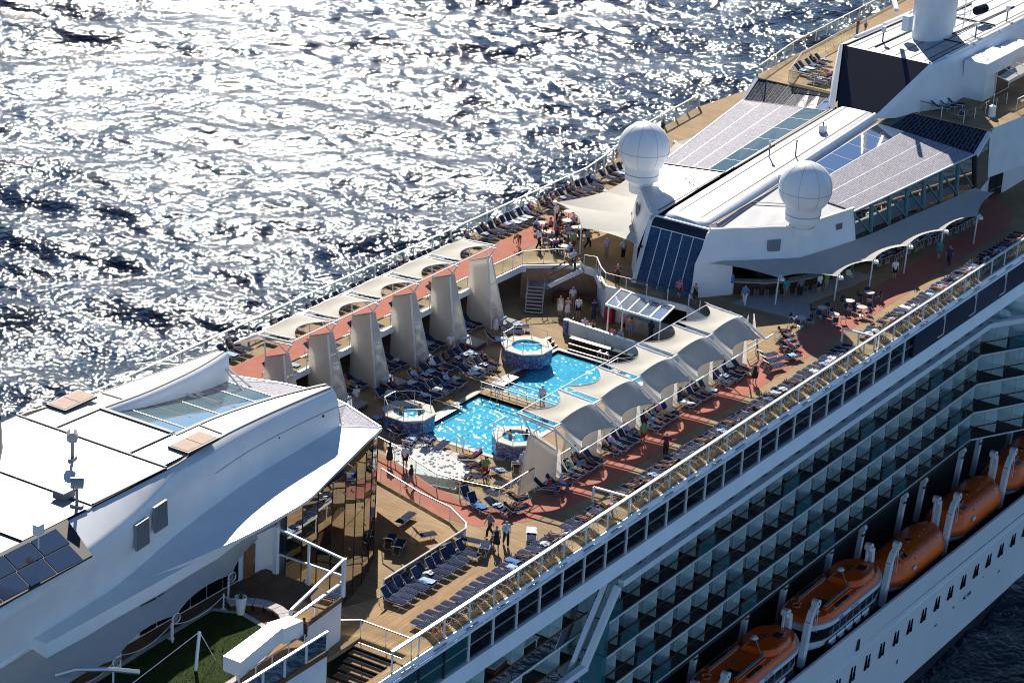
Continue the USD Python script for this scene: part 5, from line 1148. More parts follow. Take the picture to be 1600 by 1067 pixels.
m = MB(); m.quad((31, 2, -2.9), (31, -4, -2.9), (31, -4, 0), (31, 2, 0)); part(T, 'back_wall', m, 'void_wall')
m = MB(); m.box((26.2, -.8, -2.35), (.7, 4.6, 1.1)); part(T, 'counter', m, 'steel'); m = MB(); m.box((26.2, -.8, -1.78), (.95, 4.8, .06)); part(T, 'counter_top', m, 'stone')
G = [(25.7, 2.1, .45), (25.2, -3.1, .45), (22.5, -3.4, .15), (22.7, 1.7, .15)]
for k in range(5):
    a, b = k / 5 + .01, (k + 1) / 5 - .01; m = MB(); m.quad(lerp(G[0], G[1], a), lerp(G[0], G[1], b), lerp(G[3], G[2], b), lerp(G[3], G[2], a)); part(T, 'roof_pane', m, 'roof_glass')
m = MB()
for k in range(6): m.beam(lerp(G[0], G[1], k / 5), lerp(G[3], G[2], k / 5), .10, .12)
m.beam(G[0], G[1], .12, .14); m.beam(G[3], G[2], .14, .16); part(T, 'roof_frame', m, 'white_metal')
for y in (1.5, .2, -3.2): m = MB(); m.beam((22.9, y, -2.9), (22.9, y, .1), .10); part(T, 'roof_post', m, 'white_metal')
m = MB(); m.box((26.3, 3.3, -2.0), (.6, .7, 1.8)); single('red_cabinet', m, 'cloth_red', 'red cabinet against the white corner left of the pool bar', 'cabinet')
rail('frosted glass wall with white cap in front of the pool bar', [(21.9, 4.4), (21.4, -2.6), (21.2, -8)], z=-2.9, h=1.15, post=1.7, bar=.30, postw=.12, glass='frost_glass', name='pool_glass_wall')
m = MB(); m.prism(Point(21.95, 4.7).buffer(.28, 12), -2.9, -1.65); single('mosaic_pillar', m, 'mosaic_blue', 'round mosaic pillar at the end of the frosted glass wall', 'pillar')
T = thing('staircase', 'grey staircase climbing from the pool deck to the upper deck', 'stairs')
for k in range(8):
    m = MB(); m.box((23.9 + k * .30, 9.0 + k * .18, -2.75 + k * .18), (.30, 1.35, .05), rz=.5); part(T, 'step', m, 'louvre_grey'); m = MB(); m.box((23.78 + k * .30, 8.94 + k * .18, -2.72 + k * .18), (.04, 1.35, .04), rz=.5); part(T, 'step_edge', m, 'white_metal')
m = MB(); m.box((26.9, 10.2, -1.48), (1.3, 1.9, .12), rz=.0); part(T, 'landing', m, 'louvre_grey')
for k in range(8):
    m = MB(); m.box((27.3 + k * .20, 9.5 - k * .26, -1.3 + k * .17), (1.2, .27, .05), rz=.35); part(T, 'step', m, 'louvre_grey')
m = MB()
for d in (-.68, .68): m.beam((23.8 - d * .45, 9.0 + d * .9, -2.75), (26.3 - d * .45, 10.4 + d * .9, -1.35), .10, .28)
m.beam((26.6, 9.4, -1.4), (28.4, 7.3, .05), .12, .35); m.beam((27.7, 10.0, -1.4), (29.4, 7.9, .05), .12, .35); part(T, 'stringer', m, 'white_paint')
m = MB()
for d in (-.68, .68): m.tube([(23.8 - d * .45, 9.0 + d * .9, -1.85), (26.3 - d * .45, 10.4 + d * .9, -.4)], .045); m.tube([(23.8 - d * .45, 9.0 + d * .9, -1.85), (23.8 - d * .45, 9.0 + d * .9, -2.9)], .04)
m.tube([(26.6, 9.4, -.4), (28.4, 7.3, 1.1)], .05); m.tube([(27.7, 10.0, -.4), (29.4, 7.9, 1.1)], .05); part(T, 'handrail', m, 'dark_wood')
m = MB(); m.quad((26.6, 9.4, -1.3), (28.4, 7.3, .15), (28.4, 7.3, 1.05), (26.6, 9.4, -.45)); part(T, 'glass_panel', m, 'rail_glass')
m = MB(); m.quad((30.6, 6.2, -2.9), (26.2, 11.8, -2.9), (26.2, 11.8, -.3), (30.6, 6.2, -.3)); struct('lounge_wall', m, 'terracotta')
T = thing('curved_sofa', 'gold and red curved sofa in the shaded corner behind the stairs', 'sofa')
for k in range(8):
    a0, a1 = math.radians(-70 + k * 17), math.radians(-70 + (k + 1) * 17); c = (26.2, 7.2); pt = lambda a, r: (c[0] + r * math.cos(a), c[1] + r * math.sin(a))
    q = Polygon([pt(a0, 1.5), pt(a0, 2.1), pt(a1, 2.1), pt(a1, 1.5)]); m = MB(); m.prism(q, -2.9, -2.45); part(T, 'seat', m, 'gold_fabric'); q = Polygon([pt(a0, 2.0), pt(a0, 2.2), pt(a1, 2.2), pt(a1, 2.0)]); m = MB(); m.prism(q, -2.9, -2.0); part(T, 'backrest', m, 'umber')
T = thing('side_stairs', 'stairs with mesh sides going down right of the last near sail', 'stairs')
for k in range(10): m = MB(); m.box((25.6 - k * .28, -9.6 - k * .0, -.1 - k * .28), (.3, 1.6, .05), rz=.9); part(T, 'step', m, 'louvre_grey')
for d in (-.9, .9): m = MB(); m.quad((25.9 + d * .6, -9.6 + d * .6, 0), (23.0 + d * .6, -9.6 + d * .6, -2.9), (23.0 + d * .6, -9.6 + d * .6, -1.8), (25.9 + d * .6, -9.6 + d * .6, 1.1)); part(T, 'mesh_side', m, 'mesh_cloth')

# ---------------------------------------------------------------- lifeboats, tenders and davits
def hullloft(L, prof, taper=0.55, n=17, sheer=.25, blunt=.75):
    """prof: list of (half width, z); the plan narrows towards both ends"""
    V = []
    for i in range(n):
        u = -1 + 2 * i / (n - 1); t = abs(u)
        k = 1 - taper * max(0, (t - blunt) / (1 - blunt)) ** 2
        row = []
        for w, z in prof:
            row.append((u * L / 2 * (1 - .04 * (prof[0][1] - z) * 0), w * k, z + sheer * t ** 3))
        V.append(row)
    return np.array(V)
def ring_mesh(V, m):
    """V (n, k, 3): cross sections as full rings; caps both ends"""
    n, k = V.shape[:2]; v = V.reshape(-1, 3)
    f = [[i * k + j, i * k + (j + 1) % k, (i + 1) * k + (j + 1) % k, (i + 1) * k + j] for i in range(n - 1) for j in range(k)]
    m.add(v, f); m.poly(list(V[0])[::-1]); m.poly(list(V[-1]))
def boat_ring(L, half, taper, n=19, blunt=.6, z_end=0.0, lend=None):
    """half: profile (y, z) from keel centre up to crown centre; end profile narrows and, with lend, its length depends on z"""
    V = []
    full = [(y, z) for y, z in half] + [(-y, z) for y, z in half[::-1]]
    zs = [z for _, z in half]; z0, z1 = min(zs), max(zs)
    for i in range(n):
        u = -1 + 2 * i / (n - 1); t = abs(u); k = 1 - taper * max(0, (t - blunt) / (1 - blunt)) ** 2.2
        row = []
        for y, z in full:
            s = 1.0 if lend is None else lend((z - z0) / (z1 - z0)); row.append((u * L / 2 * s, y * k, z + z_end * max(0, (t - blunt) / (1 - blunt)) ** 2 * (z1 - z)))
        V.append(row)
    return np.array(V)
def lifeboat(p):
    half = [(0.01, -1.15), (.9, -1.0), (1.65, -.55), (1.95, -.05), (1.97, .02)]
    m = MB(); ring_mesh(boat_ring(11.4, half, .62, z_end=.25), m); part(p, 'white_hull', m, 'hull_white', smooth=35)
    half = [(1.90, .02), (1.98, .08), (1.95, .55), (1.72, 1.15), (1.45, 1.55), (1.15, 1.75), (0.55, 1.92), (0.01, 1.95)]
    V = boat_ring(11.2, half, .50, blunt=.62, lend=lambda z: 1 - .17 * z ** 1.6); m = MB(); ring_mesh(V, m); part(p, 'canopy', m, 'orange_boat', smooth=30)
    m = MB()
    for s in (-1, 1):
        for k in range(12):
            x = -3.9 + k * .72; m.beam((x, s * 1.99, -.08), (x + .12, s * 1.9, -.5), .07, .05)
    part(p, 'grab_loop', m, 'rubber_grey', kind='stuff')
    m = MB(); ring_mesh(boat_ring(11.45, [(1.96, -.02), (2.02, 0), (2.02, .09), (1.96, .10)], .6), m) if False else None
    e = boat_ring(11.4, [(1.99, .03), (1.99, .03)], .60)[:, 0]; m = MB(); m.tube([tuple(q) for q in e], .05, 5); m.tube([(q[0], -q[1], q[2]) for q in e], .05, 5); part(p, 'fender_line', m, 'boot_black')
    # helm hatch with windows, on the near side of the crown towards the bow
    m = MB(); m.add([(-3.6, -.75, 1.75), (-2.3, -.75, 1.85), (-2.3, -1.5, 1.35), (-3.6, -1.5, 1.35), (-3.45, -.75, 2.15), (-2.45, -.75, 2.15), (-2.45, -1.45, 1.72), (-3.45, -1.45, 1.70)], [[4, 5, 6, 7], [0, 1, 5, 4], [1, 2, 6, 5], [2, 3, 7, 6], [3, 0, 4, 7]]); part(p, 'helm_hood', m, 'orange_boat')
    m = MB()
    for x in (-3.2, -2.72): m.box((x, -1.12, 1.955), (.36, .4, .03), rx=.56)
    part(p, 'helm_window', m, 'boat_glass')
    m = MB(); m.box((-2.9, -.25, 1.98), (.85, .55, .06), rx=.1); h = part(p, 'roof_hatch', m, 'black_seam')
    m = MB(); m.box((.2, -.1, 1.96), (.5, .45, .06)); m.box((.25, .05, 2.0), (.1, .5, .06)); part(p, 'lifting_eye', m, 'umber')
    m = MB()
    for k in range(11): m.box((-4.2 + k * .82, -1.42 - .03 * (k % 2), 1.62), (.14, .07, .03), rx=.5)
    for k in range(5): m.box((-3.4 + k * 1.6, .15 * (-1) ** k - .4, 1.97), (.14, .1, .03))
    part(p, 'reflector_tape', m, 'white_metal')
    m = MB(); m.beam((-1.7, -2.02, .1), (-1.55, -1.55, 1.5), .04, .04); m.beam((3.2, -1.98, .1), (3.0, -1.5, 1.5), .04, .04); m.beam((-4.2, -.85, 1.86), (3.9, -.85, 1.86), .04, .03); part(p, 'canopy_seam', m, 'umber')
    m = MB(); m.box((-2.2, -1.95, .85), (.6, .05, .28), rx=-.3); part(p, 'blue_badge', m, 'cloth_pale')
def tender(p):
    half = [(0.01, -2.6), (1.0, -2.45), (1.75, -1.95), (1.95, -1.4), (2.0, -1.25)]
    m = MB(); ring_mesh(boat_ring(13.0, half, .60, z_end=.12), m); part(p, 'white_hull', m, 'hull_white', smooth=35)
    half = [(1.9, -1.25), (1.93, -1.2), (1.98, -.10), (1.9, -.08)]
    m = MB(); ring_mesh(boat_ring(12.7, half, .55), m); part(p, 'window_band', m, 'boat_glass')
    e = boat_ring(13.4, [(2.18, -.12), (2.25, .0), (2.25, .34), (2.12, .38)], .62, blunt=.55); m = MB(); ring_mesh(e, m); part(p, 'gunwale', m, 'hull_white', smooth=40)
    half = [(2.02, .30), (2.04, .36), (1.95, .62), (1.72, .80), (1.70, .80), (.01, .82)]
    m = MB(); ring_mesh(boat_ring(12.6, half, .55, blunt=.6), m); part(p, 'orange_roof', m, 'orange_boat', smooth=30)
    # raised bow house of the roof and the sunken tray towards the stern
    m = MB(); half = [(1.70, .78), (1.62, 1.10), (1.45, 1.22), (.01, 1.26)]; V = boat_ring(4.6, half, .45, blunt=.3, n=13, lend=lambda z: 1 - .12 * z); V[..., 0] += 3.1; ring_mesh(V, m); part(p, 'fore_house', m, 'orange_boat', smooth=30)
    m = MB(); m.box((-1.6, 0, .845), (4.6, 2.3, .03)); part(p, 'roof_tray', m, 'umber' if False else 'orange_boat')
    for s in (-1, 1):
        m = MB(); m.beam((-4.0, s * 1.22, .92), (.7, s * 1.22, .92), .26, .16); part(p, 'side_step', m, 'orange_boat')
        m = MB(); m.tube([(-3.9, s * 1.05, 1.08), (.7, s * 1.05, 1.12)], .06); m.tube([(-3.9, s * 1.2, 1.1), (.7, s * 1.2, 1.14)], .05); part(p, 'roof_rail', m, 'louvre_grey')
        m = MB(); m.box((-1.6, s * 1.55, .86), (2.2, .28, .06)); part(p, 'roof_opening', m, 'black_seam')
    m = MB(); m.box((-3.2, -.35, .90), (1.3, .9, .12)); part(p, 'tray_hatch', m, 'black_seam')
    m = MB(); m.tube([(.7, .9, 1.0), (.95, .15, 2.0)], .03, 5); m.tube([(.7, -.9, 1.0), (1.0, -.15, 2.0)], .04, 5); m.tube([(1.9, 0, 1.2), (1.0, 0, 2.0)], .03, 5); part(p, 'antenna_tripod', m, 'louvre_grey')
    m = MB(); m.lathe([(0.001, -.15), (.24, -.1), (.36, .0), (.24, .14), (0.001, .2)], (1.0, 0, 2.1), 14); part(p, 'antenna_dome', m, 'white_metal', smooth=50)
    m = MB(); m.box((4.0, -.55, 1.27), (.85, .65, .04)); h = part(p, 'fore_hatch', m, 'black_seam'); m = MB(); m.box((4.4, -.95, 1.32), (.8, .08, .05), rz=.3); part(h, 'hatch_rim', m, 'white_metal')
    for x in (2.9, 3.5): m = MB(); m.tube([(x + .22 * math.cos(a), .18 + .3 * math.sin(a), 1.28) for a in np.linspace(0, 6.28, 12, endpoint=False)], .04, 4, closed=True); part(p, 'roof_ring', m, 'umber')
    m = MB(); m.poly([(5.15, -.9, .55), (5.0, -1.45, .5), (3.9, -1.75, .82), (4.2, -1.2, 1.18)]); part(p, 'windscreen', m, 'boat_glass')
    for q, (x, y) in enumerate(((-4.9, .9), (-4.75, -.75), (-4.3, 1.35))):
        m = MB(); m.tube([(x + .33 * math.cos(a), y + .33 * math.sin(a), .95) for a in np.linspace(0, 6.28, 14, endpoint=False)], .08, 6, closed=True); part(p, 'life_ring', m, 'orange_buoy')
    m = MB()
    for k in range(14): m.box((-5 + k * .66, (-1) ** k * 1.7, .83), (.13, .09, .03))
    for k in range(10): m.tm(trimesh.creation.icosphere(0, .05).apply_translation((-4.8 + .34 * math.cos(k), -.75 * (1 if k % 2 else -1) + .34 * math.sin(k), 1.02)))
    part(p, 'reflector_tape', m, 'white_metal')
    m = MB()
    for k in range(7): m.box((-3.6 + k * 1.2, -1.965, -.65), (.06, .05, 1.05))
    part(p, 'window_bar', m, 'louvre_grey')
    for s in (-1, 1):
        for k in range(5):
            m = MB(); m.box((-3.6 + k * 1.5, s * 2.0, -1.62), (1.25, .06, .30)); part(p, 'side_panel', m, 'hull_white'); m = MB(); m.box((-3.4 + k * 1.5, s * 2.0, -1.98), (.75, .06, .22)); part(p, 'side_panel', m, 'hull_white')
    m = MB(); m.box((0, -1.97, -1.8), (9.2, .04, .8)); part(p, 'dark_side', m, 'navy_paint')
    m = MB(); m.box((-2.9, -2.262, .18), (.75, .03, .22)); part(p, 'blue_badge', m, 'cloth_blue')
    m = MB(); tx = meshkit.text_mesh('SOLSTICE', .2, .02); v = tx.vertices; m.add(np.stack([v[:, 0] - 1.2, -2.265 - v[:, 2], v[:, 1] + .1], -1), tx.faces); part(p, 'boat_lettering', m, 'louvre_grey')
def davit(sg):   # an upright box post with a rounded sheave head that leans over the boat (sg = +1 or -1 along the ship)
    def b(p):
        m = MB(); P = [(-sg * .35, .35, -5.2), (-sg * .25, .1, -1.2), (0, 0, -.25)]
        for a, c, w in zip(P[:-1], P[1:], (.62, .52)): m.beam(a, c, .46, w, up=(1, 0, 0))
        part(p, 'arm', m, 'hull_white')
        m = MB(); m.beam((0, 0, -.35), (sg * .55, 0, .12), .40, .42); part(p, 'head_arm', m, 'hull_white')
        m = MB(); m.tube([(sg * .55, -.27, .14), (sg * .55, .27, .14)], .36, 14); part(p, 'sheave_head', m, 'hull_white', smooth=40)
        m = MB(); m.tube([(sg * .55, -.29, .14), (sg * .55, .29, .14)], .09, 8); part(p, 'pivot', m, 'black_seam')
        m = MB(); m.beam((sg * .86, 0, 0), (sg * .92, 0, -1.0), .16, .14); m.tube([(sg * .9, .08, -.9), (sg * .95, .08, -2.6)], .025, 4); m.tube([(sg * .9, -.08, -.9), (sg * .95, -.08, -2.6)], .025, 4); part(p, 'fall_wire', m, 'hull_white')
    return b
DV = {1: davit(1), -1: davit(-1)}
def davit_back(p):
    m = MB(); m.beam((0, 0, -4), (0, -.3, 0), .42, .42); part(p, 'arm', m, 'hull_white'); m = MB(); m.tube([(-.22, -.3, .1), (.22, -.3, .1)], .34, 12); part(p, 'sheave_head', m, 'hull_white', smooth=40); m = MB(); m.beam((-.35, -.5, -.5), (.35, -.5, -.5), .12); part(p, 'band', m, 'black_seam')
boats = [('t', 1.0, 'orange roofed tender boat hung aft below the picture edge', 'hidden tender'), ('t', 15.6, 'lower orange roofed tender boat at the bottom edge', 'lower tender'), ('t', 30.4, 'orange roofed tender boat with dark window band, next to the first lifeboat', 'second tender'),
         ('l', 44.6, 'enclosed orange lifeboat next to the tender boats', 'first lifeboat'), ('l', 56.8, 'enclosed orange lifeboat, middle of the three', 'middle lifeboat'), ('l', 69.0, 'enclosed orange lifeboat at the right edge', 'third lifeboat')]
for kd, x, lab, nm in boats:
    t = kd == 't'; yb = 17.0
    inst('tender' if t else 'lifeboat', tender if t else lifeboat, 'tender_boat' if t else 'lifeboat', (x, -yb, -22.7 if t else -25.0), 0, lab, 'tender boat' if t else 'lifeboat', 'lifeboats and tenders')
    e = 6.9 if t else 6.2; zt = -20.3 if t else -21.0
    inst(('davit', 1), DV[1], 'davit', (x - e, -yb - 1.5, zt), 0, f'big white boat davit at the left end of the {nm}', 'davit', 'white boat davits')
    inst(('davit', -1), DV[-1], 'davit', (x + e - .5, -yb - .2, zt - .2), 0, f'white boat davit at the right end of the {nm}', 'davit', 'white boat davits')
    inst('davit_back', davit_back, 'winch_post', (x - 3.6, -yb + 2.9, zt - .4), 0, f'white winch post behind the left part of the {nm}', 'winch post', 'white winch posts')
    inst('davit_back', davit_back, 'winch_post', (x + 4.6, -yb + 2.9, zt - .4), 0, f'white winch post behind the right part of the {nm}', 'winch post', 'white winch posts')
WORDC = ['zero', 'one', 'two', 'three', 'four', 'five']
# ---------------------------------------------------------------- loungers
def lounger_builder(back):
    th = math.radians(back); L = .78; hx = -.22; sz = .36
    bx, bz = hx - L * math.cos(th), sz + L * math.sin(th)
    def b(p):
        def cushion(x0, z0, x1, z1, n):
            d = np.array([x1 - x0, z1 - z0]); ln = np.linalg.norm(d); d /= ln; nn = np.array([-d[1], d[0]]) * (1 if x1 > x0 else -1)
            nu, nv = 7, 5; top = np.zeros((nu, nv, 3)); bot = np.zeros((nu, nv, 3))
            for i in range(nu):
                t = i / (nu - 1)
                for j in range(nv):
                    v = -1 + 2 * j / (nv - 1); h = .075 * (1 - .55 * abs(v) ** 3) * (1 - .5 * abs(2 * t - 1) ** 6) * (.86 if i in (2, 4) else 1)
                    c = np.array([x0, z0]) + d * ln * t; q = c + nn * h
                    top[i, j] = (q[0], v * .30, q[1]); bot[i, j] = (c[0], v * .30, c[1])
            m = MB(); m.grid(top); m.grid(bot[:, ::-1])
            for E_ in (0, -1): m.grid(np.stack([top[E_], bot[E_]], 0)); m.grid(np.stack([top[:, E_], bot[:, E_]], 0))
            part(p, n, m, 'blue_cushion', smooth=50)
        cushion(hx, sz, .97, sz, 'seat_cushion')
        cushion(hx, sz, bx, bz, 'back_cushion')
        m = MB()
        for s in (-.32, .32):
            m.tube([(hx, s, sz - .02), (.98, s, sz - .02)], .020, 5); m.tube([(hx, s, sz - .02), (bx, s, bz - .02)], .020, 5)
            m.tube([(hx - .25, s, .20), (hx + .18, s, sz + .16), (hx + .52, s, sz + .10)], .016, 4) if back > 15 else None
        m.tube([(.98, -.32, sz - .02), (.98, .32, sz - .02)], .020, 5); m.tube([(bx, -.32, bz), (bx, .32, bz)], .020, 5)
        part(p, 'frame', m, 'white_metal')
        for x in (-.72, .70):
            m = MB(); m.tube([(x, -.31, sz - .02), (x + .06, -.31, .02), (x + .06, .31, .02), (x, .31, sz - .02)], .018, 4); part(p, 'leg', m, 'white_metal')
        if back > 15:
            m = MB(); e = lerp((hx, 0, sz), (bx, 0, bz), .62)
            m.tube([(e[0], -.24, e[2]), (-.85, -.20, .05), (-.85, .20, .05), (e[0], .24, e[2])], .015, 4); part(p, 'back_stay', m, 'white_metal')
    return b
LB = {k: lounger_builder(k) for k in (0, 28, 42, 55)}
SHORT = {}
SPOTS = []    # (x, y, z, rz, back, label of the lounger)
def lounger(x, y, z, rz, back, lab, group):
    inst(f'lounger{back}', LB[back], 'sun_lounger', (x, y, z), rz, lab, 'sun lounger', group); SPOTS.append((x, y, z, rz, back, lab, group, SHORT.get('cur')))
HP = math.pi / 2
lr = random.Random(21)
def row(name, x0, x1, n, y, z, rz, backs, group, skip=(), jit=.04, gapp=0.0, yfun=None, short=None):
    k = 0
    for i in range(n):
        x = x0 + (x1 - x0) * i / max(1, n - 1)
        if any(a < x < b for a, b in skip) or lr.random() < gapp: continue
        k += 1; SHORT['cur'] = f'{nth(k)} lounger from the left {short or name}'
        lounger(x + lr.uniform(-jit, jit), (y if yfun is None else yfun(x)) + lr.uniform(-.12, .12), z, rz + lr.uniform(-.05, .05), lr.choice(backs), f'navy sun lounger, {nth(k)} from the left {name}', group)
row('in the long row against the near glass railing', -30.4, 60.8, 115, -17.75, 0, HP, (42, 42, 55, 28), 'loungers along the near rail', skip=((-9.4, -7.7), (27.9, 29.0), (-15.2, -14.2)), gapp=.03, short='at the near railing')
row('in the short row behind the pale wood rail', -28.9, -20.7, 11, -14.05, 0, -HP, (55, 55, 42), 'loungers behind the patio rail', short='behind the patio rail', jit=.03)
for i in range(5):
    row(f'under the {nth(i + 1)} near sail', TX[i] + 1.5, TX[i + 1] - .5, 5, -12.95, 0, -HP, (55, 42, 42), f'loungers under near sail {i + 1}', short=f'under near sail {WORDC[i + 1]}')
row('along the far white railing', -5.0, 52.0, 66, 17.6, 0, -HP, (55, 55, 42), 'loungers along the far rail', skip=((-3.2, -1.5), (3.5, 5.5), (13.5, 14.8)), gapp=.17, short='at the far railing')
for i in range(5):
    row(f'at the terrace rail above far tower gap {WORDC[i + 1]}', TX[i] + 2.6, TX[i] + 4.4, 2, 13.1, 0, -HP, (42, 28), f'loungers in terrace gap {i + 1}', short=f'above far tower gap {WORDC[i + 1]}')
    row(f'below the terrace in the {nth(i + 1)} far tower gap', TX[i] + 2.7, TX[i] + 5.2, 4, 11.3, -2.9, -HP, (42, 28, 55), f'loungers below terrace gap {i + 1}', short=f'below far tower gap {WORDC[i + 1]}')
row('in the rear packed row left of the pools', 1.6, 12.9, 14, 8.0, -2.9, -HP, (28, 42, 0), 'packed loungers beside the pools', short='in the rear packed row')
row('in the front packed row beside the pool edge', 2.6, 12.2, 12, 5.75, -2.9, -HP, (28, 42, 0), 'packed loungers beside the pools', skip=((8.0, 9.0),), short='in the front packed row')
one = [(-14.1, -5.0, -2.9, .1, 0, 'flat lounger alone in the sunken patio under the walkway'), (-15.6, -7.4, -2.9, -.5, 55, 'upright lounger beside the post in the sunken patio'), (-17.6, -6.2, -2.9, .4, 42, 'lounger half in shade beside the glass wall'), (-17.9, -7.1, -2.9, .4, 28, 'second shaded lounger beside the glass wall'),
       (-19.0, -13.8, 0, HP * 1.15, 0, 'flat lounger at the corner post beside the walkway rail'), (-19.4, -14.7, 0, .35, 28, 'folded lounger left of the walking couple'), (-15.9, -16.0, 0, .55, 0, 'flat lounger alone at the end of the red track'),
       (-3.6, 2.0, -2.9, .25, 28, 'lounger nearest the near left hot tub'), (-4.4, 1.5, -2.9, .25, 28, 'second lounger at the left end of the pool'), (-3.2, .7, -2.9, .2, 28, 'third lounger at the left end of the pool'), (-2.9, -.2, -2.9, .15, 0, 'flat lounger at the pool edge, last of its row'),
       (-3.2, -3.0, -2.9, 2.2, 42, 'lounger at the pool corner near the pebble bed'), (-4.2, -4.2, -2.9, 2.4, 28, 'lounger with a towel beside the pebble bed'), (-5.6, -5.2, -2.9, 2.0, 42, 'lounger behind the walkway rail left of the sitting woman'), (-3.9, -6.0, -2.9, 1.2, 28, 'lounger in the corner below the first near tower'), (-2.4, -6.3, -2.9, .6, 42, 'lounger below the near hot tub'), (-5.4, -7.5, -2.9, 1.8, 42, 'lounger deepest in the corner below the first near sail'), (-7.3, -4.9, -2.9, 1.9, 28, 'lounger close under the walkway railing'), (-7.2, -7.8, -2.9, 1.4, 42, 'lounger under the wood topped rail bend'),
       (-14.0, -9.9, 0, -1.9, 55, 'left of two loungers with blue towels on the walkway corner'), (-14.5, -10.8, 0, -1.9, 55, 'right of two loungers with blue towels on the walkway corner'), (-13.9, -12.0, 0, -1.7, 28, 'third lounger on the walkway corner'), (-13.6, -13.1, 0, -.4, 42, 'lounger turned sideways on the red track corner'), (-12.2, -12.5, 0, -.3, 42, 'lounger of the couple beside the glass rail corner'), (-9.3, -12.9, 0, -1.2, 42, 'lounger of the pair seated left of the first near tower'), (-8.3, -13.2, 0, -1.2, 42, 'second lounger of the pair seated left of the first near tower'),
       (21.4, -13.4, 0, -.35, 42, 'upper of three empty loungers right of the last near sail'), (20.6, -14.1, 0, -.35, 42, 'middle of three empty loungers right of the last near sail'), (19.8, -14.8, 0, -.35, 42, 'lower of three empty loungers right of the last near sail'), (26.3, -12.2, 0, -.1, 28, 'topmost of four sunbather loungers beside the stair rail'), (25.5, -12.9, 0, -.1, 28, 'second of four sunbather loungers beside the stair rail'), (24.7, -13.5, 0, -.1, 0, 'third of four sunbather loungers beside the stair rail'), (24.0, -14.2, 0, -.05, 28, 'lowest of four sunbather loungers beside the stair rail'), (22.4, -14.9, 0, -.5, 0, 'lounger with a patterned towel at the track edge'),
       (20.0, 8.1, -2.9, -.9, 28, 'lounger behind the farther hot tub, nearest the stairs'), (18.8, 7.8, -2.9, -.9, 28, 'lounger behind the farther hot tub'), (16.6, 7.9, -2.9, -.9, 42, 'lounger left of the farther hot tub'), (17.6, 7.0, -2.9, -.8, 0, 'flat lounger touching the farther hot tub'), (-2.2, 6.0, -2.9, -.5, 28, 'lounger behind the near left hot tub'), (-2.9, 3.4, -2.9, -.3, 28, 'lounger tucked left of the near left hot tub'),
       (67.6, -5.6, 7.45, -1.2, 42, 'left of three dark loungers on the shaded rear terrace'), (68.6, -5.9, 7.45, -1.2, 42, 'middle of three dark loungers on the shaded rear terrace'), (69.6, -6.2, 7.45, -1.2, 42, 'right of three dark loungers on the shaded rear terrace'), (67.4, -8.0, 7.45, .3, 0, 'flat lounger with blue towel behind the rear terrace glass')]
SHORT['cur'] = None
for o in one: lounger(*o, 'single loungers')
row('on the sunny far rear terrace, back row', 69.0, 73.5, 5, 9.0, 7.45, -HP, (42, 28), 'loungers on the far rear terrace', short='of the terrace back row')
row('on the sunny far rear terrace, front row', 67.0, 70.5, 5, 6.3, 7.45, HP, (28, 0), 'loungers on the far rear terrace', short='of the terrace front row')
row('in the shade under the long awning', 46.0, 61.5, 15, -12.0, 0, HP, (28, 42), 'loungers under the long awning', short='under the long awning', yfun=lambda x: -10.4 - (x - 46) * .11)
row('behind the dark windows of the pool deck', -20, 16, 5, -16.9, -2.9, HP, (42, 28), 'loungers behind the windows')
# daybeds at the foot of the far towers
def daybed(p):
    m = MB(); m.box((0, 0, .16), (1.5, 1.9, .30)); part(p, 'base', m, 'umber'); m = MB(); m.box((0, 0, .40), (1.45, 1.85, .18)); part(p, 'mattress', m, 'sofa_grey'); m = MB(); m.box((0, .65, .55), (1.2, .4, .14)); part(p, 'pillow', m, 'towel_white')
for i in range(1, 6): inst('daybed', daybed, 'daybed', (TX[i] + 1.75, 9.1, -2.9), 0, f'square brown daybed at the foot of the {nth(i + 1)} far tower from the left', 'daybed', 'daybeds at the far towers')

# ---------------------------------------------------------------- tables and chairs
def cafe_table(p):
    m = MB(); m.lathe([(0, .72), (.42, .72), (.43, .745), (.42, .76), (0, .76)], n=20); part(p, 'table_top', m, 'stone', smooth=30); m = MB(); m.tube([(0, 0, .05), (0, 0, .72)], .04, 8); part(p, 'column', m, 'steel'); m = MB(); m.lathe([(.26, 0), (.25, .04), (0, .06)], n=14); part(p, 'foot', m, 'steel')
def cafe_chair(p):
    m = MB(); m.box((0, 0, .45), (.44, .44, .045)); part(p, 'seat', m, 'cloth_navy')
    m = MB(); V = np.array([[(-.21 - .05 * math.cos(a * 1.5) + .03, .23 * math.sin(a), z) for a in np.linspace(-1.3, 1.3, 7)] for z in (.55, .70, .84)]); m.grid(V); m.grid(V + np.array([-.03, 0, 0])); part(p, 'backrest', m, 'cloth_navy')
    for sx in (-.19, .19):
        for sy in (-.19, .19): m = MB(); m.tube([(sx * 1.1, sy * 1.1, 0), (sx, sy, .44)], .014, 4); part(p, 'leg', m, 'steel')
    m = MB()
    for sy in (-.21, .21): m.tube([(-.2, sy, .45), (-.23, sy, .84)], .014, 4)
    part(p, 'back_frame', m, 'steel')
tabs_near = [(29.3, -12.2), (32.4, -12.5), (31.7, -13.9), (35.2, -13.5), (38.0, -13.9), (34.6, -14.9)]
tabs_far = [(32.7, 13.4), (31.3, 11.9), (30.6, 10.6), (33.6, 11.7), (36.1, 13.7), (35.2, 12.2), (34.2, 15.0), (37.3, 12.4), (38.2, 14.8)]
seats = []
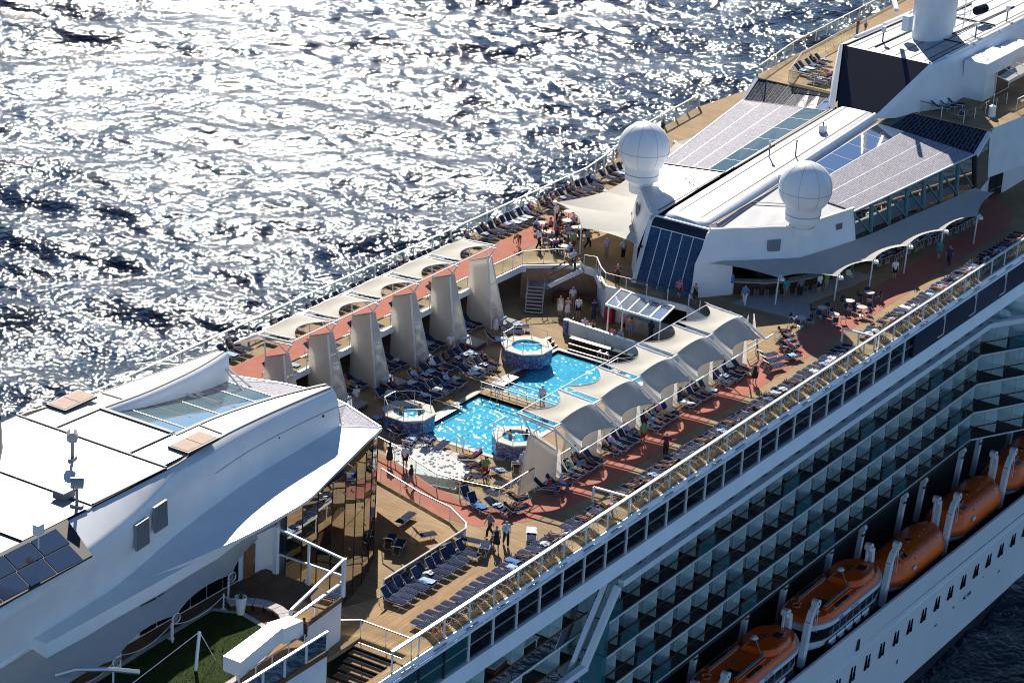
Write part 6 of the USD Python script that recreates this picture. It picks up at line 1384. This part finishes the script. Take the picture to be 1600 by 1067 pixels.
for lst, where in ((tabs_near, 'in the shade beside the red track'), (tabs_far, 'on the sunny deck beside the far awning')):
    for k, (x, y) in enumerate(lst):
        inst('cafe_table', cafe_table, 'cafe_table', (x, y, 0), 0, f'small round cafe table, {nth(k + 1)} of the group {where}', 'table', 'cafe tables ' + where)
        a0 = lr.random() * 6
        for q in range(4 if k % 3 else 3):
            a = a0 + q * (1.57 if k % 3 else 2.1) + lr.uniform(-.2, .2); cx, cy = x + .75 * math.cos(a), y + .75 * math.sin(a)
            inst('cafe_chair', cafe_chair, 'cafe_chair', (cx, cy, 0), a + math.pi, f'navy chair, {nth(q + 1)} at the {nth(k + 1)} round table {where}', 'chair', 'navy chairs ' + where); seats.append((cx, cy, a + math.pi, lst is tabs_far))

# ---------------------------------------------------------------- people
def capsule(a, b, ra, rb, n=10):
    s1 = Manifold.sphere(ra, n).translate(tuple(map(float, a))); s2 = Manifold.sphere(rb, n).translate(tuple(map(float, b)))
    return Manifold.batch_hull([s1, s2])
def blend(parts, ref=.045, it=6):
    M = Manifold.batch_boolean(parts, manifold3d.OpType.Add).refine_to_length(ref)
    q = M.to_mesh(); t = trimesh.Trimesh(q.vert_properties[:, :3], q.tri_verts, process=True)
    trimesh.smoothing.filter_taubin(t, lamb=.5, nu=.52, iterations=it); return t
def limb(side, a, b): return np.array(a, float) * (1, side, 1), np.array(b, float) * (1, side, 1)
POSES = {}
def pose(name):
    """joints, x forward, y to the left; hips at the origin of the figure"""
    J = dict(pel=(0, 0, .94), che=(0, 0, 1.27), nec=(0, 0, 1.46), hea=(.02, 0, 1.60), shl=(0, .18, 1.40), shr=(0, -.18, 1.40), ell=(-.02, .25, 1.12), elr=(-.02, -.25, 1.12), wrl=(.06, .26, .87), wrr=(.06, -.26, .87),
             hil=(0, .09, .92), hir=(0, -.09, .92), knl=(.02, .10, .50), knr=(.02, -.10, .50), anl=(0, .10, .08), anr=(0, -.10, .08), tol=(.17, .12, .04), tor=(.17, -.12, .04))
    if name == 'walk': J.update(knl=(.22, .10, .52), anl=(.26, .10, .09), tol=(.43, .1, .07), knr=(-.06, -.10, .50), anr=(-.30, -.10, .12), tor=(-.15, -.1, .05), ell=(-.16, .25, 1.14), wrl=(-.10, .27, .90), elr=(.10, -.25, 1.13), wrr=(.26, -.24, .93))
    if name == 'photo': J.update(ell=(.22, .24, 1.22), elr=(.22, -.24, 1.22), wrl=(.34, .06, 1.46), wrr=(.34, -.06, 1.46))
    if name == 'arms': J.update(ell=(.04, .36, 1.20), elr=(.04, -.36, 1.20), wrl=(.10, .56, 1.22), wrr=(.10, -.50, 1.05))
    if name == 'lean': J.update(che=(.12, 0, 1.24), nec=(.22, 0, 1.40), hea=(.30, 0, 1.53), shl=(.18, .18, 1.34), shr=(.18, -.18, 1.34), ell=(.30, .24, 1.10), elr=(.30, -.24, 1.10), wrl=(.50, .10, 1.13), wrr=(.50, -.10, 1.13), pel=(-.04, 0, .94))
    if name == 'bend': J.update(che=(.30, 0, 1.06), nec=(.47, 0, 1.06), hea=(.60, 0, .98), shl=(.40, .17, 1.05), shr=(.40, -.17, 1.05), ell=(.46, .20, .78), elr=(.46, -.20, .78), wrl=(.55, .15, .54), wrr=(.55, -.15, .54), knl=(-.04, .10, .50), knr=(-.04, -.10, .5), pel=(-.02, 0, .93))
    if name in ('chair', 'edge', 'tub'):
        d = .50; J = {k: (v[0], v[1], v[2] - .94 + d) for k, v in J.items()}
        J.update(hil=(0, .09, d), hir=(0, -.09, d), knl=(.44, .13, d + .02), knr=(.44, -.13, d + .02), anl=(.46, .13, .08), anr=(.46, -.13, .08), tol=(.64, .15, .04), tor=(.64, -.15, .04), wrl=(.30, .18, .62), wrr=(.30, -.18, .62), ell=(.05, .25, .68), elr=(.05, -.25, .68))
    if name in ('lie', 'lieflat', 'lieknee'):
        th = math.radians(10 if name == 'lieflat' else 38); c, s = math.cos(th), math.sin(th); h = np.array([-.12, 0, .53])
        f = lambda l, y, u=0: tuple(h + np.array([-c * l - s * u * 0, y, s * l + u]))
        J.update(pel=tuple(h), che=f(.34, 0, .02), nec=f(.53, 0, .03), hea=f(.68, 0, .06), shl=f(.46, .18, .02), shr=f(.46, -.18, .02), ell=f(.22, .29, .0), elr=f(.22, -.29, .0), wrl=f(-.02, .27, .02), wrr=f(.18, -.06, .13),
                 hil=tuple(h + (0, .09, 0)), hir=tuple(h + (0, -.09, 0)), knl=(.34, .12, .54), knr=(.34, -.11, .54), anl=(.76, .13, .49), anr=(.76, -.12, .49), tol=(.84, .15, .62), tor=(.84, -.15, .62))
        if name == 'lieknee': J.update(knl=(.20, .12, .80), anl=(.46, .13, .49), tol=(.60, .15, .48), wrl=f(.62, .22, .05), ell=f(.60, .36, .05))
    return {k: np.array(v, float) for k, v in J.items()}
def figure(ps, skin, hair, top, bot, style):
    """style: t = shirt, s = bare or bikini top; then l = trousers, h = shorts, d = dress, b = swimwear; optional c = cap"""
    J = pose(ps)
    def b(p):
        B = [capsule(J['pel'], J['che'], .125, .135), capsule(J['hil'], J['hir'], .105, .105), capsule(J['shl'], J['shr'], .07, .07), capsule(J['che'], J['nec'], .12, .06), capsule(J['nec'], J['hea'], .052, .06)]
        hd = Manifold.sphere(1.0, 14).scale((.098, .082, .115)).translate(tuple(J['hea']))
        up = J['hea'] - J['nec']; up /= np.linalg.norm(up)
        fw = np.array([1.0, 0, 0]) if abs(up[0]) < .75 else np.array([.6, 0, .8]); fw = fw - up * (fw @ up); fw /= np.linalg.norm(fw)
        B += [hd, capsule(J['hea'] + fw * .09 + up * .01, J['hea'] + fw * .108 - up * .02, .012, .017, 6), capsule(J['hea'] + (0, .08, 0), J['hea'] + (0, .086, -.03), .014, .012, 6), capsule(J['hea'] + (0, -.08, 0), J['hea'] + (0, -.086, -.03), .014, .012, 6)]
        for s in 'lr':
            B += [capsule(J['sh' + s], J['el' + s], .052, .040), capsule(J['el' + s], J['wr' + s], .040, .028), capsule(J['hi' + s], J['kn' + s], .092, .060), capsule(J['kn' + s], J['an' + s], .058, .038), capsule(J['an' + s], J['to' + s], .042, .028)]
            d = J['wr' + s] - J['el' + s]; d /= np.linalg.norm(d); a = np.cross(d, [0, 1, 0.2]); a /= np.linalg.norm(a); w = J['wr' + s]; cu = np.cross(a, d)
            palm = w + d * .05; B.append(capsule(w, palm + d * .02, .026, .032, 8))
            for q, ln in zip((-.024, -.008, .008, .024), (.062, .074, .07, .055)):
                r0 = palm + a * q + d * .02; r1 = r0 + d * ln * .55; B += [capsule(r0, r1, .010, .009, 5), capsule(r1, r1 + d * ln * .4 + cu * .018, .009, .008, 5)]
            B.append(capsule(w + a * .02 + d * .02, w + a * .055 + d * .06, .011, .009, 5))
        part(p, 'body', (lambda t: (t.vertices, t.faces))(blend(B)), skin, smooth=True)
        e = .020
        if style[0] == 't':
            T_ = [capsule(J['pel'], J['che'], .135 + e, .145 + e), capsule(J['shl'], J['shr'], .075 + e, .075 + e), capsule(J['che'], J['nec'], .13, .06)]
            for s in 'lr': T_.append(capsule(J['sh' + s], lerp(J['sh' + s], J['el' + s], .75), .065 + e, .06 + e))
            part(p, 'shirt', (lambda t: (t.vertices, t.faces))(blend(T_, .06, 4)), top, smooth=True)
        elif style[0] == 's' and style[1] == 'b' and top:
            part(p, 'bikini_top', (lambda t: (t.vertices, t.faces))(blend([capsule(lerp(J['pel'], J['che'], .75), lerp(J['pel'], J['che'], .98), .150, .150)], .06, 2)), top, smooth=True)
        k = style[1]
        T_ = [capsule(J['hil'], J['hir'], .112 + e, .112 + e), capsule(J['pel'], lerp(J['pel'], J['che'], .25), .128 + e, .125 + e)]
        if k in 'lh':
            for s in 'lr':
                T_.append(capsule(J['hi' + s], J['kn' + s], .100 + e, .070 + e) if k == 'l' else capsule(J['hi' + s], lerp(J['hi' + s], J['kn' + s], .7), .102 + e, .085 + e))
                if k == 'l': T_.append(capsule(J['kn' + s], lerp(J['kn' + s], J['an' + s], .92), .070 + e, .055 + e))
        if k == 'd':
            T_ += [capsule(J['pel'], J['che'], .14 + e, .14 + e), capsule(J['che'], lerp(J['che'], J['nec'], .5), .135, .10)]
            for s in 'lr': T_.append(Manifold.batch_hull([capsule(J['hil'], J['hir'], .125, .125), capsule(lerp(J['hil'], J['knl'], .85), lerp(J['hir'], J['knr'], .85), .135, .135)]))
        part(p, {'l': 'trousers', 'h': 'shorts', 'd': 'dress', 'b': 'swimwear'}[k], (lambda t: (t.vertices, t.faces))(blend(T_, .06, 4)), bot, smooth=True)
        hc = J['hea'] - fw * .022 + up * .022
        H = [Manifold.sphere(1.0, 12).scale((.098, .092, .112)).translate(tuple(hc))]
        if hair in ('hair_brown', 'hair_blond', 'hair_dark') and k in 'db': H.append(capsule(hc - fw * .03, hc - fw * .07 - up * .2, .08, .06, 8))
        part(p, 'hat' if 'c' in style else 'hair', (lambda t: (t.vertices, t.faces))(blend(H, .06, 2)), 'hat_straw' if style.endswith('cs') else 'cloth_white' if 'c' in style else hair, smooth=True)
    return b
FIG = {}
def person(ps, spec, loc, rz, lab, group=None, name='person'):
    key = ('fig', ps) + spec
    inst(key, figure(ps, *spec), name, loc, rz, lab, 'person', group)
SL, ST, SK = 'skin_light', 'skin_tan', 'skin_dark'; HD, HB, HL, HW = 'hair_dark', 'hair_brown', 'hair_blond', 'hair_white'
sp = {'bd': (SL, HD, None, 'cloth_black', 'sd'), 'wt': (SL, HB, 'cloth_white', 'cloth_black', 'th'), 'dk': (ST, HD, 'cloth_black', 'cloth_grey', 'tl'), 'gb': (SL, HB, 'cloth_grey', 'cloth_black', 'tl'), 'pb': (SL, HW, 'cloth_pale', 'cloth_black', 'tl'),
      'mr': (SL, HW, 'cloth_maroon', 'cloth_black', 'tl'), 'gr': (ST, HB, 'cloth_green', 'cloth_red', 'th'), 'wl': (ST, HD, 'cloth_white', 'cloth_black', 'tl'), 'wd': (SL, HL, None, 'cloth_white', 'sd'), 'ww': (SL, HW, 'cloth_lilac', 'cloth_khaki', 'tl'),
      'wk': (SL, HD, 'cloth_white', 'cloth_khaki', 'thc'), 'nv': (ST, HD, 'cloth_navy', 'cloth_navy', 'tl'), 'tl': (ST, HD, 'cloth_teal', 'cloth_grey', 'th'), 'rd': (SL, HD, 'cloth_red', 'cloth_denim', 'tl'), 'pk': (ST, HB, 'cloth_pink', 'cloth_black', 'th'),
      'bw': (SL, HB, 'cloth_blue', 'cloth_white', 'tl'), 'br': (SK, HD, None, 'cloth_navy', 'sb'), 'bk': (ST, HB, 'cloth_black', 'cloth_black', 'sb'), 'bt': (SL, HL, 'cloth_teal', 'cloth_teal', 'sb'), 'bs': (ST, HD, None, 'cloth_black', 'sh'),
      'by': (ST, HD, None, 'cloth_blue', 'sh'), 'pl': (SL, HW, 'cloth_pale', 'cloth_grey', 'thc'), 'lp': (SL, HW, 'cloth_lilac', 'cloth_denim', 'tl'), 'yl': (SL, HL, 'cloth_pink', 'cloth_yellow', 'th'), 'gn': (SL, HB, 'cloth_green', 'cloth_khaki', 'th')}
U = 3.76   # facing away from the sun, towards the viewer
stand = [('lean', 'bd', -12.7, -2.5, 0, .6, 'woman in a black dress leaning on the walkway rail beside the glass wall'), ('stand', 'wt', -12.3, -3.5, 0, .3, 'woman in a white top and black shorts standing at the walkway rail'), ('walk', 'dk', -14.6, -5.6, 0, 2.0, 'person in dark clothes walking alone on the red walkway'),
         ('walk', 'gb', -17.3, -13.7, 0, 2.6, 'person in grey top walking behind the couple'), ('walk', 'bd', -18.7, -15.1, 0, 3.9, 'woman in a black dress walking beside a man in pale blue'), ('walk', 'pb', -17.7, -15.2, 0, 3.9, 'man in a pale blue shirt and black trousers walking towards the lower left'),
         ('arms', 'mr', 1.1, -16.2, 0, 3.9, 'person in a maroon jacket with arms held out on the sand coloured deck'), ('stand', 'gr', 1.7, -14.0, 0, 4.2, 'person in green top and red shorts beside the red track'), ('stand', 'bd', 16.6, -14.9, 0, 3.6, 'woman in dark dress walking under the right end of the near sails'),
         ('walk', 'wl', 30.4, 12.9, 0, 5.9, 'waiter in white shirt striding on the sunny far deck'), ('stand', 'wl', 36.8, 15.2, 0, 4.4, 'waiter in white shirt standing before the far loungers'), ('bend', 'bk', 29.6, 14.3, 0, 3.0, 'woman in black bending over a lounger on the far deck'), ('stand', 'gr', 31.9, 10.4, 0, 4.4, 'woman standing at the table nearest the curved rail'),
         ('walk', 'gb', 33.2, 9.8, 0, 5.5, 'person in grey top leaving the far tables'), ('stand', 'ww', 32.4, 7.5, 0, 4.2, 'white haired woman in lilac left of two standing at the blue screen'), ('stand', 'pb', 33.1, 6.3, 0, 4.2, 'white haired person in pale blue beside the blue screen'), ('photo', 'mr', 27.6, 3.6, 0, 3.7, 'person taking a photo at the rail corner above the pool bar'),
         ('photo', 'bd', 28.0, -3.4, 0, 3.3, 'woman in black dress holding a phone right of the blue screen'), ('stand', 'pk', 28.0, -1.9, 0, 3.4, 'woman in a pink top in the shade before the blue screen'), ('walk', 'bw', 30.4, -6.6, 0, 3.4, 'man in blue shirt and white trousers walking past the bar'),
         ('stand', 'tl', 34.0, -8.4, 0, .9, 'bar guest in teal, behind the first awning pole'), ('stand', 'gb', 35.2, -9.1, 0, .9, 'bar guest in grey, second from the left at the bar'), ('stand', 'wt', 36.8, -10.0, 0, 1.3, 'bar guest in a white shirt at the middle of the bar'), ('stand', 'gn', 37.7, -10.2, 0, 1.4, 'bar guest in a green shirt at the middle of the bar'), ('stand', 'rd', 42.3, -9.6, 0, 2.3, 'bar guest in red at the right end of the bar'),
         ('walk', 'nv', 50.2, -15.4, 0, 3.4, 'man in navy walking along the shaded red track'), ('stand', 'tl', 50.8, -14.2, 0, 3.4, 'person in teal at the shaded track beside an awning pole'), ('stand', 'wt', 44.0, -13.3, 0, 3.9, 'person with light top standing beside the fourth awning pole'),
         ('stand', 'wk', 12.4, 9.4, -2.9, 3.8, 'man in white cap and shirt carrying a bag left of the pools'), ('stand', 'wd', 18.1, 8.9, -2.9, 3.9, 'woman in a white dress near the last far tower'), ('stand', 'wd', 25.0, 7.2, -2.9, 3.8, 'left of two women in white below the stairs'), ('photo', 'wd', 25.0, 6.5, -2.9, 4.1, 'right of two women in white below the stairs'), ('stand', 'wt', 25.7, 5.9, -2.9, 3.8, 'woman in white top and dark shorts near the lounge corner'), ('stand', 'wk', 27.4, 7.5, -2.9, 3.8, 'man in white before the curved sofa'), ('stand', 'nv', 26.0, 4.6, -2.9, 3.6, 'man in navy in the shade beside the red cabinet'),
         ('lean', 'ww', 22.5, 3.2, -2.9, 3.2, 'fair haired woman leaning on the frosted glass wall, leftmost'), ('lean', 'bk', 22.5, 2.5, -2.9, 3.2, 'dark haired woman leaning on the frosted glass wall, second from left'), ('lean', 'pk', 22.3, .5, -2.9, 3.2, 'woman in pink leaning on the frosted glass wall, third from left'), ('lean', 'lp', 22.3, -.2, -2.9, 3.2, 'woman in lilac leaning on the frosted glass wall, fourth from left'),
         ('stand', 'pk', 25.0, 1.3, -2.9, .2, 'guest in a pink shirt at the pool bar'), ('stand', 'by', 24.8, .4, -2.9, .2, 'bare chested guest in blue shorts at the pool bar'), ('stand', 'nv', 25.2, -1.2, -2.9, .2, 'guest in navy at the right end of the pool bar'), ('walk', 'wk', -.7, 8.9, -2.9, 4.0, 'man in white shirt and cap walking beside the first daybed'), ('stand', 'pl', 8.4, -1.6, -2.9, 3.6, 'man in pale shirt standing on the pool bridge'),
         ('stand', 'gr', -4.9, -5.3, -2.9, 4.0, 'woman in green top and red shorts behind the corner of the walkway rail'), ('stand', 'pl', -2.5, -6.9, -2.9, 3.6, 'person wrapped in pale blue beside the near hot tub'), ('stand', 'bd', -40.6, -16.2, 2.9, 1.0, 'woman in a dark dress at the top of the steps at lower left'),
         ('stand', 'wt', 86.6, 11.0, 7.45, 2.4, 'person in white shirt at the far rear terrace rail'), ('stand', 'rd', 85.2, 11.2, 7.45, 2.4, 'person in red on the far rear terrace'), ('stand', 'nv', 64.0, 20.4, 0, 2.6, 'person in navy looking over the far rail behind the solar roof'), ('walk', 'pb', 29.0, 8.6, -.4, 3.9, 'person in pale blue coming down the upper stairs')]
for ps, s, x, y, z, rz, lab in stand: person(ps, sp[s], (x, y, z), rz, lab)
# seated at tables
sk = ['ww', 'bk', 'nv', 'gb', 'pk', 'pl', 'dk', 'lp']
k = 0
for i, (x, y, a, far_) in enumerate(seats):
    if far_ and i % 2 == 0 and k < 14:
        k += 1; person('chair', sp[sk[k % 8]], (x, y, -.03), a, f'guest seated at the sunny far cafe tables, {nth(k)} from the left', 'guests seated at the far tables')
# bathers in the hot tubs
for i, (x, y, s, lab) in enumerate(((-1.3, 4.5, 'bs', 'tanned bather on the left in the near left hot tub'), (-.3, 3.5, 'bt', 'bather with teal top in the near left hot tub'), (.1, -4.1, 'by', 'bather on the left in the hot tub beside the first near sail'), (.9, -5.0, 'bk', 'bather on the right in the hot tub beside the first near sail'))):
    person('tub', sp[s], (x, y, -2.45), 3.6 + i, lab)
# sunbathers and towels on the loungers
lieS = [('br', 'dark sunbather'), ('bk', 'woman in black bikini'), ('bt', 'fair woman in teal'), ('bs', 'tanned man in black'), ('by', 'man in blue shorts'), ('pl', 'person with white cap'), ('lp', 'person in lilac shirt'), ('yl', 'person in yellow shorts'), ('wt', 'person in white top'), ('bk', 'tanned woman in black'), ('br', 'tanned sunbather'), ('bs', 'man in black shorts')]
def towel_builder(kind, m_):
    def b(p):
        q = random.Random(kind * 7 + len(m_)); nu, nv = 12, 7; V = np.zeros((nu, nv, 3))
        for i in range(nu):
            for j in range(nv):
                u = i / (nu - 1); x = -.05 + .95 * u if kind == 0 else -.2 + .62 * u; w = .33 if kind != 1 else .26
                y = (-1 + 2 * j / (nv - 1)) * w * (1 + .12 * math.sin(5 * u + j)); V[i, j] = (x + q.uniform(-.03, .03), y + q.uniform(-.02, .02), .462 + (.028 if kind == 0 else .07) * q.random() + (.10 * math.exp(-((u - .5) / .25) ** 2) if kind == 1 else 0) - (.12 * max(0, abs(y) - .31) / .05 if abs(y) > .31 else 0))
        m = MB(); m.grid(V); part(p, 'cloth', m, m_, smooth=True)
        m = MB(); e = V[-1] + np.array([.004, 0, .004]); m.grid(np.stack([e, e - np.array([.05, 0, -.004])], 0)); part(p, 'hem_stripe', m, 'cloth_blue' if m_ != 'towel_blue' else 'towel_white')
    return b
tw = [('light blue', 'towel_blue'), ('white', 'towel_white'), ('deep blue', 'towel_dark')]
pr = random.Random(77)
occ = {'loungers along the near rail': .30, 'loungers along the far rail': .26, 'packed loungers beside the pools': .30, 'loungers behind the patio rail': 0.0, 'loungers on the far rear terrace': .5, 'loungers under the long awning': .2}
towp = {'loungers along the near rail': .28, 'loungers behind the patio rail': .05, 'packed loungers beside the pools': .62, 'single loungers': .30}
force = {'left of two loungers with blue towels': 'T2', 'right of two loungers with blue towels': 'T2', 'flat lounger alone at the end': 'T1', 'lounger with a patterned towel': 'T0', 'empty': '', 'flat lounger': '', 'flat lounger with blue towel': 'T0', 'sunbather loungers': 'P', 'lounger of the couple': 'P', 'lounger of the pair': 'S', 'second lounger of the pair': 'S', 'sideways': 'P', 'at the left end of the pool': 'P', 'pool corner': 'P', 'upright lounger': '', 'folded': '', 'shaded': '', 'half in shade': '', 'last of its row': ''}
np_, nt_ = 0, 0
for (x, y, z, rz, back, lab, grp, srt) in SPOTS:
    base = lab.replace('navy sun lounger, ', 'lounger, ')
    f = next((v for k_, v in sorted(force.items(), key=lambda t: -len(t[0])) if k_ in lab), None) if grp == 'single loungers' else None
    if grp == 'loungers along the near rail' and x < -23.5: f = ''
    if grp == 'loungers behind the windows': f = ''
    r = pr.random()
    who = pr.choice(lieS); t_ = pr.choice(tw[:2] + tw); kd = pr.choice((0, 1, 2))
    short = base.replace('lounger, ', '')
    if f == 'S':
        np_ += 1; s, d = ('rd', 'woman in red shirt and jeans') if 'second' not in lab else ('lp', 'person in lilac shirt and jeans'); person('edge', sp[s], (x - .1, y - .35, z), rz, f'{d} sitting left of the first near tower'); continue
    if (f == 'P') or (f is None and r < occ.get(grp, .28)):
        np_ += 1; ps = 'lieflat' if back < 20 else pr.choice(('lie', 'lie', 'lieknee'))
        person(ps, sp[who[0]], (x, y, z), rz, f'{who[1]} on the {srt or lab}'); continue
    if (f or '').startswith('T') or (f is None and r < occ.get(grp, .28) + towp.get(grp, .35)):
        if f: t_ = tw[int(f[1])]
        nt_ += 1; inst(('towel', kd, t_[1]), towel_builder(kd, t_[1]), 'towel', (x, y, z), rz, f'{t_[0]} towel on the {srt or lab}', 'towel', 'towels on loungers')
# life rings on the rails
def life_ring(p):
    m = MB(); m.tube([(.36 * math.cos(a), 0, .36 * math.sin(a)) for a in np.linspace(0, 2 * math.pi, 20, endpoint=False)], .075, 8, closed=True); part(p, 'ring', m, 'orange_buoy', smooth=True)
    for k_ in range(4):
        a = k_ * math.pi / 2 + .78; m = MB(); m.tube([(.36 * math.cos(t), 0, .36 * math.sin(t)) for t in np.linspace(a - .12, a + .12, 4)], .082, 8); part(p, 'band', m, 'white_metal')
inst('life_ring', life_ring, 'life_ring', (-30.9, -18.85, .72), 0, 'orange and white life ring inside the near railing at lower left', 'life ring')
inst('life_ring', life_ring, 'life_ring', (55.0, 19.9, .7), 0, 'orange life ring on the far railing right of the far radome', 'life ring')
